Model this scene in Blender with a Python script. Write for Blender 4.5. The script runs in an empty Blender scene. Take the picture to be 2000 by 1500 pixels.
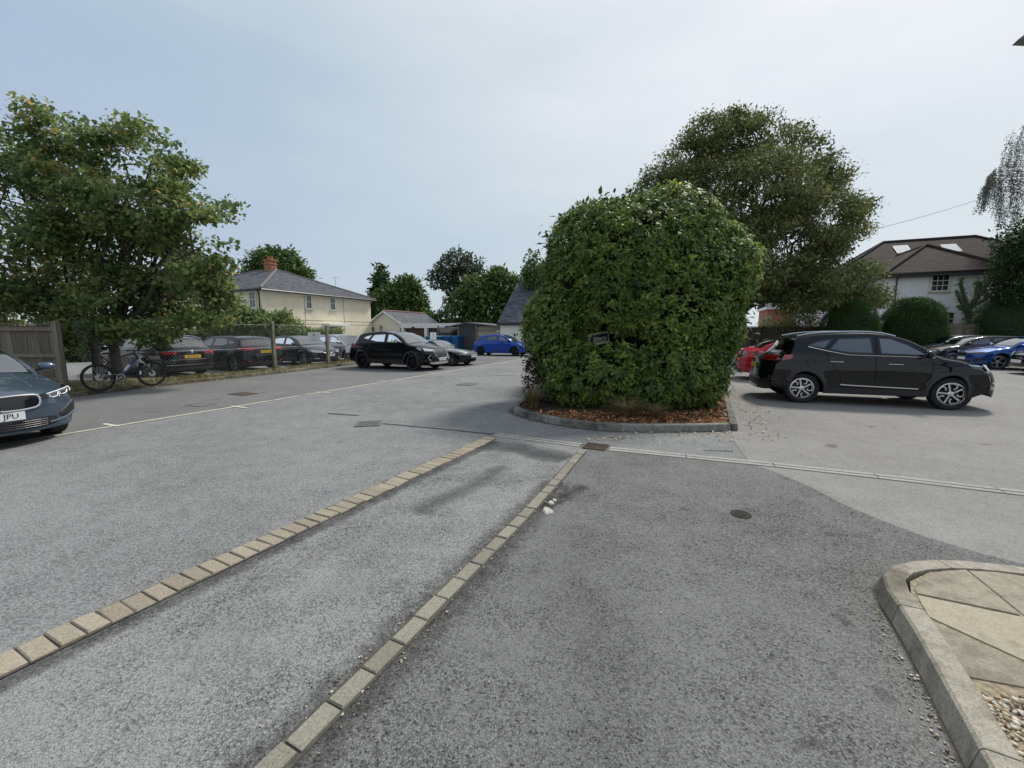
import bpy, bmesh, math, random
import numpy as np
from mathutils import Vector, Matrix
S = bpy.context.scene
COL = S.collection
R = math.radians
rng = np.random.default_rng(7)
random.seed(7)

# ---------------------------------------------------------------- camera
F, HCAM = 800.0, 1.6                       # focal length in pixels of a 2000 px wide frame, eye height
PITCH = math.atan(102 / F)
cam = bpy.data.objects.new('camera', bpy.data.cameras.new('camera'))
COL.objects.link(cam)
cam.data.sensor_width = 36.0
cam.data.lens = 36.0 * F / 2000.0
cam.data.clip_start = 0.05
cam.data.clip_end = 3000
cam.location = (0, 0, HCAM)
cam.rotation_euler = (R(90) - PITCH, 0, 0)
S.camera = cam

# ---------------------------------------------------------------- light
SUN_AZ = (0.72, 0.69)
SUN_EL = R(50)
az = math.atan2(SUN_AZ[0], SUN_AZ[1])      # clockwise from +Y
sdir = Vector((math.sin(az) * math.cos(SUN_EL), math.cos(az) * math.cos(SUN_EL), math.sin(SUN_EL)))
sun = bpy.data.objects.new('sun', bpy.data.lights.new('sun', 'SUN'))
COL.objects.link(sun)
sun.data.energy = 2.5
sun.data.angle = R(9)
sun.data.color = (1.0, 0.955, 0.88)
sun.rotation_euler = (-sdir).to_track_quat('-Z', 'Y').to_euler()
sun.location = sdir * 60

W = bpy.data.worlds.new('World')
S.world = W
W.use_nodes = True
nt = W.node_tree
nt.nodes.clear()
def wn(t, **k):
    n = nt.nodes.new(t)
    for a, b in k.items(): setattr(n, a, b)
    return n
out = wn('ShaderNodeOutputWorld')
bg = wn('ShaderNodeBackground')
sky = wn('ShaderNodeTexSky', sky_type='NISHITA', sun_disc=False, sun_elevation=SUN_EL, sun_rotation=az)
sky.dust_density = 3.0
tc = wn('ShaderNodeTexCoord')
dot = wn('ShaderNodeVectorMath', operation='DOT_PRODUCT')
dot.inputs[1].default_value = sdir
nz = wn('ShaderNodeTexNoise')
nz.inputs['Scale'].default_value = 1.6
nz.inputs['Detail'].default_value = 5
nz.inputs['Roughness'].default_value = 0.5
mp = wn('ShaderNodeMapping')
mp.inputs['Scale'].default_value = (0.9, 0.7, 3.0); mp.inputs['Rotation'].default_value = (0.25, -0.3, 0.4)
add = wn('ShaderNodeMath', operation='MULTIPLY_ADD')
add.inputs[1].default_value = 0.46
ramp = wn('ShaderNodeValToRGB')
cr = ramp.color_ramp
cr.elements[0].position = 0.0; cr.elements[0].color = (0.66, 0.70, 0.74, 1)
cr.elements[1].position = 1.0;  cr.elements[1].color = (0.86, 0.88, 0.90, 1)
for p_, c_ in ((0.16, (0.55, 0.61, 0.69)), (0.31, (0.335, 0.43, 0.605)), (0.52, (0.42, 0.525, 0.625)), (0.72, (0.565, 0.635, 0.695)), (0.86, (0.69, 0.73, 0.77))):
    e = cr.elements.new(p_); e.color = (*c_, 1)
rm = wn('ShaderNodeMath', operation='MULTIPLY_ADD')
rm.inputs[1].default_value = 0.72; rm.inputs[2].default_value = -0.005
hz = wn('ShaderNodeSeparateXYZ')
hr = wn('ShaderNodeMapRange')
hr.inputs['From Min'].default_value = 0.02
hr.inputs['From Max'].default_value = 0.42
hr.inputs['To Min'].default_value = 0.55
hr.inputs['To Max'].default_value = 0.0
mixh = wn('ShaderNodeMix', data_type='RGBA')
mixh.inputs['B'].default_value = (0.60, 0.665, 0.70, 1)
sc_ = wn('ShaderNodeMix', data_type='RGBA', blend_type='MULTIPLY')
sc_.inputs['Factor'].default_value = 1.0
sc_.inputs['B'].default_value = (0.1, 0.1, 0.1, 1)
mixs = wn('ShaderNodeMix', data_type='RGBA')
mixs.inputs['Factor'].default_value = 0.9
L = nt.links.new
L(tc.outputs['Generated'], dot.inputs[0])
L(tc.outputs['Generated'], mp.inputs['Vector']); L(mp.outputs[0], nz.inputs['Vector'])
L(dot.outputs['Value'], rm.inputs[0]); L(nz.outputs['Fac'], add.inputs[0]); L(rm.outputs[0], add.inputs[2])
L(add.outputs[0], ramp.inputs['Fac'])
L(tc.outputs['Generated'], hz.inputs[0]); L(hz.outputs['Z'], hr.inputs['Value'])
L(hr.outputs[0], mixh.inputs['Factor']); L(ramp.outputs['Color'], mixh.inputs['A'])
L(sky.outputs['Color'], sc_.inputs['A'])
L(sc_.outputs['Result'], mixs.inputs['A']); L(mixh.outputs['Result'], mixs.inputs['B'])
L(mixs.outputs['Result'], bg.inputs['Color'])
bg.inputs['Strength'].default_value = 0.86
L(bg.outputs[0], out.inputs['Surface'])

S.view_settings.view_transform = 'Standard'
S.view_settings.look = 'None'
S.view_settings.exposure = 0.42
S.view_settings.gamma = 1.0
S.cycles.max_bounces = 6
S.cycles.transparent_max_bounces = 12

# ---------------------------------------------------------------- measuring helpers
def ray(px, py):
    x = (px - 1000) / F; u = (750 - py) / F
    c, s = math.cos(PITCH), math.sin(PITCH)
    return Vector((x, c + u * s, -s + u * c))
def G(px, py, z=0.0):
    d = ray(px, py); t = (z - HCAM) / d.z
    return Vector((d.x * t, d.y * t, z))
def at(px, py, Y):
    d = ray(px, py); t = Y / d.y
    return Vector((d.x * t, Y, HCAM + d.z * t))
def onplane(px, py, p, n):
    d = ray(px, py); o = Vector((0, 0, HCAM)); p = Vector(p); n = Vector(n)
    return o + d * ((p - o).dot(n) / d.dot(n))
AX_B = Vector((0.92, -0.392, 0)).normalized()       # the two directions the car park is laid out in
AX_A = Vector((0.392, 0.92, 0)).normalized()
ANG_B = math.atan2(AX_B.y, AX_B.x)

# ---------------------------------------------------------------- object helpers
def tag(o, label=None, cat=None, group=None, kind=None):
    if label: o['label'] = label
    if cat: o['category'] = cat
    if group: o['group'] = group
    if kind: o['kind'] = kind
    return o
def empty(name, loc, rz=0.0, label=None, cat=None, group=None, parent=None):
    o = bpy.data.objects.new(name, None)
    COL.objects.link(o)
    o.location = loc; o.rotation_euler = (0, 0, rz)
    o.empty_display_size = 0.2
    if parent: o.parent = parent
    return tag(o, label, cat, group)
class MB:
    def __init__(s): s.v = []; s.f = []; s.m = []
    def add(s, vs, fs, mi=0):
        b = len(s.v); s.v += [tuple(q) for q in vs]
        for f in fs: s.f.append(tuple(b + i for i in f)); s.m.append(mi)
        return s
    def box(s, x0, x1, y0, y1, z0, z1, mi=0, M=None):
        vs = [Vector(p) for p in ((x0,y0,z0),(x1,y0,z0),(x1,y1,z0),(x0,y1,z0),(x0,y0,z1),(x1,y0,z1),(x1,y1,z1),(x0,y1,z1))]
        if M: vs = [M @ q for q in vs]
        return s.add(vs, ((0,3,2,1),(4,5,6,7),(0,1,5,4),(1,2,6,5),(2,3,7,6),(3,0,4,7)), mi)
    def tube(s, pts, r, n=8, mi=0, cap=True):
        pts = [Vector(p) for p in pts]
        rs = r if isinstance(r, (list, tuple)) else [r] * len(pts)
        rings = []; up = Vector((0, 0, 1)); prev = None
        for i, p in enumerate(pts):
            t = (pts[min(i+1, len(pts)-1)] - pts[max(i-1, 0)]).normalized()
            if prev is None:
                a = t.cross(up if abs(t.z) < 0.95 else Vector((1, 0, 0))).normalized()
            else:
                a = (prev - t * prev.dot(t)).normalized()
            prev = a; b = t.cross(a)
            rings.append([p + (a * math.cos(2*math.pi*k/n) + b * math.sin(2*math.pi*k/n)) * rs[i] for k in range(n)])
        vs = [q for rg in rings for q in rg]; fs = []
        for i in range(len(pts) - 1):
            for k in range(n):
                fs.append((i*n+k, i*n+(k+1)%n, (i+1)*n+(k+1)%n, (i+1)*n+k))
        if cap:
            fs.append(tuple(reversed(range(n)))); fs.append(tuple((len(pts)-1)*n + k for k in range(n)))
        return s.add(vs, fs, mi)
    def lathe(s, prof, n=24, mi=0, M=None, close=False):
        """profile (radius, height) turned about local z"""
        vs = []
        for k in range(n):
            a = 2 * math.pi * k / n
            for r, h in prof: vs.append(Vector((r*math.cos(a), r*math.sin(a), h)))
        if M: vs = [M @ q for q in vs]
        m = len(prof); fs = []
        for k in range(n):
            k2 = (k+1) % n
            for j in range(m - 1 + (1 if close else 0)):
                j2 = (j+1) % m
                fs.append((k*m+j, k2*m+j, k2*m+j2, k*m+j2))
        return s.add(vs, fs, mi)
    def prism(s, poly, z0, z1, mi=0, top_mi=None, bottom=False):
        n = len(poly)
        vs = [(p[0], p[1], z0) for p in poly] + [(p[0], p[1], z1) for p in poly]
        s.add(vs, [(i, (i+1) % n, n + (i+1) % n, n + i) for i in range(n)], mi)
        s.add([(p[0], p[1], z1) for p in poly], [tuple(range(n))], mi if top_mi is None else top_mi)
        if bottom: s.add([(p[0], p[1], z0) for p in poly], [tuple(reversed(range(n)))], mi)
        return s
    def build(s, name, mats, parent=None, smooth=False, bevel=0, loc=None, fixn=False, angle=None):
        me = bpy.data.meshes.new(name)
        me.from_pydata(s.v, [], s.f)
        if not isinstance(mats, (list, tuple)): mats = [mats]
        for m in mats: me.materials.append(m)
        if len(mats) > 1: me.polygons.foreach_set('material_index', s.m)
        if fixn:
            bm = bmesh.new(); bm.from_mesh(me)
            bmesh.ops.remove_doubles(bm, verts=bm.verts, dist=1e-5)
            bmesh.ops.recalc_face_normals(bm, faces=bm.faces); bm.to_mesh(me); bm.free()
        if smooth: me.polygons.foreach_set('use_smooth', [True] * len(me.polygons))
        if angle: me.set_sharp_from_angle(angle=R(angle))
        me.update()
        o = bpy.data.objects.new(name, me)
        COL.objects.link(o)
        if parent: o.parent = parent
        if loc is not None: o.location = loc
        if bevel:
            b = o.modifiers.new('bevel', 'BEVEL'); b.width = bevel; b.segments = 2; b.limit_method = 'ANGLE'
        return o
def text_mesh(body, size, parent, mat, M, name='lettering', align='CENTER', extrude=0.001):
    cu = bpy.data.curves.new('lettering', 'FONT')
    cu.body = body; cu.size = size; cu.align_x = align; cu.align_y = 'CENTER'; cu.extrude = extrude; cu.resolution_u = 2
    tmp = bpy.data.objects.new('lettering', cu)
    me = bpy.data.meshes.new_from_object(tmp)
    me.name = name
    me.transform(M)
    me.materials.clear(); me.materials.append(mat)
    o = bpy.data.objects.new(name, me)
    COL.objects.link(o)
    if parent: o.parent = parent
    bpy.data.objects.remove(tmp); bpy.data.curves.remove(cu)
    return o

# ---------------------------------------------------------------- materials
def newmat(name):
    m = bpy.data.materials.new(name); m.use_nodes = True
    t = m.node_tree
    return m, t, t.nodes['Principled BSDF'], t.links.new
def plain(name, col, rough=0.6, metal=0.0, coat=0.0, spec=0.5, var=0.0, vscale=8.0, bump=0.0):
    m, t, p, l = newmat(name)
    p.inputs['Base Color'].default_value = (*col, 1)
    p.inputs['Roughness'].default_value = rough
    p.inputs['Metallic'].default_value = metal
    p.inputs['Coat Weight'].default_value = coat
    p.inputs['Coat Roughness'].default_value = 0.04
    p.inputs['Specular IOR Level'].default_value = spec
    if var or bump:
        c = t.nodes.new('ShaderNodeTexCoord'); n = t.nodes.new('ShaderNodeTexNoise')
        n.inputs['Scale'].default_value = vscale; n.inputs['Detail'].default_value = 6
        l(c.outputs['Object'], n.inputs['Vector'])
        if var:
            mr = t.nodes.new('ShaderNodeMapRange')
            mr.inputs['From Min'].default_value = 0.3; mr.inputs['From Max'].default_value = 0.7
            mr.inputs['To Min'].default_value = 1 - var; mr.inputs['To Max'].default_value = 1 + var
            mx = t.nodes.new('ShaderNodeMix'); mx.data_type = 'RGBA'; mx.blend_type = 'MULTIPLY'
            mx.inputs['Factor'].default_value = 1; mx.inputs['A'].default_value = (*col, 1)
            l(n.outputs['Fac'], mr.inputs['Value']); l(mr.outputs[0], mx.inputs['B']); l(mx.outputs['Result'], p.inputs['Base Color'])
        if bump:
            b = t.nodes.new('ShaderNodeBump'); b.inputs['Strength'].default_value = bump; b.inputs['Distance'].default_value = 0.02
            l(n.outputs['Fac'], b.inputs['Height']); l(b.outputs[0], p.inputs['Normal'])
    return m
def asphalt(name, dark, light, scale=70.0, patch=0.25, stain=0.5, bump=0.6, tint=(1, 1, 1), grit=0.6):
    """worn bitumen macadam: a pale skin broken by dark pits, with fine chippings and uneven patches"""
    m, t, p, l = newmat(name)
    N = t.nodes.new
    g = N('ShaderNodeNewGeometry')
    def noise(sc, det, ro):
        q = N('ShaderNodeTexNoise'); q.inputs['Scale'].default_value = sc; q.inputs['Detail'].default_value = det; q.inputs['Roughness'].default_value = ro
        l(g.outputs['Position'], q.inputs['Vector']); return q.outputs['Fac']
    v = N('ShaderNodeTexVoronoi'); v.inputs['Scale'].default_value = scale * 2.1; l(g.outputs['Position'], v.inputs['Vector'])
    n1, n2, n3, n4 = noise(0.5, 7, .62), noise(3.4, 8, .68), noise(scale, 5, .72), noise(scale * 2.6, 3, .7)
    ve = N('ShaderNodeTexVoronoi'); ve.feature = 'DISTANCE_TO_EDGE'; ve.inputs['Scale'].default_value = scale * 1.0
    dn = N('ShaderNodeTexNoise'); dn.inputs['Scale'].default_value = scale * 1.6; dn.inputs['Detail'].default_value = 2; l(g.outputs['Position'], dn.inputs['Vector'])
    dv = N('ShaderNodeVectorMath'); dv.operation = 'MULTIPLY_ADD'; dv.inputs[1].default_value = (0.9 / scale,) * 3; l(dn.outputs['Color'], dv.inputs[0]); l(g.outputs['Position'], dv.inputs[2])
    l(dv.outputs[0], ve.inputs['Vector'])
    vc = N('ShaderNodeTexVoronoi'); vc.inputs['Scale'].default_value = scale * 1.0; l(dv.outputs[0], vc.inputs['Vector'])
    sv = N('ShaderNodeSeparateColor'); l(vc.outputs['Color'], sv.inputs[0])
    sx = N('ShaderNodeSeparateColor'); l(v.outputs['Color'], sx.inputs[0])
    def mth(op, a, b, c=None):
        q = N('ShaderNodeMath'); q.operation = op
        for i, x in enumerate((a, b, c)):
            if x is None: continue
            if isinstance(x, (int, float)): q.inputs[i].default_value = x
            else: l(x, q.inputs[i])
        return q.outputs[0]
    wear = mth('ADD', mth('MULTIPLY_ADD', n1, patch * 2.0, -patch), mth('MULTIPLY_ADD', n2, stain * 0.9, -stain * 0.45))
    pit = N('ShaderNodeMapRange'); pit.interpolation_type = 'SMOOTHSTEP'
    pit.inputs['From Min'].default_value = 0.34; pit.inputs['From Max'].default_value = 0.55
    l(mth('ADD', mth('ADD', n3, mth('MULTIPLY', wear, 0.22)), mth('MULTIPLY_ADD', n4, 0.34, -0.17)), pit.inputs['Value'])
    gap = N('ShaderNodeMapRange'); gap.inputs['From Min'].default_value = 0.02; gap.inputs['From Max'].default_value = 0.16; gap.inputs['To Min'].default_value = 0.5
    l(ve.outputs['Distance'], gap.inputs['Value'])
    sunk = N('ShaderNodeMapRange'); sunk.inputs['From Min'].default_value = 0.22; sunk.inputs['From Max'].default_value = 0.62      # some stones have come out
    l(mth('ADD', sv.outputs[0], mth('MULTIPLY', wear, 0.25)), sunk.inputs['Value'])
    stones = mth('MULTIPLY', gap.outputs[0], mth('MULTIPLY_ADD', sunk.outputs[0], 0.94, 0.06))
    fac = mth('MULTIPLY', mth('MULTIPLY_ADD', stones, 0.58, mth('MULTIPLY', pit.outputs[0], 0.46)), grit)
    fac = mth('ADD', fac, mth('MULTIPLY_ADD', sx.outputs[0], 0.30, 0.42 * (1 - grit)))
    fac = mth('ADD', fac, mth('MULTIPLY', wear, 1.15))
    fac = mth('ADD', fac, mth('MULTIPLY', mth('GREATER_THAN', sx.outputs[1], 0.965), 0.28))
    r = N('ShaderNodeValToRGB')
    r.color_ramp.elements[0].position = 0.14; r.color_ramp.elements[1].position = 0.98
    r.color_ramp.elements[0].color = (dark * tint[0], dark * tint[1], dark * tint[2], 1)
    r.color_ramp.elements[1].color = (light * tint[0], light * tint[1], light * tint[2], 1)
    l(fac, r.inputs['Fac']); l(r.outputs['Color'], p.inputs['Base Color'])
    p.inputs['Roughness'].default_value = 0.92
    p.inputs['Specular IOR Level'].default_value = 0.2
    b = N('ShaderNodeBump'); b.inputs['Strength'].default_value = bump; b.inputs['Distance'].default_value = 0.006
    l(mth('ADD', stones, mth('MULTIPLY', n4, 0.6)), b.inputs['Height']); l(b.outputs[0], p.inputs['Normal'])
    return m
def stone(name, a, b_, scale=30.0, fine=220.0, bump=0.4, rough=0.9, moss=None, mossamt=0.5, attr=False):
    m, t, p, l = newmat(name)
    N = t.nodes.new
    g = N('ShaderNodeNewGeometry')
    n1 = N('ShaderNodeTexNoise'); n1.inputs['Scale'].default_value = scale; n1.inputs['Detail'].default_value = 9; n1.inputs['Roughness'].default_value = 0.72
    v = N('ShaderNodeTexVoronoi'); v.inputs['Scale'].default_value = fine
    n2 = N('ShaderNodeTexNoise'); n2.inputs['Scale'].default_value = scale * 0.13; n2.inputs['Detail'].default_value = 8; n2.inputs['Roughness'].default_value = 0.7
    for q in (n1, v, n2): l(g.outputs['Position'], q.inputs['Vector'])
    s = N('ShaderNodeSeparateColor'); l(v.outputs['Color'], s.inputs[0])
    mt = N('ShaderNodeMath'); mt.operation = 'MULTIPLY_ADD'; mt.inputs[1].default_value = 0.5
    l(s.outputs[0], mt.inputs[0]); 
    m2 = N('ShaderNodeMath'); m2.operation = 'MULTIPLY_ADD'; m2.inputs[1].default_value = 1.5; m2.inputs[2].default_value = -0.5
    l(n1.outputs['Fac'], m2.inputs[0]); l(m2.outputs[0], mt.inputs[2])
    r = N('ShaderNodeValToRGB'); r.color_ramp.elements[0].color = (*a, 1); r.color_ramp.elements[1].color = (*b_, 1)
    l(mt.outputs[0], r.inputs['Fac'])
    col = r.outputs['Color']
    if attr:
        at_ = N('ShaderNodeAttribute'); at_.attribute_name = 'tint'
        mr = N('ShaderNodeMapRange'); mr.inputs['To Min'].default_value = 0.84; mr.inputs['To Max'].default_value = 1.12
        mx = N('ShaderNodeMix'); mx.data_type = 'RGBA'; mx.blend_type = 'MULTIPLY'; mx.inputs['Factor'].default_value = 1
        l(at_.outputs['Fac'], mr.inputs['Value']); l(col, mx.inputs['A']); l(mr.outputs[0], mx.inputs['B']); col = mx.outputs['Result']
    if moss:
        mr = N('ShaderNodeMapRange'); mr.inputs['From Min'].default_value = 0.62 - 0.3 * mossamt; mr.inputs['From Max'].default_value = 0.8 - 0.25 * mossamt
        mx = N('ShaderNodeMix'); mx.data_type = 'RGBA'; mx.inputs['B'].default_value = (*moss, 1)
        l(n2.outputs['Fac'], mr.inputs['Value']); l(mr.outputs[0], mx.inputs['Factor']); l(col, mx.inputs['A']); col = mx.outputs['Result']
    l(col, p.inputs['Base Color'])
    p.inputs['Roughness'].default_value = rough
    p.inputs['Specular IOR Level'].default_value = 0.25
    b = N('ShaderNodeBump'); b.inputs['Strength'].default_value = bump; b.inputs['Distance'].default_value = 0.01
    l(mt.outputs[0], b.inputs['Height']); l(b.outputs[0], p.inputs['Normal'])
    return m
def courses(name, a, b_, rise, cell=0.25, gap=0.10, shadow_joint_col=0.5, rough=0.75, bump=0.5, patch=0.3):
    """tile or slate courses: rows by height, each tile its own shade"""
    m, t, p, l = newmat(name)
    N = t.nodes.new
    c = N('ShaderNodeTexCoord'); sp = N('ShaderNodeSeparateXYZ'); l(c.outputs['Object'], sp.inputs[0])
    def mth(op, a_, b2=None, c2=None):
        q = N('ShaderNodeMath'); q.operation = op
        for i, x in enumerate((a_, b2, c2)):
            if x is None: continue
            if isinstance(x, (int, float)): q.inputs[i].default_value = x
            else: l(x, q.inputs[i])
        return q.outputs[0]
    row = mth('DIVIDE', sp.outputs['Z'], rise)
    fl = mth('FLOOR', row); fr = mth('FRACT', row)
    xy = mth('ADD', sp.outputs['X'], mth('MULTIPLY', sp.outputs['Y'], 0.97))
    cx = mth('ADD', mth('DIVIDE', xy, cell), mth('MULTIPLY', fl, 0.5))
    cf = mth('FLOOR', cx)
    wn_ = N('ShaderNodeTexWhiteNoise'); wn_.noise_dimensions = '2D'
    cb = N('ShaderNodeCombineXYZ'); l(cf, cb.inputs[0]); l(fl, cb.inputs[1]); l(cb.outputs[0], wn_.inputs['Vector'])
    n = N('ShaderNodeTexNoise'); n.inputs['Scale'].default_value = 1.4; n.inputs['Detail'].default_value = 8; l(c.outputs['Object'], n.inputs['Vector'])
    fac = mth('ADD', mth('MULTIPLY', wn_.outputs['Value'], 0.6), mth('MULTIPLY_ADD', n.outputs['Fac'], patch * 2, 0.2 - patch))
    r = N('ShaderNodeValToRGB'); r.color_ramp.elements[0].color = (*a, 1); r.color_ramp.elements[1].color = (*b_, 1)
    l(fac, r.inputs['Fac'])
    shadow_joint = mth('LESS_THAN', fr, gap)  # shadow under each roof course painted in as a band; mortar joint on brick
    mx = N('ShaderNodeMix'); mx.data_type = 'RGBA'; mx.blend_type = 'MULTIPLY'; mx.inputs['B'].default_value = (shadow_joint_col, shadow_joint_col, shadow_joint_col, 1)
    p.inputs['Specular IOR Level'].default_value = 0.06
    l(shadow_joint, mx.inputs['Factor']); l(r.outputs['Color'], mx.inputs['A']); l(mx.outputs['Result'], p.inputs['Base Color'])
    p.inputs['Roughness'].default_value = max(rough, .75)
    b = N('ShaderNodeBump'); b.inputs['Strength'].default_value = bump; b.inputs['Distance'].default_value = 0.03
    l(mth('SUBTRACT', 1.0, fr), b.inputs['Height']); l(b.outputs[0], p.inputs['Normal'])
    return m
def foliage(name, cols, trans=0.3, rough=0.45, spec=0.4):
    """leaf colours spread over a per-leaf random number"""
    m, t, p, l = newmat(name)
    N = t.nodes.new
    a = N('ShaderNodeAttribute'); a.attribute_name = 'tint'
    r = N('ShaderNodeValToRGB'); cr_ = r.color_ramp
    while len(cr_.elements) < len(cols): cr_.elements.new(0.5)
    for i, (pos, c) in enumerate(cols):
        cr_.elements[i].position = pos; cr_.elements[i].color = (*c, 1)
    l(a.outputs['Fac'], r.inputs['Fac']); l(r.outputs['Color'], p.inputs['Base Color'])
    p.inputs['Roughness'].default_value = rough; p.inputs['Specular IOR Level'].default_value = spec
    tr = N('ShaderNodeBsdfTranslucent'); l(r.outputs['Color'], tr.inputs['Color'])
    mx = N('ShaderNodeMixShader'); mx.inputs[0].default_value = trans
    l(p.outputs[0], mx.inputs[1]); l(tr.outputs[0], mx.inputs[2])
    l(mx.outputs[0], t.nodes['Material Output'].inputs['Surface'])
    return m
def glassmat(name, tint, base=0.10):
    m, t, p, l = newmat(name)
    N = t.nodes.new
    t.nodes.remove(p)
    tr = N('ShaderNodeBsdfTransparent'); tr.inputs['Color'].default_value = (*tint, 1)
    gl = N('ShaderNodeBsdfGlossy'); gl.inputs['Roughness'].default_value = 0.02; gl.inputs['Color'].default_value = (0.95, 0.97, 0.97, 1)
    fr = N('ShaderNodeFresnel'); fr.inputs['IOR'].default_value = 1.52
    ad = N('ShaderNodeMath'); ad.operation = 'ADD'; ad.inputs[1].default_value = base; ad.use_clamp = True
    mx = N('ShaderNodeMixShader')
    l(fr.outputs[0], ad.inputs[0]); l(ad.outputs[0], mx.inputs[0]); l(tr.outputs[0], mx.inputs[1]); l(gl.outputs[0], mx.inputs[2])
    l(mx.outputs[0], t.nodes['Material Output'].inputs['Surface'])
    return m
def grime(name, col, density=0.75, scale=7.0):
    m, t, p, l = newmat(name)
    N = t.nodes.new
    p.inputs['Base Color'].default_value = (*col, 1); p.inputs['Roughness'].default_value = 0.95; p.inputs['Specular IOR Level'].default_value = 0.1
    g = N('ShaderNodeNewGeometry'); n = N('ShaderNodeTexNoise'); n.inputs['Scale'].default_value = scale; n.inputs['Detail'].default_value = 9; n.inputs['Roughness'].default_value = 0.75
    l(g.outputs['Position'], n.inputs['Vector'])
    a = N('ShaderNodeAttribute'); a.attribute_name = 'cover'
    q = N('ShaderNodeMath'); q.operation = 'MULTIPLY_ADD'; q.inputs[1].default_value = 0.95; l(a.outputs['Fac'], q.inputs[0])
    q2 = N('ShaderNodeMath'); q2.operation = 'MULTIPLY_ADD'; q2.inputs[1].default_value = 1.5; q2.inputs[2].default_value = -1.05; l(n.outputs['Fac'], q2.inputs[0]); l(q2.outputs[0], q.inputs[2])
    r = N('ShaderNodeMapRange'); r.inputs['From Min'].default_value = 0.05; r.inputs['From Max'].default_value = 0.75; r.inputs['To Max'].default_value = density; l(q.outputs[0], r.inputs['Value'])
    tr = N('ShaderNodeBsdfTransparent'); mx = N('ShaderNodeMixShader'); l(r.outputs[0], mx.inputs[0]); l(tr.outputs[0], mx.inputs[1]); l(p.outputs[0], mx.inputs[2])
    l(mx.outputs[0], t.nodes['Material Output'].inputs['Surface'])
    return m
def wood(name, a, b_, scale=(30, 30, 1.5)):
    m, t, p, l = newmat(name)
    N = t.nodes.new
    c = N('ShaderNodeTexCoord'); mp_ = N('ShaderNodeMapping'); mp_.inputs['Scale'].default_value = scale
    n = N('ShaderNodeTexNoise'); n.inputs['Scale'].default_value = 1; n.inputs['Detail'].default_value = 8; n.inputs['Roughness'].default_value = 0.65
    at_ = N('ShaderNodeAttribute'); at_.attribute_name = 'tint'
    l(c.outputs['Object'], mp_.inputs[0]); l(mp_.outputs[0], n.inputs['Vector'])
    md = N('ShaderNodeMath'); md.operation = 'MULTIPLY_ADD'; md.inputs[1].default_value = 0.5
    l(at_.outputs['Fac'], md.inputs[0])
    m2 = N('ShaderNodeMath'); m2.operation = 'MULTIPLY_ADD'; m2.inputs[1].default_value = 1.6; m2.inputs[2].default_value = -0.55
    l(n.outputs['Fac'], m2.inputs[0]); l(m2.outputs[0], md.inputs[2])
    r = N('ShaderNodeValToRGB'); r.color_ramp.elements[0].color = (*a, 1); r.color_ramp.elements[1].color = (*b_, 1)
    l(md.outputs[0], r.inputs['Fac']); l(r.outputs['Color'], p.inputs['Base Color'])
    p.inputs['Roughness'].default_value = 0.9; p.inputs['Specular IOR Level'].default_value = 0.15
    b = N('ShaderNodeBump'); b.inputs['Strength'].default_value = 0.5; b.inputs['Distance'].default_value = 0.01
    l(n.outputs['Fac'], b.inputs['Height']); l(b.outputs[0], p.inputs['Normal'])
    return m
def set_tint(o, per_face=None, n_per=None):
    """random number per face (or per run of n_per faces) as a face attribute"""
    me = o.data; nf = len(me.polygons)
    if n_per: vals = np.repeat(rng.random(nf // n_per + 1), n_per)[:nf]
    else: vals = rng.random(nf)
    a = me.attributes.new('tint', 'FLOAT', 'FACE'); a.data.foreach_set('value', vals.astype(np.float32))

M_ = {}
M_['black_plastic'] = plain('black_plastic', (0.018, 0.018, 0.02), 0.55)
M_['cladding'] = plain('dark_cladding', (0.022, 0.023, 0.025), 0.5)
M_['underbody'] = plain('underbody_black', (0.008, 0.008, 0.008), 0.9, spec=0.1)
M_['rubber'] = plain('tyre_rubber', (0.02, 0.02, 0.021), 0.8, spec=0.3)
M_['chrome'] = plain('chrome', (0.75, 0.75, 0.76), 0.14, 1.0)
M_['satin'] = plain('satin_silver', (0.62, 0.63, 0.64), 0.3, 1.0)
M_['alloy'] = plain('alloy', (0.55, 0.56, 0.57), 0.3, 0.9)
M_['dark_alloy'] = plain('dark_alloy', (0.03, 0.03, 0.034), 0.35, 0.6)
M_['gloss_black'] = plain('gloss_black', (0.008, 0.008, 0.009), 0.12, coat=0.5)
M_['glass'] = glassmat('car_glass', (0.50, 0.55, 0.55), 0.15)
M_['privacy'] = glassmat('privacy_glass', (0.10, 0.11, 0.115), 0.11)
M_['screen'] = glassmat('windscreen_glass', (0.55, 0.62, 0.6), 0.22)
M_['interior'] = plain('interior_charcoal', (0.05, 0.05, 0.053), 0.8)
M_['seat'] = plain('seat_fabric', (0.11, 0.11, 0.115), 0.8)
M_['lamp'] = plain('lamp_lens', (0.55, 0.58, 0.60), 0.08, 0.3, coat=1.0)
M_['lamp_dark'] = plain('lamp_housing', (0.05, 0.055, 0.06), 0.1, 0.3, coat=1.0)
M_['drl'] = plain('daytime_strip', (0.85, 0.87, 0.9), 0.2, coat=0.5)
M_['red_lens'] = plain('red_lens', (0.42, 0.012, 0.02), 0.12, coat=1.0)
M_['dark_red_lens'] = plain('dark_red_lens', (0.16, 0.008, 0.014), 0.12, coat=1.0)
M_['white_plate'] = plain('white_plate', (0.78, 0.79, 0.79), 0.4)
M_['yellow_plate'] = plain('yellow_plate', (0.72, 0.46, 0.04), 0.4)
M_['plate_text'] = plain('plate_text', (0.012, 0.012, 0.014), 0.5)
M_['wire'] = plain('galvanised_wire', (0.34, 0.35, 0.35), 0.5, 0.6)
M_['white_paint'] = plain('white_paint', (0.72, 0.72, 0.70), 0.55, var=0.06, vscale=3)
M_['black_gutter'] = plain('black_gutter', (0.015, 0.015, 0.017), 0.4)
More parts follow.
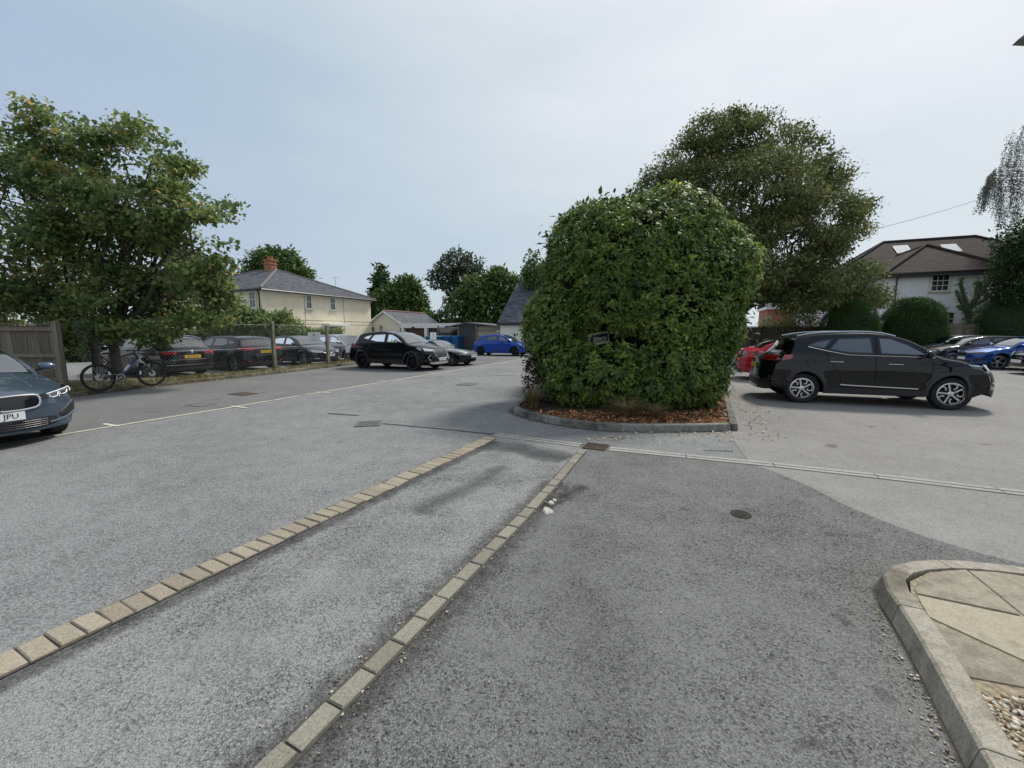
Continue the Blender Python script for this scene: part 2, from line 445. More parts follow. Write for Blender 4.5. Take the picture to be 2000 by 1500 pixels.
M_['bark'] = stone('bark', (0.035, 0.03, 0.024), (0.15, 0.13, 0.105), scale=14, fine=60, bump=1.0)
M_['pane'] = plain('window_pane', (0.035, 0.045, 0.05), 0.05, coat=0.6)
# ================================================================ SETTING: ground, roads, kerbs
def sheet(name, poly, z, mat, kind='structure'):
    m = MB(); m.add([(p[0], p[1], z) for p in poly], [tuple(range(len(poly)))])
    o = m.build(name, mat); 
    if o.data.polygons[0].normal.z < 0: o.data.flip_normals()
    return tag(o, kind=kind)
mat_ground = plain('far_ground', (0.09, 0.10, 0.05), 0.95, var=0.4, vscale=0.3)
sheet('ground', [(-900, -900), (900, -900), (900, 900), (-900, 900)], -0.03, mat_ground)
mat_road = asphalt('road_asphalt', 0.030, 0.310, 84, 0.20, 0.40, 0.7, (0.995, 1.0, 0.99), 0.76)
mat_near = asphalt('coarse_asphalt', 0.014, 0.245, 86, 0.26, 0.50, 0.9, (1.0, 1.0, 0.965), 0.86)
mat_strip = asphalt('pale_asphalt', 0.022, 0.345, 86, 0.38, 0.55, 0.9, (1.0, 1.0, 0.98), 0.84)
mat_right = asphalt('worn_pale_asphalt', 0.10, 0.325, 80, 0.18, 0.35, 0.45, (1.03, 1.0, 0.95), 0.42)
mat_bay = asphalt('old_bay_asphalt', 0.05, 0.235, 80, 0.20, 0.40, 0.45, (1.01, 1.0, 0.985), 0.45)
sheet('car_park', [(-60, -10), (70, -10), (70, 75), (-60, 75)], 0.0, mat_road)
sheet('road_patch', [(-1.5, -0.6), (-0.79, 1.47), (0.12, 3.36), (0.55, 4.3), (0.99, 5.4), (1.28, 5.5), (2.06, 5.12), (2.93, 4.83), (3.05, 4.4), (3.1, 4.0), (3.09, 3.66),
      (3.16, 3.3), (3.24, 3.05), (3.4, 2.8), (3.7, 2.5), (6.5, 0.5), (7, -4), (-1.5, -4)], 0.004, mat_near)
sheet('strip_road', [(-3.2, 0.12), (-2.3, 1.81), (-0.26, 5.98), (-0.2, 6.14), (0.99, 5.52), (0.9, 5.3), (0.45, 4.3), (0.05, 3.36), (-0.86, 1.5), (-1.6, -0.1)], 0.004, mat_strip)
sheet('right_road', [(3.45, 6.35), (3.2, 5.7), (2.95, 4.95), (2.93, 4.83), (3.05, 4.4), (3.1, 4.0), (3.09, 3.66), (3.16, 3.3), (3.24, 3.05), (3.4, 2.8), (3.7, 2.5), (6.5, 0.5), (40, 0), (60, 20),
      (34, 42), (15, 30), (7.4, 15.2), (4.6, 8.6), (3.62, 6.5)], 0.004, mat_right)
sheet('parking_bays', [(-8.2, 3.4), (-7.03, 6.3), (0.28, 23.45), (1.2, 25.6), (-6, 28), (-7.0, 22.6), (-7.8, 20.15), (-9.0, 15.7), (-10.4, 12.3), (-10.95, 10.0), (-11.7, 7), (-13, 3)], 0.004, mat_bay)

# painted line with short stubs at each bay
mat_line = stone('worn_line_paint', (0.45, 0.42, 0.32), (0.72, 0.69, 0.57), scale=9, fine=160, bump=0.1, moss=(0.15, 0.15, 0.145), mossamt=0.25)
ml = MB()
def ribbon(m, p, q, w, z, z2=None):
    p = Vector((p[0], p[1], 0)); q = Vector((q[0], q[1], 0)); d = (q - p).normalized(); n = Vector((-d.y, d.x, 0)) * w / 2
    m.add([(p - n).to_tuple()[:2] + (z,), (q - n).to_tuple()[:2] + (z,), (q + n).to_tuple()[:2] + (z,), (p + n).to_tuple()[:2] + (z,)], [(0, 1, 2, 3)])
lp = [(-7.6, 4.9), (-7.02, 6.3), (-6.05, 8.42), (-3.2, 15.2), (0.29, 23.45), (1.2, 25.6)]
for a_, b_ in zip(lp, lp[1:]): ribbon(ml, a_, b_, 0.075, 0.009)
for px, py in ((228, 833), (478, 797), (643, 768), (757, 745), (845, 729), (905, 718)):
    g = G(px, py); t_ = Vector((-AX_B.x, -AX_B.y, 0))
    ribbon(ml, g + AX_B * 0.05, g + t_ * 0.42, 0.07, 0.0125)
tag(ml.build('bay_line', mat_line), 'faded cream painted line with short stubs along the front of the left hand parking bays', 'road marking')

def joined_path(pts, step):
    """resample a polyline at equal steps"""
    P = [Vector((p[0], p[1], 0)) for p in pts]; outp = []; acc = 0.0; cum = [0]
    for a_, b_ in zip(P, P[1:]): cum.append(cum[-1] + (b_ - a_).length)
    n = max(1, round(cum[-1] / step))
    for i in range(n + 1):
        s_ = cum[-1] * i / n
        for j in range(len(P) - 1):
            if s_ <= cum[j+1] + 1e-9:
                outp.append(P[j].lerp(P[j+1], (s_ - cum[j]) / (cum[j+1] - cum[j]))); break
    return outp
def chaikin(pts, n=2):
    for _ in range(n):
        q = [pts[0]]
        for a_, b_ in zip(pts, pts[1:]):
            q.append((a_[0]*.75 + b_[0]*.25, a_[1]*.75 + b_[1]*.25)); q.append((a_[0]*.25 + b_[0]*.75, a_[1]*.25 + b_[1]*.75))
        q.append(pts[-1]); pts = q
    return pts
def setts(name, path, step, w, h, gap, mat, label, wob=0.006):
    P = joined_path(path, step); m = MB(); 
    for i in range(len(P) - 1):
        a_, b_ = P[i], P[i+1]; d = (b_ - a_).normalized(); n = Vector((-d.y, d.x, 0))
        g = gap / 2 * random.uniform(0.6, 1.5); ho = h + random.uniform(-0.005, 0.004); off = n * random.gauss(0, wob)
        c0 = a_ + d * g + off; c1 = b_ - d * g + off; hw = w / 2; tl = random.uniform(-0.0035, 0.0035); sk = random.gauss(0, .02); n = (n + d * sk).normalized()
        cs = [c0 - n*hw, c1 - n*hw, c1 + n*hw, c0 + n*hw]; e = 0.006
        ct = [c0 - n*(hw-e) + d*e, c1 - n*(hw-e) - d*e, c1 + n*(hw-e) - d*e, c0 + n*(hw-e) + d*e]
        vs = [(q.x, q.y, 0.0) for q in cs] + [(q.x, q.y, ho - 0.005) for q in cs] + [(q.x, q.y, ho + (tl if k in (1, 2) else -tl)) for k, q in enumerate(ct)]
        m.add(vs, [(0,1,5,4),(1,2,6,5),(2,3,7,6),(3,0,4,7),(4,5,9,8),(5,6,10,9),(6,7,11,10),(7,4,8,11),(8,9,10,11)])
    o = m.build(name, mat); set_tint(o, n_per=9)
    tag(o, label, 'paving'); return o
mat_sett = stone('tan_block_paver', (0.195, 0.168, 0.125), (0.45, 0.395, 0.305), 60, 240, 0.5, attr=True)
mat_sett2 = stone('grey_block_paver', (0.155, 0.145, 0.115), (0.36, 0.34, 0.275), 60, 240, 0.5, attr=True)
mat_joint = plain('sandy_joint', (0.075, 0.068, 0.056), 0.95, var=0.4, vscale=40)
r1 = [(-3.15, 0.27), (-2.43, 1.84), (-1.39, 3.92), (-0.33, 6.03)]
o = setts('paver_row', r1, 0.1025, 0.20, 0.018, 0.009, mat_sett, 'wide row of tan block pavers laid side by side along the left road')
jm = MB(); 
for a_, b_ in zip(r1, r1[1:]): ribbon(jm, a_, b_, 0.225, 0.0085)
j = jm.build('sand_joint', mat_joint, o)
r2 = [(-1.52, -0.05), (-0.80, 1.49), (-0.46, 2.20), (0.10, 3.38), (0.50, 4.30), (0.95, 5.36)]
o = setts('paver_row', r2, 0.197, 0.092, 0.022, 0.010, mat_sett2, 'thin row of grey block pavers laid end to end up to the rusty grate', 0.004)
jm = MB()
for a_, b_ in zip(r2, r2[1:]): ribbon(jm, a_, b_, 0.125, 0.0085)
jm.build('sand_joint', mat_joint, o)

# slotted concrete drain channel in two runs either side of the gully
mat_chan = stone('channel_concrete', (0.22, 0.205, 0.185), (0.46, 0.44, 0.41), 26, 200, 0.3)
mat_slot = plain('drain_slot', (0.012, 0.012, 0.012), 0.95)
def channel(name, pts, label, seg=1.0, cat='drain channel'):
    m = MB(); P = joined_path(pts, seg); s = MB()
    for a_, b_ in zip(P, P[1:]):
        d = (b_ - a_).normalized(); n = Vector((-d.y, d.x, 0))
        for o0, o1, hh in ((-0.092, -0.018, 0.014), (0.018, 0.092, 0.011)):
            c = [a_ + d*0.006 + n*o0, b_ - d*0.006 + n*o0, b_ - d*0.006 + n*o1, a_ + d*0.006 + n*o1]
            vs = [(q.x, q.y, 0) for q in c] + [(q.x, q.y, hh) for q in c]
            m.add(vs, [(0,1,5,4),(1,2,6,5),(2,3,7,6),(3,0,4,7),(4,5,6,7)])
        ribbon(s, a_, b_, 0.15, 0.0065)
    o = m.build(name, mat_chan); s.build('slot', mat_slot, o)
    tag(o, label, cat); return o
channel('drain_channel', [(-0.27, 6.25), (0.98, 5.64)], 'short concrete slot drain between the tan pavers and the rusty grate', 0.46)
channel('drain_channel', [(1.33, 5.47), (2.06, 5.19), (2.96, 4.87), (3.75, 4.53), (4.6, 4.16), (5.08, 3.9), (7.6, 2.75)], 'long concrete slot drain running right from the rusty grate across the pale tarmac', 0.92)
# rusty gully grate
mat_rust = stone('rusty_iron', (0.04, 0.03, 0.025), (0.13, 0.09, 0.068), 50, 200, 0.5, rough=0.8)
gd = Vector((0.26, -0.13, 0)).normalized(); ga = math.atan2(gd.y, gd.x)
g = empty('drain_grate', (1.17, 5.565, 0), ga, 'rusty iron gully grate with slanting bars at the end of the grey paver row', 'drain grate')
m = MB(); m.box(-0.16, 0.16, -0.15, -0.13, 0, 0.017).box(-0.16, 0.16, 0.13, 0.15, 0, 0.017).box(-0.16, -0.14, -0.13, 0.13, 0, 0.017).box(0.14, 0.16, -0.13, 0.13, 0, 0.017)
m.build('frame', mat_rust, g)
m = MB()
for i in range(7):
    x = -0.115 + i * 0.038
    m.box(x - 0.008, x + 0.008, -0.13, 0.13, 0.008, 0.015)
m.build('bars', mat_rust, g)
m = MB(); m.add([(-0.14, -0.13, 0.0065), (0.14, -0.13, 0.0065), (0.14, 0.13, 0.0065), (-0.14, 0.13, 0.0065)], [(0, 1, 2, 3)]); m.build('drain_opening', mat_slot, g)
# distant square gully and inspection covers
mat_iron = stone('grey_iron', (0.09, 0.09, 0.088), (0.22, 0.22, 0.215), 40, 200, 0.5)
def cover(name, px, py, w, d, label, mat, bars=0, cat='cover', rz=ANG_B, z=0.006):
    q = G(px, py); e = empty(name, (q.x, q.y, z), rz, label, cat)
    m = MB(); f = 0.035
    m.box(-w/2, w/2, -d/2, -d/2+f, 0, 0.009).box(-w/2, w/2, d/2-f, d/2, 0, 0.009).box(-w/2, -w/2+f, -d/2+f, d/2-f, 0, 0.009).box(w/2-f, w/2, -d/2+f, d/2-f, 0, 0.009)
    m.build('frame', mat, e)
    m = MB()
    if bars:
        for i in range(bars):
            x = -w/2 + f + (w - 2*f) * (i + 0.5) / bars; m.box(x - 0.014, x + 0.014, -d/2+f, d/2-f, 0, 0.008)
        m.build('bars', mat, e)
        m = MB(); m.add([(-w/2+f, -d/2+f, 0.002), (w/2-f, -d/2+f, 0.002), (w/2-f, d/2-f, 0.002), (-w/2+f, d/2-f, 0.002)], [(0,1,2,3)]); m.build('drain_opening', mat_slot, e)
    else:
        m.box(-w/2+f+0.008, w/2-f-0.008, -d/2+f+0.008, d/2-f-0.008, 0, 0.007); m.build('lid', mat, e)
cover('drain_grate', 720, 828, 0.42, 0.42, 'flat grey bar grate set in the left road near the seam in the asphalt', mat_iron, 8, 'drain grate', ANG_B + R(35))
cover('manhole_cover', 475, 770, 0.62, 0.42, 'rust brown rectangular manhole cover in the bays in front of the chain link fence', mat_rust, 0, 'manhole cover')
cover('manhole_cover', 393, 791, 0.5, 0.36, 'dull grey manhole cover in the bays in front of the bicycle', mat_iron, 0, 'manhole cover')
cover('manhole_cover', 912, 751, 0.5, 0.5, 'small pale edged manhole cover in the road beyond the drain, near the hedge', mat_iron, 0, 'manhole cover')
q = G(1447, 1006)
m = MB(); m.lathe([(0.0, 0.006), (0.05, 0.006), (0.055, 0.003), (0.075, 0.003), (0.08, 0.007), (0.085, 0.0)], 24)
tag(m.build('stopcock_cover', stone('dark_rust', (0.012, 0.011, 0.010), (0.07, 0.058, 0.05), 60, 220, 1.0), loc=(q.x, q.y, 0.006)), 'little round iron stopcock cover sunk in the near dark asphalt', 'cover')

# island kerb, soil
mat_kerb = stone('weathered_kerb', (0.13, 0.125, 0.11), (0.34, 0.33, 0.30), 14, 150, 0.5, moss=(0.045, 0.047, 0.035), mossamt=0.55)
def kerb_run(parent, path, width, h, stone_len, mat, batter=0.012, z0=0.0, name='kerb_stone'):
    """separate stones with open joints along a path; the kerb lies to the left of the walking direction"""
    P = joined_path(path, stone_len / 5); n = len(P)
    def nrm(i):
        d = (P[min(i+1, n-1)] - P[max(i-1, 0)]).normalized(); return Vector((-d.y, d.x, 0)), d
    i = 0
    while i < n - 1:
        j = min(i + 5, n - 1); m = MB(); vs = []
        for k in range(i, j + 1):
            nn, d = nrm(k); p = P[k] + (d * 0.004 if k == i else (-d * 0.004 if k == j else Vector((0, 0, 0))))
            a_, b_, c_, d_ = p, p + nn * batter, p + nn * (batter + 0.012), p + nn * width
            vs += [(a_.x, a_.y, z0), (b_.x, b_.y, h - 0.012), (c_.x, c_.y, h), (d_.x, d_.y, h), (d_.x, d_.y, z0)]
        c = j - i + 1; fs = []
        for k in range(c - 1):
            for q in range(4): fs.append((k*5+q, k*5+q+1, (k+1)*5+q+1, (k+1)*5+q)[::-1])
        fs.append((0, 1, 2, 3, 4)); fs.append(tuple((c-1)*5 + q for q in (4, 3, 2, 1, 0)))
        cx = Vector(vs[len(vs)//2]); m.add(vs, fs)
        m.build(name, mat, parent, fixn=True)
        i = j
    return P
isl = empty('island_kerb', (0, 0, 0), 0, 'mossy concrete kerb of long stones curving round the planted hedge island', 'kerb')
front = chaikin([(2.6, 14.6), (1.55, 12.0), (0.6, 9.9), (0.12, 8.75), (-0.02, 8.1), (0.22, 7.5), (0.95, 6.78), (1.6, 6.46), (2.6, 6.42), (3.55, 6.5)], 2)
kerb_run(isl, front, 0.12, 0.115, 0.92, mat_kerb)
kerb_run(isl, [(3.67, 6.5), (4.85, 8.95), (7.35, 14.35)], 0.125, 0.118, 0.92, mat_kerb)
mat_soil = stone('bark_mulch_soil', (0.03, 0.02, 0.014), (0.13, 0.085, 0.055), 40, 90, 1.0)
tag(sheet('planting_bed', [(p[0] * 1.0 + 0.03, p[1] + 0.03) for p in front] + [(3.7, 6.7), (4.8, 9.0), (7.2, 14.3)], 0.085, mat_soil), kind='structure')

# pavement corner at lower right
mat_pkerb = stone('pale_kerb_concrete', (0.20, 0.18, 0.145), (0.47, 0.435, 0.36), 18, 180, 0.45, moss=(0.12, 0.105, 0.08), mossamt=0.55)
pv = empty('pavement_corner', (2.9, 1.6, 0), 0, 'raised footway corner with rounded concrete kerb and tan slabs at the lower right', 'pavement')
def lp_(pts): return [(p[0] - 2.9, p[1] - 1.6) for p in pts]
outer = chaikin([(6.2, 1.55), (4.4, 2.1), (3.24, 2.47), (2.92, 2.55), (2.60, 2.54), (2.36, 2.46), (2.20, 2.31), (2.11, 2.10), (1.98, 1.85), (1.70, 1.37), (1.15, 0.42), (0.6, -0.55)], 2)
kerb_run(pv, lp_(outer), 0.125, 0.12, 0.9, mat_pkerb, batter=0.022)
mat_slab = stone('tan_paving_slab', (0.27, 0.235, 0.17), (0.46, 0.415, 0.32), 22, 180, 0.3, moss=(0.16, 0.135, 0.095), mossamt=0.45)
mat_slab2 = stone('dull_paving_slab', (0.22, 0.195, 0.15), (0.40, 0.36, 0.285), 22, 180, 0.3, moss=(0.12, 0.105, 0.08), mossamt=0.6)
def SE(x, y, z=0.112): return G(1650 + x * 0.3, 1050 + y * 0.3, z)
def slab(poly, mat, h=0.112):
    pts = [SE(*p) for p in poly]; c = sum(pts, Vector()) / len(pts); m = MB()
    pts = [p + (c - p).normalized() * 0.0035 for p in pts]
    m.prism(lp_(pts), 0.03, h); o = m.build('slab', mat, pv, fixn=True, bevel=0.003); return o
slab([(465, 362), (450, 330), (470, 285), (530, 240), (640, 215), (790, 208), (1150, 505)], mat_slab2, 0.114)
slab([(800, 210), (1000, 222), (1240, 260), (1600, 330), (1600, 700), (1160, 500)], mat_slab2)
slab([(465, 372), (1150, 515), (1600, 650), (1600, 1020), (1167, 800), (545, 515), (500, 440)], mat_slab, 0.113)
slab([(540, 530), (1160, 815), (1600, 1040), (1600, 1090), (1167, 975), (800, 905), (660, 700)], mat_slab2)
mat_bed = plain('gravel_bed_sand', (0.26, 0.215, 0.145), 0.95, var=0.5, vscale=40)
m = MB(); m.prism(lp_([(1.30, 0.42), (1.85, 1.37), (2.10, 1.80), (2.22, 2.1), (2.4, 2.3), (2.62, 2.4), (2.92, 2.41), (3.22, 2.33), (4.3, 1.98), (6.1, 1.4), (6.1, -0.6), (0.8, -0.6)]), 0.0, 0.1055)
m.build('gravel_base', mat_bed, pv, fixn=True)
# kerb of the left verge
lk = empty('verge_kerb', (0, 0, 0), 0, 'low mossy kerb stones along the verge below the chain link fence', 'kerb')
mat_lkerb = stone('mossy_kerb', (0.12, 0.11, 0.085), (0.30, 0.275, 0.215), 12, 120, 0.5, moss=(0.075, 0.066, 0.04), mossamt=0.8)
LK = chaikin([(-13.2, 3.0), (-11.75, 7.0), (-10.95, 10.0), (-10.35, 12.3), (-9.05, 15.66), (-7.82, 20.1), (-6.9, 23.3)], 2)
kerb_run(lk, LK, 0.13, 0.095, 0.92, mat_lkerb)
mat_verge = stone('dry_verge_earth', (0.10, 0.08, 0.05), (0.26, 0.22, 0.13), 5, 60, 0.8, moss=(0.06, 0.055, 0.03), mossamt=0.6)
sheet('verge', [(p[0] - 0.05, p[1]) for p in LK] + [(-8.3, 23.6), (-8.9, 20.3), (-9.9, 16.4), (-11.2, 13.6), (-13.6, 13.4), (-16, 11.4), (-26, 11.4), (-26, 3)], 0.085, mat_verge)

# ---------------------------------------------------------------- grime gathered along edges
def grime_band(name, path, w0, w1, z, mat):
    P = joined_path(path, 0.12); vs = []; cov = []; n = len(P)
    for i in range(n):
        d = (P[min(i+1, n-1)] - P[max(i-1, 0)]).normalized(); nn = Vector((-d.y, d.x, 0)); e = 0.0 if i in (0, n-1) else 1.0
        for o_, c_ in ((w0, 0), (w0 * .45, .7), (0, 1), (w1 * .45, .7), (w1, 0)):
            q = P[i] + nn * o_; vs.append((q.x, q.y, z)); cov.append(c_ * e)
    m = MB(); m.add(vs, [(i*5+j, i*5+j+1, (i+1)*5+j+1, (i+1)*5+j) for i in range(n-1) for j in range(4)])
    o = m.build(name, mat); a_ = o.data.attributes.new('cover', 'FLOAT', 'POINT'); a_.data.foreach_set('value', np.array(cov, np.float32)); return tag(o, kind='stuff')
mat_grime = grime('black_grime', (0.032, 0.03, 0.027), .50, 12.0)
mat_grime2 = grime('brown_silt', (0.08, 0.066, 0.048), .65, 11.0)
grime_band('grime', r2[:5], -.30, .26, .0062, mat_grime)
grime_band('grime', [(p[0] + .13, p[1] - .07) for p in r1], -.15, .10, .0064, mat_grime)
grime_band('grime', [(p[0], p[1]) for p in outer[6:]], -.03, .24, .0066, mat_grime2)
grime_band('grime', [(p[0], p[1]) for p in front[12:]], -.16, .04, .0068, mat_grime2)
grime_band('grime', LK[3:], -.36, .05, .007, mat_grime2)
grime_band('grime', [(.1, 3.5), (.45, 3.75), (.62, 3.95), (.8, 4.2)], -.16, .14, .0072, mat_grime)
grime_band('grime', [(0.25, 1.05), (.5, 1.9), (.35, 2.6), (.75, 3.2)], -.55, .55, .0074, grime('oily_stain', (.03, .03, .029), .12, 6.0))
grime_band('grime', [(-.5, 5.55), (.1, 5.45), (.55, 5.1), (.75, 4.95)], -.35, .45, .0076, grime('smooth_patch', (.085, .085, .088), .8, 1.6))
grime_band('grime', [(-.9, 3.4), (-.35, 4.2), (-.05, 4.8)], -.22, .22, .0078, grime('damp_stain', (.06, .06, .06), .4, 4.0))
# old seams and drips in the tarmac
ms = MB()
for a_, b_, w_ in ((G(748, 828), G(860, 838), .035), (G(860, 838), G(966, 849), .03), (G(1375, 880), G(1432, 882), .02), (G(930, 735), G(1010, 733), .05), (G(640, 808), G(700, 812), .04)): ribbon(ms, a_, b_, w_, 0.0088)
tag(ms.build('tarmac_seam', plain('bitumen_seam', (.022, .022, .023), .7)), kind='structure')
def spots(name, pts, mat):
    vs = []; cov = []; fs = []
    for x, y, r_, z in pts:
        b_ = len(vs); k = 14; vs.append((x, y, z)); cov.append(1.0); ph = random.random() * 6; el = random.uniform(.6, 1)
        for rr, cc in ((.5, .75), (1.0, 0.0)):
            for i in range(k):
                t_ = 6.283 * i / k; q = r_ * rr * (1 + .25 * math.sin(2*t_ + ph) + .12 * math.sin(5*t_ + ph)); vs.append((x + q * math.cos(t_), y + q * el * math.sin(t_), z)); cov.append(cc)
        for i in range(k):
            j = (i + 1) % k; fs.append((b_, b_+1+i, b_+1+j)); fs.append((b_+1+i, b_+1+k+i, b_+1+k+j, b_+1+j))
    m = MB(); m.add(vs, fs); o = m.build(name, mat); a_ = o.data.attributes.new('cover', 'FLOAT', 'POINT'); a_.data.foreach_set('value', np.array(cov, np.float32)); return tag(o, kind='stuff')
sp_ = []
for i in range(9): sp_.append((random.uniform(-.2, 2.6), random.uniform(1.4, 4.8), random.uniform(.02, .09), .0086 + i*.00002))
for i in range(24):
    q = Vector((-6.05, 8.4, 0)).lerp(Vector((-.5, 21.5, 0)), random.random()); o_ = random.uniform(-2.6, 2.4); sp_.append((q.x + o_, q.y - o_*.3, random.uniform(.04, .22), .0105 + i*.00002))
for i in range(9): sp_.append((random.uniform(-5, -1.6), random.uniform(3.2, 9), random.uniform(.02, .10), .0095 + i*.00002))
for i in range(12): sp_.append((random.uniform(4, 12), random.uniform(4.5, 8.5), random.uniform(.03, .16), .0095 + i*.00002))
spots('oil_drips', sp_, grime('oil_drip', (.035, .034, .033), .32, 18.0))
lt_ = [(random.uniform(-1.6, .3), random.uniform(1.8, 5.0), random.uniform(.12, .4), .0089 + i*.00002) for i in range(14)] + [(random.uniform(.2, 2.4), random.uniform(1.5, 4.2), random.uniform(.1, .35), .0092 + i*.00002) for i in range(14)]
spots('pale_scuffs', lt_, grime('pale_scuff', (.30, .30, .29), .13, 12.0))
# ---------------------------------------------------------------- loose ground cover (uncountable)
def scatter_leaves(name, pts, size, mat, z=0.0, curl=0.35):
    """small curled leaf faces lying on the ground"""
    P = np.array(pts, float); n = len(P)
    a_ = rng.random(n) * 6.283; s = size * (0.5 + rng.random(n)); w = s * (0.3 + 0.3 * rng.random(n))
    tip = np.stack([np.cos(a_), np.sin(a_), rng.normal(0, curl, n)], 1) * s[:, None] / 2
    sd = np.stack([-np.sin(a_), np.cos(a_), rng.normal(0, curl, n)], 1) * w[:, None] / 2
    up = np.stack([np.zeros(n), np.zeros(n), np.abs(tip[:, 2]) + np.abs(sd[:, 2]) + 0.003], 1)
    V = np.stack([P - tip, P + sd, P + tip, P - sd], 1) + up[:, None, :]
    return quick_mesh(name, V.reshape(-1, 3), 4, mat)
def quick_mesh(name, V, k, mat, parent=None, tint=None, smooth=False):
    n = len(V) // k; me = bpy.data.meshes.new(name)
    me.vertices.add(len(V)); me.vertices.foreach_set('co', np.asarray(V, np.float32).ravel())
    me.loops.add(n * k); me.loops.foreach_set('vertex_index', np.arange(n * k, dtype=np.int32))
    me.polygons.add(n); me.polygons.foreach_set('loop_start', np.arange(0, n * k, k, dtype=np.int32)); me.polygons.foreach_set('loop_total', np.full(n, k, np.int32))
    me.update(calc_edges=True)
    me.materials.append(mat)
    a_ = me.attributes.new('tint', 'FLOAT', 'FACE'); a_.data.foreach_set('value', (rng.random(n) if tint is None else tint).astype(np.float32))
    o = bpy.data.objects.new(name, me); COL.objects.link(o)
    if parent: o.parent = parent
    return o
def in_poly(p, poly):
    c = False; j = len(poly) - 1
    for i in range(len(poly)):
        xi, yi = poly[i]; xj, yj = poly[j]
        if (yi > p[1]) != (yj > p[1]) and p[0] < (xj - xi) * (p[1] - yi) / (yj - yi) + xi: c = not c
        j = i
    return c
def poly_pts(poly, n, z):
    xs = [p[0] for p in poly]; ys = [p[1] for p in poly]; outp = []
    while len(outp) < n:
        p = (random.uniform(min(xs), max(xs)), random.uniform(min(ys), max(ys)))
        if in_poly(p, poly): outp.append((p[0], p[1], z))
    return outp
mat_litter = foliage('leaf_litter', [(0.0, (0.10, 0.045, 0.02)), (0.35, (0.33, 0.12, 0.035)), (0.7, (0.45, 0.20, 0.07)), (1.0, (0.50, 0.36, 0.19))], 0.15, 0.7)
bed = [(0.35, 7.5), (1.0, 6.9), (1.65, 6.6), (3.6, 6.65), (4.75, 9.0), (5.2, 10.0), (3.5, 9.0), (0.4, 8.6)]
pts = poly_pts([(0.35, 7.5), (1.0, 6.9), (1.65, 6.6), (3.6, 6.65), (4.75, 9.0), (5.2, 10.0), (4.0, 8.0), (3.0, 7.5), (1.0, 7.7)], 2600, 0.088)
tag(scatter_leaves('leaf_litter', pts, 0.055, mat_litter), kind='stuff')
mat_fallen = foliage('fallen_leaf', [(0.0, (0.22, 0.13, 0.05)), (0.5, (0.45, 0.33, 0.12)), (1.0, (0.55, 0.50, 0.30))], 0.15, 0.7)
pts = []
for i in range(150):
    x = random.uniform(1.0, 4.2); pts.append((x, 6.4 - abs(random.gauss(0, 0.25)) - (0.25 if x < 1.7 else 0), 0.01))
for i in range(200): 
    t_ = random.random(); pts.append((3.75 + 1.9*t_ + abs(random.gauss(0, 0.35)), 6.5 + 3.9*t_ + random.gauss(0, .2), 0.01))
for i in range(420):
    q = random.choice(LK[3:]); pts.append((q[0] + abs(random.gauss(0, 0.16)) + 0.02, q[1] + random.uniform(-1, 1), 0.01))
for i in range(500):
    q = random.choice(LK[4:]); pts.append((q[0] - random.uniform(0.1, 0.9), q[1] + random.uniform(-1, 1), 0.09))
tag(scatter_leaves('fallen_leaves', pts, 0.05, mat_fallen), kind='stuff')
# pebbles
def pebbles(name, pts, smin, smax, mat):
    ico = [(0,0,1),(0.894,0,0.447),(0.276,0.851,0.447),(-0.724,0.526,0.447),(-0.724,-0.526,0.447),(0.276,-0.851,0.447),(0.724,0.526,-0.447),(-0.276,0.851,-0.447),(-0.894,0,-0.447),(-0.276,-0.851,-0.447),(0.724,-0.526,-0.447),(0,0,-1)]
    fc = [(0,1,2),(0,2,3),(0,3,4),(0,4,5),(0,5,1),(1,6,2),(2,7,3),(3,8,4),(4,9,5),(5,10,1),(2,6,7),(3,7,8),(4,8,9),(5,9,10),(1,10,6),(6,11,7),(7,11,8),(8,11,9),(9,11,10),(10,11,6)]
    I = np.array(ico); T = np.array(fc); P = np.array(pts, float); n = len(P); V = []
    for p in P:
        s = random.uniform(smin, smax); a_ = random.random() * 6.28; c, s_ = math.cos(a_), math.sin(a_)
        q = I * np.array([s, s * random.uniform(0.55, 0.9), s * random.uniform(0.35, 0.6)]) * (1 + rng.normal(0, 0.08, I.shape))
        q = np.stack([q[:,0]*c - q[:,1]*s_, q[:,0]*s_ + q[:,1]*c, q[:,2]], 1) + p + np.array([0, 0, s * 0.3])
        V.append(q[T].reshape(-1, 3))
    o = quick_mesh(name, np.concatenate(V), 3, mat, tint=np.repeat(rng.random(n), 20)); o.data.polygons.foreach_set('use_smooth', [True] * len(o.data.polygons))
    bm = bmesh.new(); bm.from_mesh(o.data); bmesh.ops.remove_doubles(bm, verts=bm.verts, dist=1e-5); bm.to_mesh(o.data); bm.free()
    return tag(o, kind='stuff')
mat_peb = foliage('flint_pebble', [(0.0, (0.12, 0.085, 0.05)), (0.3, (0.34, 0.24, 0.13)), (0.6, (0.42, 0.36, 0.26)), (1.0, (0.62, 0.59, 0.52))], 0.0, 0.6)
gp = [(1.50, 0.80), (1.78, 1.28), (1.93, 1.53), (2.35, 1.47), (2.9, 1.25), (2.7, 0.6), (1.5, 0.5)]
pebbles('gravel', poly_pts(gp, 4200, 0.1055), 0.007, 0.017, mat_peb)
pts = []
for i in range(120):
    t_ = random.random() ** 0.8; q = Vector((2.18, 2.25, 0)).lerp(Vector((1.6, 1.15, 0)), t_); pts.append((q.x - abs(random.gauss(0, 0.045)) - 0.02, q.y + random.gauss(0, .02), 0.006))
for i in range(190):
    k = random.randint(0, 3); t_ = random.random(); q = Vector((*r2[k], 0)).lerp(Vector((*r2[k+1], 0)), t_); pts.append((q.x + random.choice((-1, 1)) * random.uniform(0.06, 0.12), q.y, 0.006))
for i in range(60): pts.append((random.uniform(-1.5, 2.0), random.uniform(0.9, 4.0), 0.006))
pebbles('loose_stones', pts, 0.003, 0.010, mat_peb)
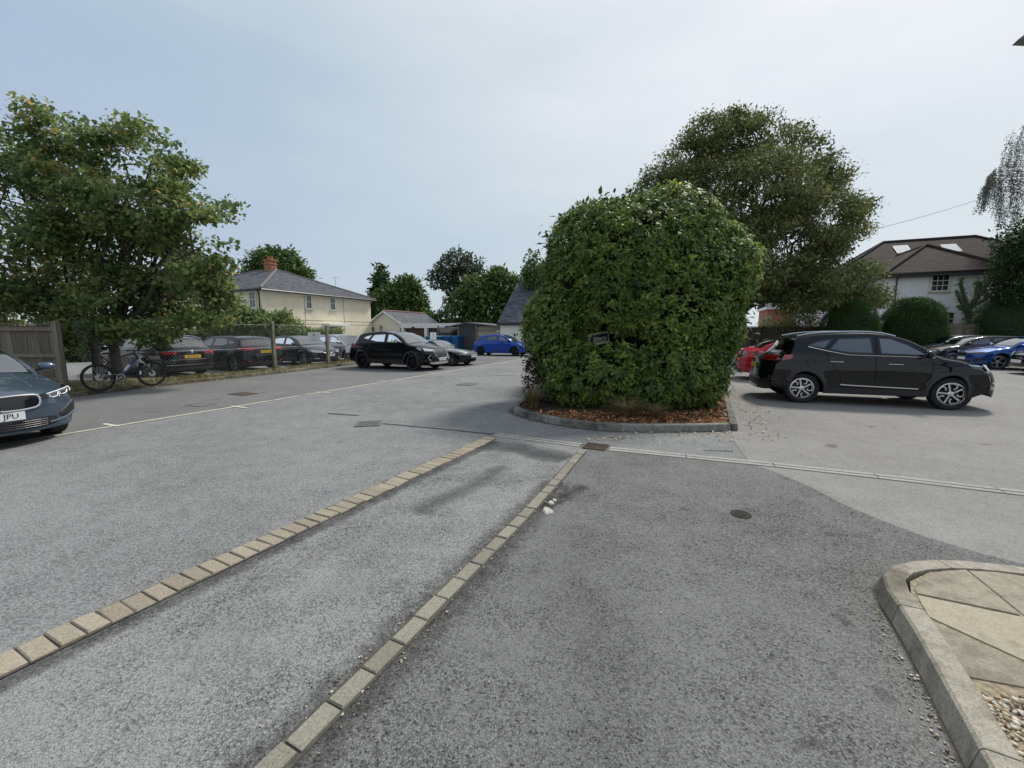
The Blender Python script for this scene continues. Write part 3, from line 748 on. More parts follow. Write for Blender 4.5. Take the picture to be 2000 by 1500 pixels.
# spilt whitish mortar beside the thin paver row
mat_mortar = stone('spilt_mortar', (0.36, 0.35, 0.30), (0.62, 0.61, 0.55), 40, 200, 0.7)
m = MB(); q = G(1069, 998)
for cx, cy, r_ in ((0, 0, 0.075), (0.05, 0.16, 0.05), (0.09, 0.22, 0.035)):
    k = 14; ring = [(cx + math.cos(6.283*i/k) * r_ * random.uniform(0.6, 1.15) * 0.7, cy + math.sin(6.283*i/k) * r_ * random.uniform(0.7, 1.2)) for i in range(k)]
    m.add([(x, y, 0.0) for x, y in ring] + [(cx + (x-cx)*.7, cy + (y-cy)*.7, 0.012) for x, y in ring], [(i, (i+1) % k, k + (i+1) % k, k + i) for i in range(k)] + [tuple(k + i for i in range(k))])
tag(m.build('mortar_spill', mat_mortar, loc=(q.x, q.y, 0.004)), 'dried splash of whitish mortar beside the thin row of grey pavers', 'mortar')
# ================================================================ BUILDINGS, FENCES, SIGNS
mat_cream = plain('cream_render', (0.80, 0.72, 0.54), .9, var=.07, vscale=1.2, bump=.05)
mat_whitew = plain('white_render', (0.86, 0.88, 0.90), .9, var=.05, vscale=1.0, bump=.05)
mat_cream2 = plain('pale_cream_render', (0.72, 0.69, 0.55), .9, var=.05, vscale=1.2)
mat_offw = plain('off_white_render', (0.80, 0.78, 0.70), .9, var=.06, vscale=1.1)
mat_slate = courses('grey_slate', (0.058, 0.062, 0.070), (0.135, 0.142, 0.155), .115, .28, .10, .6)
mat_slate2 = courses('steep_slate', (0.050, 0.056, 0.066), (0.15, 0.16, 0.175), .17, .30, .10, .5)
mat_tile = courses('brown_concrete_tile', (0.026, 0.019, 0.018), (0.060, 0.044, 0.040), .20, .33, .22, .45, patch=.2)
mat_tile_g = courses('grey_tile', (0.085, 0.09, 0.10), (0.16, 0.165, 0.18), .14, .3, .1, .7)
mat_ridge = stone('ridge_tile', (0.10, 0.095, 0.09), (0.24, 0.22, 0.20), 12, 80, .4)
mat_brick = courses('red_brick', (0.25, 0.10, 0.07), (0.42, 0.19, 0.13), .075, .225, .14, 1.5, bump=.2)
mat_sill = plain('stone_sill', (0.50, 0.46, 0.36), .85, var=.05)
mat_brown = plain('brown_garage_door', (0.055, 0.038, 0.030), .6, var=.1)
mat_fascia = plain('white_fascia', (0.72, 0.72, 0.70), .5, var=.04)

def wframe(parent, M, w, h, frame=.055, depth=.05, bars=(1, 2), sill=True, mat=None, surround=None, name='window'):
    """sash window proud of the wall; M maps local (x right, y out of the wall, z up) from the window centre"""
    m = MB(); f = frame; mt = mat or M_['white_paint']
    m.box(-w/2, w/2, 0, depth, h/2 - f, h/2, M=M); m.box(-w/2, w/2, 0, depth, -h/2, -h/2 + f, M=M)
    m.box(-w/2, -w/2 + f, 0, depth, -h/2 + f, h/2 - f, M=M); m.box(w/2 - f, w/2, 0, depth, -h/2 + f, h/2 - f, M=M)
    o = m.build(name, mt, parent)
    m = MB(); m.box(-w/2 + f, w/2 - f, .004, .014, -h/2 + f, h/2 - f, M=M); m.build('pane', M_['pane'], o)
    m = MB(); nx, nz = bars; iw, ih = w - 2*f, h - 2*f
    for i in range(1, nx): x = -iw/2 + iw*i/nx; m.box(x - .014, x + .014, .014, depth - .008, -ih/2, ih/2, M=M)
    for i in range(1, nz): z = -ih/2 + ih*i/nz; m.box(-iw/2, iw/2, .014, depth - .004, z - .022, z + .022, M=M)
    m.build('glazing_bars', mt, o)
    if sill: m = MB(); m.box(-w/2 - .09, w/2 + .09, 0, .12, -h/2 - .10, -h/2 - .002, M=M); m.build('sill', mat_sill, o)
    if surround:
        m = MB(); s = .13
        m.box(-w/2 - s, w/2 + s, 0, .03, h/2 + .002, h/2 + s, M=M); m.box(-w/2 - s, -w/2 - .002, 0, .03, -h/2, h/2, M=M); m.box(w/2 + .002, w/2 + s, 0, .03, -h/2, h/2, M=M); m.build('surround', surround, o)
    return o
def hip_roof(parent, x0, x1, y0, y1, z, rise, mat, over=.35, hips=(1, 1), axis='x', name='roof', ridge_mat=None, thick=.12):
    X0, X1, Y0, Y1 = x0 - over, x1 + over, y0 - over, y1 + over; z0 = z - over * rise / ((y1 - y0) / 2 if axis == 'x' else (x1 - x0) / 2)
    if axis == 'x':
        r = (Y1 - Y0) / 2; ym = (Y0 + Y1) / 2; a_ = Vector((X0 + r*hips[0], ym, z + rise)); b_ = Vector((X1 - r*hips[1], ym, z + rise))
        C = [Vector((X0, Y0, z0)), Vector((X1, Y0, z0)), Vector((X1, Y1, z0)), Vector((X0, Y1, z0))]
        fs = [(0, 1, 5, 4), (1, 2, 5), (2, 3, 4, 5), (3, 0, 4)]
    else:
        r = (X1 - X0) / 2; xm = (X0 + X1) / 2; a_ = Vector((xm, Y0 + r*hips[0], z + rise)); b_ = Vector((xm, Y1 - r*hips[1], z + rise))
        C = [Vector((X0, Y0, z0)), Vector((X1, Y0, z0)), Vector((X1, Y1, z0)), Vector((X0, Y1, z0))]
        fs = [(0, 1, 4), (1, 2, 5, 4), (2, 3, 5), (3, 0, 4, 5)]
    m = MB(); m.add(C + [a_, b_], fs); m.add(C + [q - Vector((0, 0, thick)) for q in C], [(i, (i+1) % 4, 4 + (i+1) % 4, 4 + i) for i in range(4)] + [(7, 6, 5, 4)])
    o = m.build(name, mat, parent)
    m = MB(); pairs = [(a_, b_)]
    if axis == 'x': pairs += [(C[0], a_), (C[3], a_)] if hips[0] else []; pairs += [(C[1], b_), (C[2], b_)] if hips[1] else []
    else: pairs += [(C[0], a_), (C[1], a_)] if hips[0] else []; pairs += [(C[3], b_), (C[2], b_)] if hips[1] else []
    up = Vector((0, 0, .02))
    for p, q in pairs: m.tube([p + up, q + up], .10, 6)
    m.build('ridge_tiles', ridge_mat or mat_ridge, o)
    m = MB(); g = .06
    for i in range(4):
        p, q = C[i], C[(i+1) % 4]; d = (q - p).normalized(); n = Vector((d.y, -d.x, 0)); m.tube([p + n*g - Vector((0, 0, .10)), q + n*g - Vector((0, 0, .10))], .065, 6)
    m.build('gutter', M_['black_gutter'], o)
    return o
def wall_M(p, out):
    out = Vector(out).normalized(); x = Vector((0, 0, 1)).cross(out) * -1
    x = Vector((-out.y, out.x, 0)); return Matrix(((x.x, out.x, 0, p[0]), (x.y, out.y, 0, p[1]), (x.z, out.z, 1, p[2]), (0, 0, 0, 1)))
# --- cream house on the left
hc = Vector((-19.75, 33.0, 0)); RA = ANG_B
e = empty('cream_house', hc, RA, 'cream rendered two storey house with hipped grey slate roof and brick chimney', 'house')
inv = (Matrix.Translation(hc) @ Matrix.Rotation(RA, 4, 'Z')).inverted()
LEN = 12.1; ez = 5.15
m = MB(); m.box(-15, 0, 0, LEN, 0, ez); m.build('wall', mat_cream, e)
hip_roof(e, -15, 0, 0, LEN, ez, 2.45, mat_slate, .40, (1, 1))
m = MB(); m.box(-15.07, .07, -.07, LEN + .07, ez - .40, ez - .30); m.build('soffit', mat_fascia, e)
def on_house(px, py, which):
    n = AX_B if which == 'r' else -AX_A; q = onplane(px, py, hc, n); return inv @ q
for px, py, wpx, h in ((603, 589.5, 12, 1.28), (649.5, 593, 11, 1.28)):
    q = on_house(px, py, 'r'); a_ = on_house(px - wpx/2, py, 'r'); b_ = on_house(px + wpx/2, py, 'r'); w = abs(b_.y - a_.y) * .98
    wframe(e, wall_M((0, q.y, q.z), (1, 0, 0)), w, h, .09, .05, (2, 2), True)
q = on_house(494, 585, 'l'); wframe(e, wall_M((q.x, 0, q.z), (0, -1, 0)), .80, 1.40, .08, .05, (2, 2), True, surround=mat_sill)
q = on_house(452, 590, 'l'); wframe(e, wall_M((q.x, 0, q.z), (0, -1, 0)), .80, 1.40, .08, .05, (2, 2), True, surround=mat_sill)
m = MB()
for z in (2.62, 2.30): m.box(.0, .025, -.02, LEN + .02, z, z + .035); m.box(-15, 0.025, -.025, 0, z, z + .035)
m.build('string_course', mat_sill, e)
mat_seam = plain('render_joint', (.22, .19, .14), .9)
for px in (595, 671): q = on_house(px, 600, 'r'); MB().box(.0, .012, q.y - .02, q.y + .02, 0, 4.7).build('movement_joint', mat_seam, e)
m = MB(); m.tube([(-.30, -.40, 5.05), (-.30, -.10, 4.75), (-.30, -.07, 4.5), (-.30, -.07, 0)], .045, 8); m.build('downpipe', M_['black_gutter'], e)
q = on_house(651, 636, 'r'); m = MB(); m.box(0, .85, q.y - 1.25, q.y + 1.25, q.z, q.z + .10); m.box(.0, .80, q.y - 1.2, q.y + 1.2, q.z + .10, q.z + .2); m.build('porch_canopy', mat_fascia, e)
m = MB(); m.box(.0, .03, q.y - .5, q.y + .5, 0, 2.05); m.build('door', plain('grey_door', (.10, .10, .10), .5), e)
chx = inv @ onplane(528.5, 520, hc + AX_A * LEN/2, -AX_A); m = MB()
cx, cy = chx.x, LEN/2
m.box(cx - .46, cx + .46, cy - .32, cy + .32, ez + 1.7, ez + 3.30); m.box(cx - .52, cx + .52, cy - .38, cy + .38, ez + 2.95, ez + 3.05); m.box(cx - .54, cx + .54, cy - .40, cy + .40, ez + 3.30, ez + 3.45)
ch = m.build('chimney', mat_brick, e); mat_terra = plain('terracotta', (.36, .15, .09), .8)
for dx in (-.24, .24): MB().lathe([(.11, 0), (.13, .03), (.10, .08), (.09, .30), (.10, .34), (.07, .34)], 10, M=Matrix.Translation((cx + dx, cy, ez + 3.43))).build('chimney_pot', mat_terra, ch)
q = on_house(700, 570, 'r'); m = MB(); m.tube([(-3.0, 10.4, 6.3), (-3.0, 10.4, 7.3)], .02, 5)
for i in range(6): m.tube([(-3.4 + .16*i, 10.1, 7.25), (-3.4 + .16*i, 10.7, 7.25)], .008, 4)
m.tube([(-3.5, 10.4, 7.25), (-2.5, 10.4, 7.25)], .01, 4); m.build('tv_aerial', M_['wire'], e)

# --- gabled garage block
gp_ = Vector((at(752, 640, 44).x, 44.0, 0)); e = empty('garage_block', gp_, RA, 'low cream gabled garage with grey roof and brown doors under a long white fascia', 'garage')
gw = 2.35; gl = 7.2; gz = 2.35; ga_ = 3.75
m = MB(); m.prism([(-gw, 0), (gw, 0), (gw, gl), (-gw, gl)], 0, gz); m.add([(-gw, 0, gz), (gw, 0, gz), (0, 0, ga_), (-gw, gl, gz), (gw, gl, gz), (0, gl, ga_)], [(0, 1, 2), (4, 3, 5)]); m.build('wall', mat_cream2, e)
m = MB(); o_ = .25; sl = (ga_ - gz) / gw
for s in (1, -1):
    m.add([(s*(gw + o_), -o_, gz - sl*o_ + .06), (s*(gw + o_), gl + o_, gz - sl*o_ + .06), (0, gl + o_, ga_ + .06), (0, -o_, ga_ + .06)], [(0, 1, 2, 3)])
m.build('roof', mat_tile_g, e)
m = MB()
for s in (1, -1): m.add([(s*(gw + o_), -o_ - .03, gz - sl*o_ - .12), (0, -o_ - .03, ga_ - .12), (0, -o_ - .03, ga_ + .07), (s*(gw + o_), -o_ - .03, gz - sl*o_ + .07), (s*(gw + o_), -o_, gz - sl*o_ - .12), (0, -o_, ga_ - .12), (0, -o_, ga_ + .07), (s*(gw + o_), -o_, gz - sl*o_ + .07)], [(0, 1, 2, 3), (4, 5, 6, 7), (0, 1, 5, 4), (3, 2, 6, 7)])
m.build('bargeboard', mat_fascia, e)
m = MB(); m.tube([(0, -o_, ga_ + .09), (0, gl + o_, ga_ + .09)], .09, 6); m.build('ridge_tiles', plain('red_ridge', (.22, .12, .10), .8), e)
m = MB(); m.box(gw + .02, gw + 7.4, -.35, 6.0, 2.35, 2.42); m.build('flat_roof', mat_tile_g, e)
m = MB(); m.box(gw + .02, gw + 7.4, -.40, -.36, 1.98, 2.44); m.build('fascia', mat_fascia, e)
m = MB()
for x in (gw + .15, gw + 3.05, gw + 7.2): m.box(x - .16, x + .16, -.36, -.05, 0, 1.98)
m.build('pier', mat_fascia, e) if False else None
for x in (gw + .2, gw + 3.05, gw + 7.2): m = MB(); m.box(x - .17, x + .17, -.36, -.05, 0, 1.98); m.build('pier', mat_fascia, e)
for x in (gw + .37, gw + 3.22):
    m = MB(); m.box(x, x + (2.5 if x < gw + 1 else 3.8), -.02, .04, 0, 1.98)
    o = m.build('garage_door', mat_brown, e)
for x, z in ((gw + 1.6, 2.05), (gw + 5.6, 2.12)): m = MB(); m.box(x - .12, x + .12, -.58, -.405, z - .10, z + .06); m.build('flood_light', M_['black_plastic'], e, bevel=.02)
for x in (-gw + .75, gw - .22): m = MB(); m.box(x - .12, x + .12, -.05, -.002, 0, 2.0 if x > 0 else 2.15); m.build('side_post', mat_brown, e)

# --- bin store: posts, dark mesh screen, gate, roof
def sign(name, p, rz, w, h, label, draw, mat=None, cat='sign', post=None):
    e = empty(name, p, rz, label, cat); m = MB(); m.box(-w/2, w/2, -.008, .008, -h/2, h/2); m.build('board', mat or mat_board, e); draw(e)
    if post: m = MB(); m.box(-.025, .025, .009, .05, -post, h/2*.8); m.build('post', M_['wire'], e)
    return e
mat_board = plain('white_board', (.88, .89, .89), .4)
mat_ink = plain('grey_ink', (.14, .15, .16), .6); mat_inkp = plain('faded_ink', (.40, .42, .43), .6); mat_redp = plain('red_print', (.55, .05, .07), .6); mat_pinkp = plain('pink_print', (.62, .22, .26), .6)
def strokes(e, rows, mat, y=-.0095, name='lettering'):
    for x0, x1, z, hh in rows:
        m = MB(); x = x0
        while x < x1: w = hh * random.uniform(.45, .75); m.box(x, min(x + w, x1), y - .001, y, z - hh/2, z + hh/2 * random.choice((1, 1, .6))); x += w + hh * random.choice((.25, .25, .7))
        m.build(name, mat, e)
bY = 36.5
bp = at(896, 660, bY); e = empty('bin_store', (bp.x, bY, 0), RA, 'dark boarded bin store with wooden posts, mesh screen and low pitched felt roof', 'shed')
mat_scr = plain('charcoal_boards', (.055, .058, .062), .8, var=.15, vscale=6)
gwid = (at(931, 660, bY).x - at(897, 660, bY).x) * 1.05
m = MB(); 
for i in range(9): m.box(.1 + i*gwid/9, .1 + (i+1)*gwid/9 - .012, -.03, .0, .06, 2.0)
m.build('gate', mat_scr, e)
mat_post = wood('grey_post', (.14, .12, .09), (.32, .27, .19))
for x in (-2.1, 0.0, gwid + .15): m = MB(); m.box(x - .06, x + .06, -.08, .04, 0, 2.15); set_tint(m.build('post', mat_post, e))
m = MB(); m.box(-2.05, -.08, -.01, .0, 1.15, 2.0); m.build('mesh_screen', glassmat('screen_mesh', (.35, .36, .37), .05), e)
m = MB(); m.box(-2.0, gwid, 3.4, 3.46, 0, 2.2); m.build('back_boards', mat_scr, e)
m = MB(); rx0, rx1 = -1.3, gwid + 3.2; xm = .9
m.add([(rx0, -.3, 2.02), (xm, -.3, 2.42), (xm, 3.6, 2.42), (rx0, 3.6, 2.02), (rx1, -.3, 2.02), (rx1, 3.6, 2.05), (rx0, -.3, 1.96), (xm, -.3, 2.34), (rx1, -.3, 1.96)], [(0, 1, 2, 3), (1, 4, 5, 2), (6, 7, 1, 0), (7, 8, 4, 1)])
m.build('roof', plain('grey_felt', (.11, .12, .13), .8, var=.2), e)
m = MB(); m.add([(rx0 + .3, -.05, 2.05), (xm, -.05, 2.32), (xm + 1.2, -.05, 2.18), (xm + 1.2, -.05, 2.02)], [(0, 1, 2, 3)]); m.build('gable_board', mat_scr, e)
m = MB()
for i in range(4): m.box(gwid + .25, gwid + 3.3, .0, .03, .3 + i*.46, .3 + i*.46 + .42)
set_tint(m.build('side_boards', wood('pale_boards', (.22, .19, .14), (.42, .37, .28), (2, 30, 30)), e))
q = at(913.5, 657, bY - .12)
def d_(e): strokes(e, [(-.14, .14, .12, .05), (-.12, .12, .02, .04)], mat_ink); strokes(e, [(-.13, .13, -.08, .10)], mat_pinkp, name='symbol')
sign('notice', (q.x, q.y - .15, q.z), RA, .42, .56, 'white notice on the charcoal bin store gate', d_)
q = at(846, 656, 34)
def d_(e): strokes(e, [(-.1, .1, .12, .12)], mat_inkp, name='emblem'); strokes(e, [(-.2, .2, -.1, .05)], mat_ink)
sign('notice', tuple(q), RA, .58, .56, 'white board on a post in front of the left bin, near the garage', d_, post=1.4)
# wheelie bins
mat_bin = plain('blue_bin', (.012, .095, .26), .45); mat_lid = plain('green_lid', (.03, .20, .17), .45); mat_lid2 = plain('blue_lid', (.02, .12, .30), .45)
def bin_(px, lid, label, Y=35.3, hh=1.15):
    q = at(px, 660, Y); e = empty('wheelie_bin', (q.x, Y, 0), RA, label, 'bin', 'bins beside the bin store')
    m = MB(); w0, w1 = .44, .54; vs = [(-w0, -.42, .15), (w0, -.42, .15), (w0, .42, .15), (-w0, .42, .15), (-w1, -.52, hh), (w1, -.52, hh), (w1, .52, hh), (-w1, .52, hh)]
    m.add(vs, [(0, 1, 5, 4), (1, 2, 6, 5), (2, 3, 7, 6), (3, 0, 4, 7), (0, 3, 2, 1)]); m.build('body', mat_bin, e, bevel=.03)
    m = MB(); m.box(-.58, .58, -.57, .56, hh, hh + .07); m.box(-.52, .52, -.3, .5, hh + .07, hh + .12); m.build('lid', lid, e, bevel=.03)
    m = MB(); m.box(-.56, .56, -.56, -.50, hh - .16, hh - .04); m.build('rim', mat_bin, e, bevel=.01)
    for x in (-.36, .36):
        for y in (-.34, .34): m = MB(); m.lathe([(.0, -.03), (.085, -.03), (.085, .03), (.0, .03)], 12, M=Matrix.Translation((x, y, .085)) @ Matrix.Rotation(math.pi/2, 4, 'X')); m.build('wheel', M_['rubber'], e)
bin_(848, mat_lid, 'blue communal bin with a green lid, nearest the garage pier'); bin_(871, mat_lid2, 'middle blue communal bin of the three', 35.9); bin_(889, mat_lid2, 'blue communal bin right against the bin store post', 36.0)

# --- slate roofed building
sp = Vector((at(977, 626, 33).x, 33.0, 0)); e = empty('slate_roof_building', sp, RA, 'off white building with a steep blue grey slate roof beside the bush', 'building')
m = MB(); m.box(0, 9, 0, 7.6, 0, 2.5); m.add([(0, 0, 2.5), (0, 7.6, 2.5), (0, 3.8, 5.75)], [(0, 1, 2)]); m.build('wall', mat_offw, e)
m = MB(); sl = 3.25/3.8; o_ = .3
m.add([(-.12, -o_, 2.5 - sl*o_ + .08), (9.1, -o_, 2.5 - sl*o_ + .08), (9.1, 3.8, 5.83), (-.12, 3.8, 5.83), (9.1, 7.9, 2.5 - sl*o_ + .08), (-.12, 7.9, 2.5 - sl*o_ + .08)], [(0, 1, 2, 3), (3, 2, 4, 5)])
m.add([(-.12, -o_, 2.5 - sl*o_ + .08), (-.12, 3.8, 5.83), (-.12, 3.8, 5.70), (-.12, -o_, 2.5 - sl*o_ - .05)], [(0, 1, 2, 3)])
m.build('roof', mat_slate2, e)
m = MB(); m.box(-.13, 9.1, -o_ - .09, -o_ + .01, 2.10, 2.27); m.build('gutter', M_['black_gutter'], e)
m = MB(); m.box(-.10, 9.05, -o_ + .015, -.005, 2.08, 2.13); m.build('soffit', mat_fascia, e)

# --- white house on the right
wp = Vector((27.2, 30.56, 0)); e = empty('white_house', wp, RA, 'white rendered house with brown tiled hipped roofs, two skylights and black gutters', 'house')
inv2 = (Matrix.Translation(wp) @ Matrix.Rotation(RA, 4, 'Z')).inverted(); ez = 5.85
m = MB(); m.box(0, 6.75, 0, 7, 0, ez); m.build('wing_wall', mat_whitew, e)
m = MB(); m.box(-2.5, 15.0, 5.0, 16.25, 0, ez); m.build('wall', mat_whitew, e)
mat_tr = stone('brown_ridge', (.03, .022, .02), (.075, .058, .05), 12, 80, .3)
hip_roof(e, 0, 6.75, 0, 11.2, ez, 2.31, mat_tile, .38, (1, 0), 'y', 'wing_roof', mat_tr)
rf = hip_roof(e, -2.5, 15.0, 5.0, 16.25, ez, 3.94, mat_tile, .38, (1, 1), 'x', 'roof', mat_tr)
m = MB(); m.box(-.28, 7.03, -.28, -.003, ez - .22, ez - .08); m.build('soffit', M_['black_gutter'], e)
q = inv2 @ onplane(1836, 553, wp, -AX_A); o = wframe(e, wall_M((q.x, 0, q.z), (0, -1, 0)), 1.02, 1.15, .08, .05, (3, 3), True, surround=M_['white_paint'])
q = inv2 @ onplane(1851, 623, wp, -AX_A); wframe(e, wall_M((q.x, 0, q.z), (0, -1, 0)), 0.70, 1.0, .07, .05, (2, 2), True)
q = inv2 @ onplane(1750, 560, wp, -AX_A); m = MB(); m.tube([(q.x + .12, -.38, 5.7), (q.x, -.10, 5.4), (q.x, -.08, 5.15), (q.x, -.08, 0)], .045, 8); m.build('downpipe', M_['black_gutter'], e)
slp = 3.94 / 5.625; nrm = (Matrix.Rotation(RA, 4, 'Z') @ Vector((0, -slp, 1))).normalized(); pl = Matrix.Translation(wp) @ Matrix.Rotation(RA, 4, 'Z') @ Vector((5, 10.625, ez + 3.94))
mat_sky = plain('skylight_glass', (.55, .60, .62), .06, .85)
for px, py in ((1762, 488), (1857, 485.5)):
    q = inv2 @ onplane(px, py, pl, nrm); Mt = Matrix.Translation(q) @ Matrix.Rotation(math.atan(slp), 4, 'X')
    m = MB(); m.box(-.52, .52, -.72, .72, .0, .07, M=Mt); o = m.build('skylight', plain('skylight_frame', (.12, .11, .10), .5), rf)
    m = MB(); m.box(-.43, .43, -.63, .63, .07, .078, M=Mt); m.build('pane', mat_sky, o)
# brick building glimpsed beyond
bq = at(1522, 612, 37); e = empty('brick_building', (bq.x, 37, 0), RA, 'red brick wall with a white eave glimpsed beneath the chestnut branches', 'building')
m = MB(); m.box(-.9, 1.3, 0, 5, 0, 3.6); m.build('wall', mat_brick, e)
m = MB(); m.box(-1.05, 1.45, -.25, 5.2, 3.6, 3.85); m.build('eave', mat_fascia, e)
m = MB(); m.add([(-1.1, -.3, 3.86), (1.5, -.3, 3.86), (1.5, 2.5, 5.0), (-1.1, 2.5, 5.0), (1.5, 5.3, 3.86), (-1.1, 5.3, 3.86)], [(0, 1, 2, 3), (3, 2, 4, 5)]); m.build('roof', mat_tile_g, e)

# --- fences
mat_fence = wood('weathered_fence', (.075, .065, .052), (.28, .245, .195), (40, 40, 1.6))
mat_fence2 = wood('dark_fence', (.035, .028, .022), (.105, .082, .062), (40, 40, 1.6))
def board_fence(p, q, h, label, mat, posts, rails=(.32, .95, 1.55), bw=.145, cap=True, front=-1):
    p, q = Vector(p), Vector(q); d = q - p; L_ = d.length; e = empty('board_fence', p, math.atan2(d.y, d.x), label, 'fence')
    m = MB(); x = 0
    while x < L_: m.box(x, min(x + bw, L_), -.010 + random.uniform(-.004, .004), .008, .05, h + random.uniform(-.015, .01)); x += bw + .006
    o = m.build('boards', mat, e); set_tint(o, n_per=6)
    m = MB()
    for z in rails: m.box(0, L_, front*.06 if front < 0 else .012, -.013 if front < 0 else .06, z - .045, z + .045)
    if cap: m.box(0, L_, -.05, .05, h + .015, h + .05)
    set_tint(m.build('rails', mat, e))
    for i in range(posts):
        x = L_ * i / (posts - 1); m = MB(); m.box(x - .06, x + .06, -.17 if front < 0 else .06, -.062 if front < 0 else .17, 0, h + .10); set_tint(m.build('post', mat, e))
    return e
board_fence((-24.5, 11.15, .05), (-11.95, 10.95, .05), 1.72, 'weathered grey board fence behind the slate blue saloon', mat_fence, 5, (.28, .92, 1.62))
board_fence((8.0, 27.6, 0), (24.5, 25.9, 0), 1.90, 'dark brown board fence behind the red saloon and black SUV', mat_fence2, 9, (.3, .95, 1.72))
board_fence((25.2, 26.3, 0), (29.6, 25.5, 0), 2.05, 'short brown fence panel between the two clipped yews below the white house', mat_fence, 3, (.3, .95, 1.86))
# chain link fence along the verge
cf0 = Vector((-11.55, 10.9, .085)); d = Vector((.99, 2.58, 0)).normalized(); LF = 13.6
e = empty('chain_link_fence', cf0, math.atan2(d.y, d.x), 'grey chain link fence on rough concrete posts along the grass verge', 'fence')
inv3 = (Matrix.Translation(cf0) @ Matrix.Rotation(math.atan2(d.y, d.x), 4, 'Z')).inverted()
mat_conc = stone('rough_concrete_post', (.13, .12, .095), (.34, .32, .26), 16, 120, .8, moss=(.10, .095, .06), mossamt=.6)
for px, py in ((540, 722), (644, 712)):
    q = inv3 @ G(px, py, .1); m = MB(); hh = 1.90 if px < 600 else 1.82; t_ = .018
    vs = [(q.x - .065, -.06, -.1), (q.x + .065, -.06, -.1), (q.x + .065, .06, -.1), (q.x - .065, .06, -.1), (q.x - .052 + t_, -.05, hh - .03), (q.x + .052 + t_, -.05, hh - .03), (q.x + .052 + t_, .05, hh - .03), (q.x - .052 + t_, .05, hh - .03)]
    m.add(vs, [(0, 1, 5, 4), (1, 2, 6, 5), (2, 3, 7, 6), (3, 0, 4, 7)]); m.add([vs[i] for i in range(4, 8)] + [(q.x + t_, 0, hh + .02)], [(0, 1, 4), (1, 2, 4), (2, 3, 4), (3, 0, 4)])
    m.build('post', mat_conc, e)
for x in (LF - 1.2,): m = MB(); m.box(x - .06, x + .06, -.05, .05, -.1, 1.85); m.build('post', mat_conc, e)
m = MB(); hh = 1.78; st = .072
def wire(a_, b_, r=.0016):
    a_, b_ = Vector(a_), Vector(b_); n1 = Vector((0, 1, 0)) * r; dd = (b_ - a_).normalized(); n2 = dd.cross(Vector((0, 1, 0))) * r
    vs = [a_ + n1, a_ - n1*.5 + n2*.87, a_ - n1*.5 - n2*.87, b_ + n1, b_ - n1*.5 + n2*.87, b_ - n1*.5 - n2*.87]; m.add(vs, [(0, 1, 4, 3), (1, 2, 5, 4), (2, 0, 3, 5)])
k = -hh
while k < LF:
    x0, z0, x1, z1 = k, 0, k + hh, hh
    if x0 < 0: z0 -= x0; x0 = 0
    if x1 > LF: z1 -= x1 - LF; x1 = LF
    if x1 > x0 + .02: wire((x0, .004, z0 + .02), (x1, .004, z1 + .02)); wire((x0, -.004, hh + .02 - z0), (x1, -.004, hh + .02 - z1))
    k += st * 1.414
mesh_part = m.build('wire_mesh', M_['wire'], e); m = MB()
for z in (.04, .9, 1.78): m.tube([(0, -.012, z), (LF, -.012, z)], .0028, 4)
m.build('line_wires', M_['wire'], e)
# two boards on that fence
q = at(613.5, 658, 18.05 - .25)
def d_(e):
    m = MB(); m.lathe([(.055, -.0), (.055, .001)], 16, M=Matrix.Translation((0, -.010, .09)) @ Matrix.Rotation(math.pi/2, 4, 'X')); m.box(-.05, .05, -.0105, -.0095, .05, .13); m.build('emblem', mat_inkp, e)
    m = MB(); P = [(.16*math.sin(a_), -.0105, .02 - .09*math.cos(a_) + .05) for a_ in np.linspace(-1.0, 1.0, 11)]; m.tube(P, .008, 4); m.build('arc', mat_inkp, e)
    text_mesh('PARKING', .062, e, mat_ink, Matrix.Translation((0, -.0105, -.14)) @ Matrix.Rotation(math.pi/2, 4, 'X'))
sign('parking_sign', tuple(q), math.atan2(d.y, d.x) - R(64), .52, .40, 'white board with emblem hung on the chain link between the two concrete posts', d_)
q = at(687, 672, 19.9 - .2)
def d_(e):
    strokes(e, [(-.22, .22, .33, .06)], mat_inkp); strokes(e, [(-.20, .20, .20, .05), (-.16, .16, .09, .05), (-.2, .2, -.02, .04)], mat_inkp); strokes(e, [(-.05, .22, -.24, .10)], mat_redp, name='red_lettering'); strokes(e, [(-.08, .22, -.33, .05)], mat_pinkp, name='pink_lettering')
sign('parking_notice', tuple(q), math.atan2(d.y, d.x) - R(64), .60, .82, 'tall white notice with red print behind the tail of the all black SUV', d_)

# --- overhead wire
a_ = at(1700, 450, 27); b_ = at(2010, 355, 31); m = MB(); m.tube([a_.lerp(b_, t) + Vector((0, 0, -.18*math.sin(math.pi*t))) for t in np.linspace(0, 1, 13)], .012, 5)
tag(m.build('overhead_wire', plain('wire_black', (.12, .12, .13), .6)), 'thin overhead cable rising from the chestnut to the birch across the sky', 'cable')
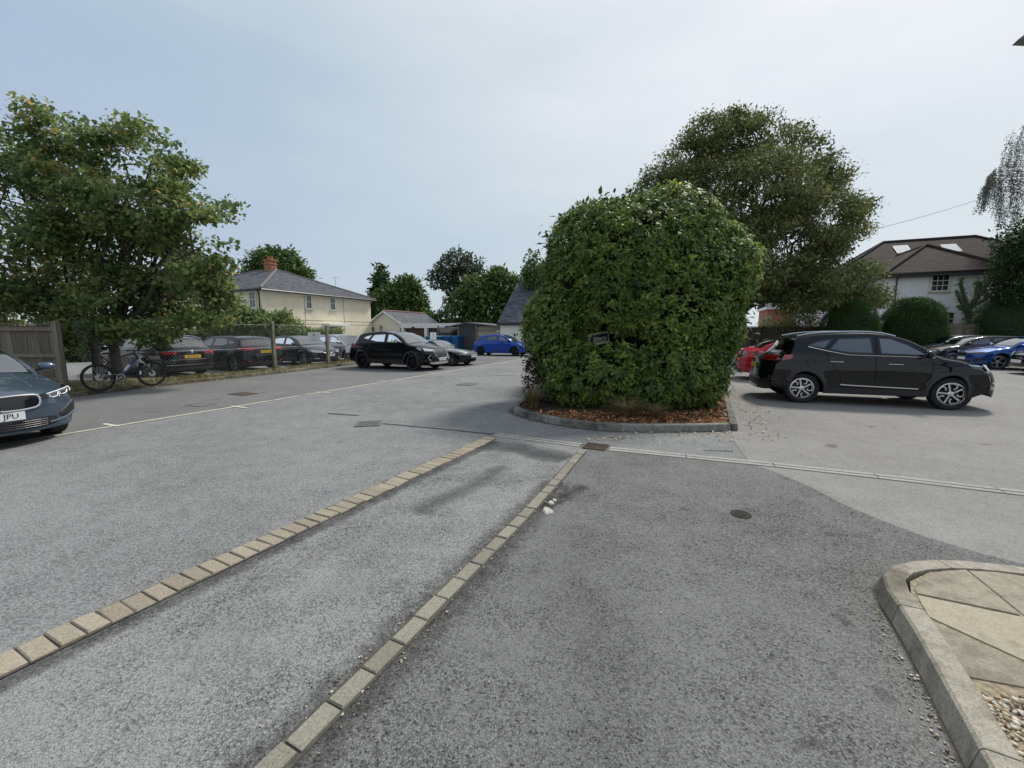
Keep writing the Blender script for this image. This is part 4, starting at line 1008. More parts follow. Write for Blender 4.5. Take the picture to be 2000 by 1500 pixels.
# lamp corner at the top right
q = at(2012, 74, 7.2); e = empty('flood_lamp', q, R(-25), 'grey lamp head poking in at the top right corner', 'lamp')
m = MB(); m.add([(-.17, -.09, -.02), (.02, -.12, -.07), (.16, -.12, -.07), (.16, .12, -.07), (.02, .12, -.07), (-.17, .09, -.02), (-.06, -.07, .08), (.16, -.07, .10), (.16, .07, .10), (-.06, .07, .08)], [(5, 4, 3, 2, 1, 0), (0, 1, 2, 7, 6), (3, 4, 5, 9, 8), (6, 7, 8, 9), (0, 6, 9, 5), (2, 3, 8, 7)]); m.build('housing', plain('grey_housing', (.13, .14, .16), .5), e, fixn=True, bevel=.01)
m = MB(); m.tube([(.12, 0, .0), (.5, 0, .05), (.9, .0, .05)], .03, 8); m.build('bracket', M_['black_plastic'], e)
m = MB(); m.tube([(.9, 0, .25), (.9, 0, -q.z)], .05, 10); m.build('lamp_post', M_['black_plastic'], e)

# --- bicycle
def bicycle(r, f, h, label):
    r, f = Vector(r), Vector(f); d = (f - r); wb = d.length; e = empty('bicycle', (r + f) / 2, math.atan2(d.y, d.x), label, 'bicycle')
    Rw = .345; x0, x1 = -wb/2, wb/2; lean = Matrix.Rotation(R(-7), 4, 'X')
    mk = plain('bike_black', (.012, .012, .014), .35, coat=.4); mb = plain('bike_blue', (.03, .07, .22), .35, coat=.5)
    def T(pts, rad, name, mat, n=7):
        m = MB(); m.tube([lean @ Vector(p) for p in pts], rad, n); return m.build(name, mat, e, smooth=True)
    for x in (x0, x1):
        w = empty('wheel', lean @ Vector((x, 0, Rw)), 0, parent=e); w.rotation_euler = (R(-7), 0, 0)
        P = [(Rw*.955*math.cos(a_), 0, Rw*.955*math.sin(a_)) for a_ in np.linspace(0, 2*math.pi, 41)]; m = MB(); m.tube(P, .027, 8, cap=False); m.build('tyre', M_['rubber'], w, smooth=True)
        P = [(Rw*.87*math.cos(a_), 0, Rw*.87*math.sin(a_)) for a_ in np.linspace(0, 2*math.pi, 41)]; m = MB(); m.tube(P, .013, 6, cap=False); m.build('rim', mk, w, smooth=True)
        m = MB()
        for i in range(24): a_ = 2*math.pi*i/24; m.tube([(.02*math.cos(a_ + 1.2*(-1)**i), .025*(-1)**(i//2), .02*math.sin(a_ + 1.2*(-1)**i)), (Rw*.86*math.cos(a_), 0, Rw*.86*math.sin(a_))], .0018, 3)
        m.build('spokes', M_['satin'], w); m = MB(); m.lathe([(.0, -.06), (.02, -.06), (.02, .06), (.0, .06)], 10, M=Matrix.Rotation(math.pi/2, 4, 'X')); m.lathe([(.03, .035), (.085, .036), (.085, .040), (.03, .040)], 20, M=Matrix.Rotation(math.pi/2, 4, 'X')); m.build('hub', M_['satin'], w)
        m = MB(); a_ = 4.9 if x > 0 else 1.2; m.box(-.05, .05, -.006, .006, Rw*.68, Rw*.78, M=Matrix.Rotation(a_, 4, 'Y')); m.build('reflector', plain('white_reflector', (.8, .8, .8), .3), w)
    bb = (x0 + .43, 0, .30); seat = (x0 + .30, 0, .80); hd = (x1 - .30, 0, .93); hd2 = (x1 - .255, 0, .80)
    T([bb, hd2], .024, 'down_tube', mb); T([seat, hd], .021, 'top_tube', mk); T([bb, seat, (x0 + .285, 0, .92)], .019, 'seat_tube', mk); T([hd2, (x1 - .315, 0, .99)], .024, 'head_tube', mk)
    for s in (1, -1):
        T([(bb[0], s*.03, .30), (x0, s*.06, Rw)], .011, 'chain_stay', mk); T([(seat[0], s*.02, .76), (x0, s*.06, Rw)], .010, 'seat_stay', mk)
        T([(hd2[0] + .005, s*.055, .78), (x1 - .10, s*.055, .56)], .017, 'fork_upper', M_['satin']); T([(x1 - .10, s*.055, .56), (x1, s*.055, Rw)], .022, 'fork_lower', mk)
    T([(hd2[0], -.07, .78), (hd2[0], .07, .78)], .018, 'fork_crown', mk)
    T([(x1 - .315, 0, .99), (x1 - .27, 0, 1.02)], .016, 'stem', mk); T([(x1 - .30, -.34, 1.04), (x1 - .27, -.1, 1.02), (x1 - .27, .1, 1.02), (x1 - .30, .34, 1.04)], .014, 'handlebar', mk)
    for s in (1, -1): T([(x1 - .295, s*.23, 1.035), (x1 - .30, s*.35, 1.04)], .019, 'grip', M_['rubber'])
    m = MB(); vs = []
    for x, w, z in ((-.13, .065, .02), (-.05, .07, .03), (.05, .03, .02), (.14, .018, .01)): vs += [(x, -w, z - .02), (x, -w*.5, z + .02), (x, w*.5, z + .02), (x, w, z - .02)]
    m.add([lean @ (Vector(q) + Vector((x0 + .29, 0, .93))) for q in vs], [(i*4+j, i*4+j+1, (i+1)*4+j+1, (i+1)*4+j) for i in range(3) for j in range(3)] + [(0, 1, 2, 3), (12, 13, 14, 15)] + [(i*4+3, i*4, (i+1)*4, (i+1)*4+3) for i in range(3)]); m.build('saddle', M_['rubber'], e, fixn=True)
    Mt = lean @ Matrix.Translation((bb[0], -.05, .30)) @ Matrix.Rotation(math.pi/2, 4, 'X'); m = MB(); m.lathe([(.075, -.004), (.095, -.004), (.095, .004), (.075, .004)], 28, M=Mt, close=True); m.lathe([(.0, -.006), (.03, -.006), (.03, .006), (.0, .006)], 12, M=Mt); m.build('chainring', M_['satin'], e)
    T([(bb[0], -.07, .30), (bb[0] - .15, -.08, .24)], .012, 'crank', M_['satin']); T([(bb[0], .07, .30), (bb[0] + .15, .08, .36)], .012, 'crank', M_['satin'])
    for x, z, s in ((bb[0] - .15, .24, -1), (bb[0] + .15, .36, 1)): m = MB(); m.box(x - .045, x + .045, s*.09 if s > 0 else -.17, s*.17 if s > 0 else -.09, z - .012, z + .012, M=lean); m.build('pedal', mk, e)
    T([(bb[0] + .02, -.045, .395), (x0, -.045, .40)], .005, 'chain', M_['satin']); T([(bb[0] + .02, -.045, .21), (x0 + .03, -.045, .27)], .005, 'chain', M_['satin'])
    T([(bb[0] + .12, -.02, .47), (bb[0] + .24, -.02, .62)], .034, 'water_bottle', plain('clear_bottle', (.55, .56, .58), .2))
    return e
bicycle((-10.56, 10.42, .09), (-10.14, 11.49, .09), 1.0, 'black and blue mountain bike leaning by the sycamore trunks on the verge')
# ================================================================ CARS
def pchip(pts):
    X = np.array([p[0] for p in pts], float); Y = np.array([p[1] for p in pts], float)
    h = np.diff(X); d = np.diff(Y) / h; m = np.zeros(len(X)); m[0] = d[0]; m[-1] = d[-1]
    for i in range(1, len(X) - 1):
        if d[i-1] * d[i] > 0:
            w1 = 2*h[i] + h[i-1]; w2 = h[i] + 2*h[i-1]; m[i] = (w1 + w2) / (w1/d[i-1] + w2/d[i])
    def f(x):
        x = min(max(x, X[0]), X[-1]); i = min(int(np.searchsorted(X, x, 'right')) - 1, len(X) - 2); t = (x - X[i]) / h[i]
        return (Y[i]*(1+2*t)*(1-t)**2 + h[i]*m[i]*t*(1-t)**2 + Y[i+1]*t*t*(3-2*t) + h[i]*m[i+1]*t*t*(t-1))
    return f
def sm(t): t = min(max(t, 0.0), 1.0); return t*t*(3-2*t)
class Car:
    def __init__(c, name, loc, ang, label, group, **k):
        c.k = k
        c.L, c.Wd, c.H, c.wb, c.fo, c.R = k['L'], k['W'], k['H'], k['wb'], k['fo'], k['R']
        c.hw = c.Wd / 2; c.paint = k['paint']; c.tw = k.get('tw', 0.215)
        c.xf = c.L/2 - c.fo; c.xr = c.xf - c.wb; c.Ra = c.R + k.get('agap', 0.055)
        c.top = pchip(k['top']); c.zb = k['belt']; c.tum = k.get('tum', 0.44); c.sill = k.get('sill', 0.22)
        c.cf = k.get('cf', 0.34); c.cr = k.get('cr', 0.26); c.pw = k.get('pw', 3.0)
        c.noseW, c.tailW = k.get('noseW', 0.95), k.get('tailW', 0.95)
        c.fz = pchip(k.get('nose', [(0.1, -0.10), (0.28, -0.02), (0.5, 0.0), (0.68, -0.03), (0.9, -0.16), (1.2, -0.5)]))
        c.rz = pchip(k.get('tail', [(0.1, -0.12), (0.3, -0.02), (0.5, 0.0), (0.68, -0.02), (0.95, -0.10), (1.3, -0.3)]))
        c.root = empty(name, (loc[0], loc[1], k.get('z', 0.0)), ang, label, k.get('cat', 'car'), group)
        c.body()
    def T(c, x): return c.top((c.L/2 - x) / c.L)
    def plan(c, x):
        t = x / (c.L/2)
        return 1 - (1 - c.noseW) * max(0, t)**2.2 if t > 0 else 1 - (1 - c.tailW) * (-t)**2.4
    def Wz(c, x, z):
        zb = c.zb
        if z <= zb:
            u = (z - 0.15) / (zb - 0.15)
            v = 0.955 + 0.045 * sm(u / 0.42) - 0.045 * sm((u - 0.62) / 0.38)
            v += 0.010 * math.exp(-((u - 0.80) / 0.05)**2) - 0.014 * math.exp(-((u - 0.45) / 0.11)**2) * sm((c.Ra*1.9 - 0.0) and min(1, min(abs(x - c.xf), abs(x - c.xr)) / (c.Ra * 1.8)))
            # flared arches
            for xa in (c.xf, c.xr):
                d = math.hypot(x - xa, z - c.R) - c.Ra
                v += 0.020 * math.exp(-(d / 0.09)**2) if d > -0.03 else 0
            return c.hw * c.plan(x) * v
        return c.hw * c.plan(x) * 0.955 - c.tum * (z - zb) - 0.10 * (z - zb)**2
    def warp(c, x, y, z):
        t = x / (c.L/2); r = min(abs(y) / c.hw, 1.0)
        s = sm((t - 0.42) / 0.58)**2
        x2 = x + s * (c.fz(z) - c.cf * r**c.pw)
        s = sm((-t - 0.42) / 0.58)**2
        x2 -= s * (c.rz(z) - c.cr * r**c.pw)
        # plan curvature of the two screens
        g = c.k.get('wscurve', 0.10)
        x2 += g * (1 - r*r) * math.exp(-((t - c.k.get('wst', 0.33)) / 0.22)**2) * sm((z - 0.75) / 0.3)
        x2 -= 0.7 * g * (1 - r*r) * math.exp(-((t + c.k.get('rst', 0.85)) / 0.14)**2) * sm((z - 0.75) / 0.3)
        return Vector((x2, y, z))
    def edge(c, x):
        """height and y where the side turns into the top"""
        zt = c.T(x); cab = sm((zt - c.zb - 0.05) / 0.2)
        crown = 0.055 * (1 - cab) + 0.035 * cab; r = 0.075 * (1 - cab) + 0.055 * cab
        ze = zt - crown - r
        return zt, crown, r, ze
    def side(c, x, z, s=1): return c.warp(x, s * c.Wz(x, z), z)
    def topy(c, x):
        zt, crown, r, ze = c.edge(x); return c.Wz(x, ze) - r
    def topp(c, x, u):
        zt, crown, r, ze = c.edge(x); y = u * (c.Wz(x, ze) - r)
        return c.warp(x, y, zt - crown * abs(u)**2.2)
    def front(c, y, z): return c.warp(c.L/2, y, z)
    def rear(c, y, z): return c.warp(-c.L/2, y, z)
    def zbot(c, x):
        for xa in (c.xf, c.xr):
            d = abs(x - xa)
            if d <= c.Ra: return c.R + math.sqrt(max(0, c.Ra**2 - d*d))
        t = x / (c.L/2); lift = c.k.get('lift', 0.06)
        return c.sill + lift * sm((abs(t) - 0.8) / 0.2)
    def body(c):
        k = c.k; xs = set(np.round(np.linspace(-c.L/2, c.L/2, 74), 4))
        for xa in (c.xf, c.xr):
            xs = {x for x in xs if abs(abs(x - xa) - c.Ra) > 0.02}
            for a_ in np.linspace(0, math.pi, 25): xs.add(round(xa + c.Ra * math.cos(a_), 4))
            xs |= {round(xa + c.Ra + 0.003, 4), round(xa - c.Ra - 0.003, 4)}
        for p, z in k['top']: xs.add(round(c.L/2 - p * c.L, 4))
        for p in list(np.linspace(k['rs'][0], k['rs'][1], 9)) + list(k['ws']): xs.add(round(c.L/2 - p * c.L, 4))
        xs = sorted(xs); c.xs = xs
        NS, NC, NT = 20, 4, 8
        wins = [w for w in k['wins']]
        sc0, sc1 = k['ws']; rc0, rc1 = k['rs']           # windscreen and rear screen spans as fractions from the nose
        rows = []
        for x in xs:
            zt, crown, r, ze = c.edge(x); zb_ = c.zbot(x); pr = []
            for i in range(NS + 1):
                z = zb_ + (ze - zb_) * i / NS; pr.append((c.Wz(x, z), z, 's'))
            ye = c.Wz(x, ze)
            for i in range(1, NC + 1):
                a_ = math.pi/2 * i / NC; pr.append((ye - r + r * math.cos(a_), ze + r * math.sin(a_), 'c'))
            for i in range(1, NT + 1):
                u = 1 - i / NT; pr.append((u * (ye - r), zt - crown * u**2.2, 't'))
            rows.append(pr)
        n = len(rows[0]); full = 2*n - 1; V = []; info = []
        for x, pr in zip(xs, rows):
            line = [(y, z, w) for y, z, w in pr] + [(-y, z, w) for y, z, w in reversed(pr[:-1])]
            for y, z, w in line: V.append(c.warp(x, y, z)); info.append((x, y, z, w))
        def inside(i):
            x, y, z, w = info[i]; p = (c.L/2 - x) / c.L
            if w == 's': return any(in_poly((p, z), q) for q in wins)
            if w in 't':
                if abs(y) > c.topy(x) * 0.93: return False
                return sc0 + 0.012 < p < sc1 - 0.006 or rc0 + 0.006 < p < rc1 - 0.006
            return False
        ins = [inside(i) for i in range(len(V))]
        fs = []
        for a_ in range(len(xs) - 1):
            for b_ in range(full - 1):
                q = (a_*full+b_, a_*full+b_+1, (a_+1)*full+b_+1, (a_+1)*full+b_)
                if all(ins[i] for i in q): continue
                fs.append(q)
        # nose and tail caps
        for end, x in ((1, xs[-1]), (0, xs[0])):
            pr = rows[-1] if end else rows[0]; base = (len(xs) - 1) * full if end else 0
            M = 2 * NT; prev = None
            ri = [i for i, q in enumerate(pr) if q[2] != 't']
            for idx in ri:
                y, z, w = pr[idx]; last = idx == ri[-1]; ids = []
                if last: ids = [base + idx + j for j in range(M + 1)]
                else:
                    for j in range(M + 1):
                        if j == 0: ids.append(base + idx)
                        elif j == M: ids.append(base + full - 1 - idx)
                        else:
                            yy = y * (1 - 2*j/M); V.append(c.warp(x, yy, z)); ids.append(len(V) - 1)
                if prev:
                    for j in range(M): fs.append((prev[j], prev[j+1], ids[j+1], ids[j]))
                prev = ids
        m = MB(); m.add(V, fs)
        o = m.build('body', c.paint, c.root, smooth=True, fixn=True, angle=38)
        # dark floor pan and wheel housings
        hw = c.hw - c.tw - 0.07; m = MB()
        m.box(-c.L/2 + 0.50, c.L/2 - 0.52, -hw, hw, c.sill - 0.03, 0.55)
        m.box(c.xr + c.Ra + 0.02, c.xf - c.Ra - 0.02, -c.hw*0.93, c.hw*0.93, c.sill - 0.02, c.sill + 0.12)
        m.build('underbody', M_['underbody'], c.root)
        c.windows(); c.wheels(); c.cabin()
    # -- surface patches: P(u,v) sampled on a grid, raised and skirted
    def patch(c, P, us, vs, off, ctr=None, m=None, mi=0):
        m = m or MB(); cen = Vector(ctr or (0, 0, 0.6)); rows = []; low = []
        for u in us:
            for v in vs:
                p = P(u, v); e = 1e-3; du = P(u + e, v) - P(u - e, v); dv = P(u, v + e) - P(u, v - e); nn = du.cross(dv)
                if nn.length < 1e-12: nn = p - cen
                nn.normalize()
                if nn.dot(p - Vector((p.x*0.7, 0, min(p.z, 0.6)))) < 0: nn = -nn
                rows.append(p + nn * off); low.append(p - nn * 0.006)
        a_, b_ = len(us), len(vs); fs = [(i*b_+j, i*b_+j+1, (i+1)*b_+j+1, (i+1)*b_+j) for i in range(a_-1) for j in range(b_-1)]
        n = a_*b_; bd = [i*b_ for i in range(a_)] + [(a_-1)*b_+j for j in range(1, b_)] + [i*b_+b_-1 for i in range(a_-2, -1, -1)] + [j for j in range(b_-2, 0, -1)]
        fs += [(bd[i], bd[(i+1) % len(bd)], n + bd[(i+1) % len(bd)], n + bd[i]) for i in range(len(bd))]
        m.add(rows + low, fs, mi); return m
    def lad(c, surf, stations, off=0.006, s=1, n=12, k=5, m=None, mi=0):
        """patch between a lower and an upper curve given as (u, lo, hi)"""
        lo = pchip([(q[0], q[1]) for q in stations]); hi = pchip([(q[0], q[2]) for q in stations])
        u0, u1 = stations[0][0], stations[-1][0]
        def P(u, v):
            uu = min(max(u, u0), u1); z = lo(uu) + (hi(uu) - lo(uu)) * v
            if surf == 'f': return c.front(s * uu, z)
            if surf == 'r': return c.rear(s * uu, z)
            return c.side(c.L/2 - uu * c.L, z, s)
        return c.patch(P, list(np.linspace(u0, u1, n)), list(np.linspace(0, 1, k)), off, m=m, mi=mi)
    def line(c, pts, w=0.012, off=0.003, s=1, m=None, mi=0, r=None):
        """tube following the side surface through (fraction, z) points"""
        if len(pts) < 12:
            q = []
            for (p0, z0), (p1, z1) in zip(pts, pts[1:]): q += [(p0 + (p1 - p0)*i/6, z0 + (z1 - z0)*i/6) for i in range(6)]
            pts = q + [pts[-1]]
        P = [c.side(c.L/2 - p * c.L, z, s) + Vector((0, s * off, 0)) for p, z in pts]
        return (m or MB()).tube(P, r or w/2, 5, mi)
    def windows(c):
        k = c.k
        trim = MB()
        for s in (1, -1):
            for wi, w in enumerate(k['wins']):
                # dense boundary so that it follows the body, then inset for the rubber edge
                pts = [Vector(((c.L/2 - p*c.L), z)) for p, z in w]
                n = len(pts); cen = sum(pts, Vector((0, 0))) / n; ins = []
                for i in range(n):
                    a_, b_, d_ = pts[i-1], pts[i], pts[(i+1) % n]
                    n1 = Vector((-(b_-a_).y, (b_-a_).x)).normalized(); n2 = Vector((-(d_-b_).y, (d_-b_).x)).normalized()
                    if n1.dot(cen - b_) < 0: n1 = -n1
                    if n2.dot(cen - b_) < 0: n2 = -n2
                    bi = (n1 + n2).normalized(); ins.append(b_ + bi * min(0.028 / max(0.35, bi.dot(n1)), 0.06))
                f = lambda q, o_: c.side(q.x, q.y, s) + Vector((0, s * o_, 0))
                outer = [f(q, 0.006) for q in pts]; inner = [f(q, 0.006) for q in ins]; back = [f(q, -0.01) for q in pts]
                trim.add(outer + inner + back, [(i, (i+1) % n, n + (i+1) % n, n + i) for i in range(n)] + [(i, (i+1) % n, 2*n + (i+1) % n, 2*n + i) for i in range(n)])
                g = MB(); g.add([f(q, 0.004) for q in ins], [tuple(range(n))])
                g.build('side_window', M_['privacy'] if wi in k.get('privacy', ()) else M_['glass'], c.root)
        for nm, (p0, p1), gm in (('windscreen', k['ws'], M_['screen']), ('rear_window', k['rs'], M_[k.get('rglass', 'glass')])):
            x0, x1 = c.L/2 - p0*c.L, c.L/2 - p1*c.L; ln = abs(x1 - x0)
            e = 0.035 / ln; us = [0, e] + list(np.linspace(e, 1 - e, 9))[1:-1] + [1 - e, 1]; vv = [-0.97, -0.925] + list(np.linspace(-0.925, 0.925, 11))[1:-1] + [0.925, 0.97]
            P = lambda u, v: c.topp(x0 + (x1 - x0) * u, v)
            c_ = [[P(u, v) for v in vv] for u in us]; g = MB(); gs = []
            vs = []; 
            for i, u in enumerate(us):
                for j, v in enumerate(vv):
                    p = c_[i][j]; du = P(min(u+1e-3, 1), v) - P(max(u-1e-3, 0), v); dv = P(u, v+1e-3) - P(u, v-1e-3); nn = du.cross(dv).normalized()
                    if nn.z < 0: nn = -nn
                    vs.append(p + nn * 0.005)
            b_ = len(vv); ring, core = [], []
            for i in range(len(us) - 1):
                for j in range(b_ - 1):
                    q = (i*b_+j, i*b_+j+1, (i+1)*b_+j+1, (i+1)*b_+j)
                    (ring if i in (0, len(us)-2) or j in (0, b_-2) else core).append(q)
            trim.add(vs, ring); g.add(vs, core); g.build(nm, gm, c.root, smooth=True)
        trim.build('window_trim', M_['gloss_black'], c.root)
    def wheels(c):
        k = c.k; st = k.get('rim', 'twin')
        for xa in (c.xf, c.xr):
            for s in (1, -1):
                y = s * (c.hw * c.plan(xa) * k.get('track', 0.985) - c.tw/2 - 0.012)
                e = empty('wheel', (xa, y, c.R), 0, parent=c.root)
                Rm = c.R * k.get('rimk', 0.70); t = c.tw/2
                Mx = Matrix.Rotation(-s * math.pi/2, 4, 'X')
                m = MB(); m.lathe([(Rm, -t*0.8), (Rm + 0.02, -t*0.97), (c.R - 0.03, -t), (c.R - 0.008, -t*0.86), (c.R, -t*0.5), (c.R, t*0.5), (c.R - 0.008, t*0.86), (c.R - 0.03, t), (Rm + 0.02, t*0.97), (Rm, t*0.8), (Rm - 0.012, t*0.5), (Rm - 0.012, -t*0.5)], 40, M=Mx, close=True)
                m.build('tyre', M_['rubber'], e, smooth=True, fixn=True)
                m = MB(); m.lathe([(Rm - 0.002, t*0.84), (Rm - 0.016, t*0.82), (Rm - 0.022, t*0.3), (Rm - 0.03, -0.02), (0.17 * c.R/0.33, -0.02), (0.16 * c.R/0.33, 0.0), (0.0, 0.0)], 40, M=Mx, mi=1)
                m.lathe([(Rm + 0.003, t*0.83), (Rm - 0.012, t*0.86), (Rm - 0.016, t*0.80)], 40, M=Mx, mi=0)
                def rib(pts, w, z0, z1, mi):
                    P = [Vector((p[0]*math.cos(p[1]), p[0]*math.sin(p[1]), 0)) for p in pts]
                    for a_, b_ in zip(P, P[1:]):
                        d = (b_ - a_).normalized(); nn = Vector((-d.y, d.x, 0)) * w/2
                        vs = [a_-nn, b_-nn, b_+nn, a_+nn]
                        vs = [Vector((q.x, q.y, z0)) for q in vs] + [Vector((q.x, q.y, z1)) for q in vs]
                        m.add([Mx @ q for q in vs], [(0,1,5,4),(1,2,6,5),(2,3,7,6),(3,0,4,7),(4,5,6,7)], mi)
                zt = t*0.62; r0 = 0.045; r1 = Rm - 0.014
                if st == 'blade':
                    for i in range(5):
                        a_ = 2*math.pi*i/5 + 0.5
                        rib([(0.0, a_), (r1*0.6, a_ - 0.02*s), (r1, a_ - 0.05*s)], 0.03, zt - 0.03, zt, 0)
                        rib([(r1, a_ - 0.05*s), (r1*0.985, a_ + 0.35*s), (r1*0.96, a_ + 0.72*s)], 0.028, zt - 0.03, zt, 0)
                        rib([(r1*0.96, a_ + 0.72*s), (r1*0.62, a_ + 0.84*s), (r1*0.5, a_ + 0.55*s)], 0.022, zt - 0.03, zt - 0.004, 0)
                        rib([(r0, a_ + 0.5*s), (r1, a_ + 0.95*s)], 0.03, zt - 0.06, zt - 0.03, 1)
                elif st == 'twin':
                    for i in range(5):
                        a_ = 2*math.pi*i/5 + 0.3
                        for d in (-0.10, 0.10): rib([(r0*0.8, a_ + d*3), (r1, a_ + d*1.25)], 0.024, zt - 0.03, zt, 0)
                elif st == 'multi':
                    for i in range(10):
                        a_ = 2*math.pi*i/10; rib([(0.02, a_), (r1, a_ + 0.06)], 0.022, zt - 0.03, zt, 0)
                else:
                    for i in range(5):
                        a_ = 2*math.pi*i/5 + 0.3; rib([(0.02, a_), (r1*0.55, a_), (r1, a_ + 0.12)], 0.05, zt - 0.03, zt, 0)
                m.lathe([(0.055, zt - 0.03), (0.052, zt + 0.004), (0.03, zt + 0.010), (0.0, zt + 0.010)], 16, M=Mx, mi=0)
                m.build('rim', [k.get('rimmat', M_['alloy']), M_['dark_alloy']], e)
    def cabin(c):
        k = c.k; p0 = k.get('seatp', 0.47); x = c.L/2 - p0*c.L; zf = 0.42 + (c.H - 1.43) * 0.5
        for xx, ys in ((x, (0.37, -0.37)), (x - 0.88, (0.0,))):
            if k.get('seats2') and ys == (0.0,): continue
            for y in ys:
                w = 0.26 if y else 0.60; m = MB()
                Mt = Matrix.Translation((xx, y, zf)) @ Matrix.Rotation(R(-16), 4, 'Y')
                m.box(-0.08, 0.06, -w, w, 0.0, 0.56, M=Mt)
                m.box(-0.02, 0.50, -w, w, -0.06, 0.08, M=Matrix.Translation((xx, y, zf)))
                for hy in ((0.0,) if y else (-0.4, 0.4)): m.box(-0.05, 0.05, hy - 0.12, hy + 0.12, 0.60, 0.76, M=Mt)
                m.build('seat', M_['seat'], c.root, bevel=0.04)
        xd = c.L/2 - (k['ws'][0] + 0.035) * c.L; zd = c.T(c.L/2 - k['ws'][0]*c.L) - 0.10
        m = MB(); m.box(xd - 0.42, xd + 0.05, -c.hw*0.82, c.hw*0.82, zd - 0.35, zd); m.build('dashboard', M_['interior'], c.root, bevel=0.04)
        m = MB(); Mt = Matrix.Translation((xd - 0.50, -0.37, zd - 0.04)) @ Matrix.Rotation(R(70), 4, 'Y')
        P = [Mt @ Vector((0.18*math.cos(a_), 0.18*math.sin(a_), 0)) for a_ in np.linspace(0, 2*math.pi, 19)]
        m.tube(P, 0.014, 6); m.build('steering_wheel', M_['interior'], c.root)
        m = MB(); hx = c.L/2 - 0.30 * c.L; m.box(-c.L*0.40, hx, -c.hw*0.8, c.hw*0.8, 0.56, 0.60); m.build('cabin_floor', M_['interior'], c.root)
    # ---- fittings
    def part(c, name, m, mat, smooth=False, **kw): return m.build(name, mat, c.root, smooth=smooth, **kw)
    def mirror(c, p, z, mat, s, ylen=0.17):
        b = c.side(c.L/2 - p*c.L, z, s); m = MB()
        vs = []; 
        for i, (dy, sx) in enumerate(((0.06, 0.7), (0.10, 0.95), (0.19, 1.0), (0.235, 0.75), (0.25, 0.4))):
            for a_ in np.linspace(0, 2*math.pi, 13)[:-1]:
                vs.append(b + Vector((0.085*sx*math.cos(a_)*(1.0 if math.cos(a_) > 0 else 0.55), s*dy, 0.03 + 0.075*sx*math.sin(a_))))
        fs = [(i*12+j, i*12+(j+1)%12, (i+1)*12+(j+1)%12, (i+1)*12+j) for i in range(4) for j in range(12)] + [tuple(range(12)), tuple(48 + j for j in range(12))]
        m.add(vs, fs); o = c.part('door_mirror', m, mat, True, fixn=True)
        m = MB(); m.tube([b + Vector((0, -s*0.02, -0.02)), b + Vector((0, s*0.10, -0.01))], 0.025, 6); m.build('mirror_arm', M_['black_plastic'], o)
    def handle(c, p, z, s, mat=None):
        m = MB(); c.line([(p - 0.028, z - 0.002), (p, z), (p + 0.028, z)], s=s, off=0.016, r=0.013, m=m); c.part('door_handle', m, mat or c.paint)
    def seams(c, s, lines):
        for l_ in lines: c.part('door_seam', c.line(l_, s=s, off=0.0005, r=0.0045), M_['underbody'])
    def plate(c, where, z, text, yellow=False, w=0.52, h=0.115, tilt=0.0):
        p = c.front(0, z) if where == 'f' else c.rear(0, z); sg = 1 if where == 'f' else -1
        x = p.x + sg * 0.012
        m = MB(); Mt = Matrix.Translation((x, 0, z)) @ Matrix.Rotation(R(-sg*tilt), 4, 'Y'); m.box(-0.006, 0.006, -w/2, w/2, -h/2, h/2, M=Mt)
        o = c.part('number_plate', m, M_['yellow_plate'] if yellow else M_['white_plate'])
        if text:
            Mt2 = Matrix.Translation((x + sg*0.0075, 0, z)) @ Matrix.Rotation(sg * math.pi/2, 4, 'Z') @ Matrix.Rotation(math.pi/2, 4, 'X')
            text_mesh(text, 0.098, o, M_['plate_text'], Mt2)
    def disc(c, where, z, r, mat=None, name='badge', y=0.0, ring=False):
        p = c.front(y, z) if where == 'f' else c.rear(y, z); sg = 1 if where == 'f' else -1
        Mt = Matrix.Translation((p.x + sg*0.006, y, z)) @ Matrix.Rotation(sg * math.pi/2, 4, 'Y'); m = MB()
        if ring: m.lathe([(r, -0.01), (r, 0.012), (r*0.84, 0.012), (r*0.84, -0.01)], 24, M=Mt)
        else: m.lathe([(r, -0.01), (r, 0.010), (r*0.9, 0.014), (0, 0.014)], 24, M=Mt)
        return c.part(name, m, mat or M_['chrome'])
    def arches(c, mat, w=0.055, sills=True):
        for s in (1, -1):
            for xa in (c.xf, c.xr):
                m = MB(); ang = np.linspace(0.0, math.pi, 25); vs = []
                pr = ((c.Ra - 0.004, -0.05), (c.Ra - 0.004, 0.010), (c.Ra + w*0.5, 0.016), (c.Ra + w, 0.010), (c.Ra + w, -0.01))
                def foot(sx): return [c.side(xa + sx*rr, c.sill, s) + Vector((0, s*o_, 0)) for rr, o_ in pr]
                vs += foot(1)
                for a_ in ang:
                    for rr, o_ in pr:
                        x, z = xa + rr*math.cos(a_), c.R + rr*math.sin(a_); q = c.side(x, z, s); vs.append(q + Vector((0, s*o_, 0)))
                vs += foot(-1)
                m.add(vs, [(i*5+j, i*5+j+1, (i+1)*5+j+1, (i+1)*5+j) for i in range(26) for j in range(4)])
                c.part('wheel_arch_trim', m, mat, True, fixn=True, angle=50)
            if sills:
                m = MB(); x0, x1 = c.xr + c.Ra + w, c.xf - c.Ra - w; st = list(np.linspace(x0, x1, 9)); vs = []
                for x in st:
                    for z, o_ in ((c.sill - 0.02, -0.03), (c.sill - 0.01, 0.012), (c.sill + 0.12, 0.014), (c.sill + 0.13, -0.005)): vs.append(c.side(x, z, s) + Vector((0, s*o_, 0)))
                m.add(vs, [(i*4+j, i*4+j+1, (i+1)*4+j+1, (i+1)*4+j) for i in range(8) for j in range(3)])
                c.part('sill_trim', m, mat, True, fixn=True, angle=50)
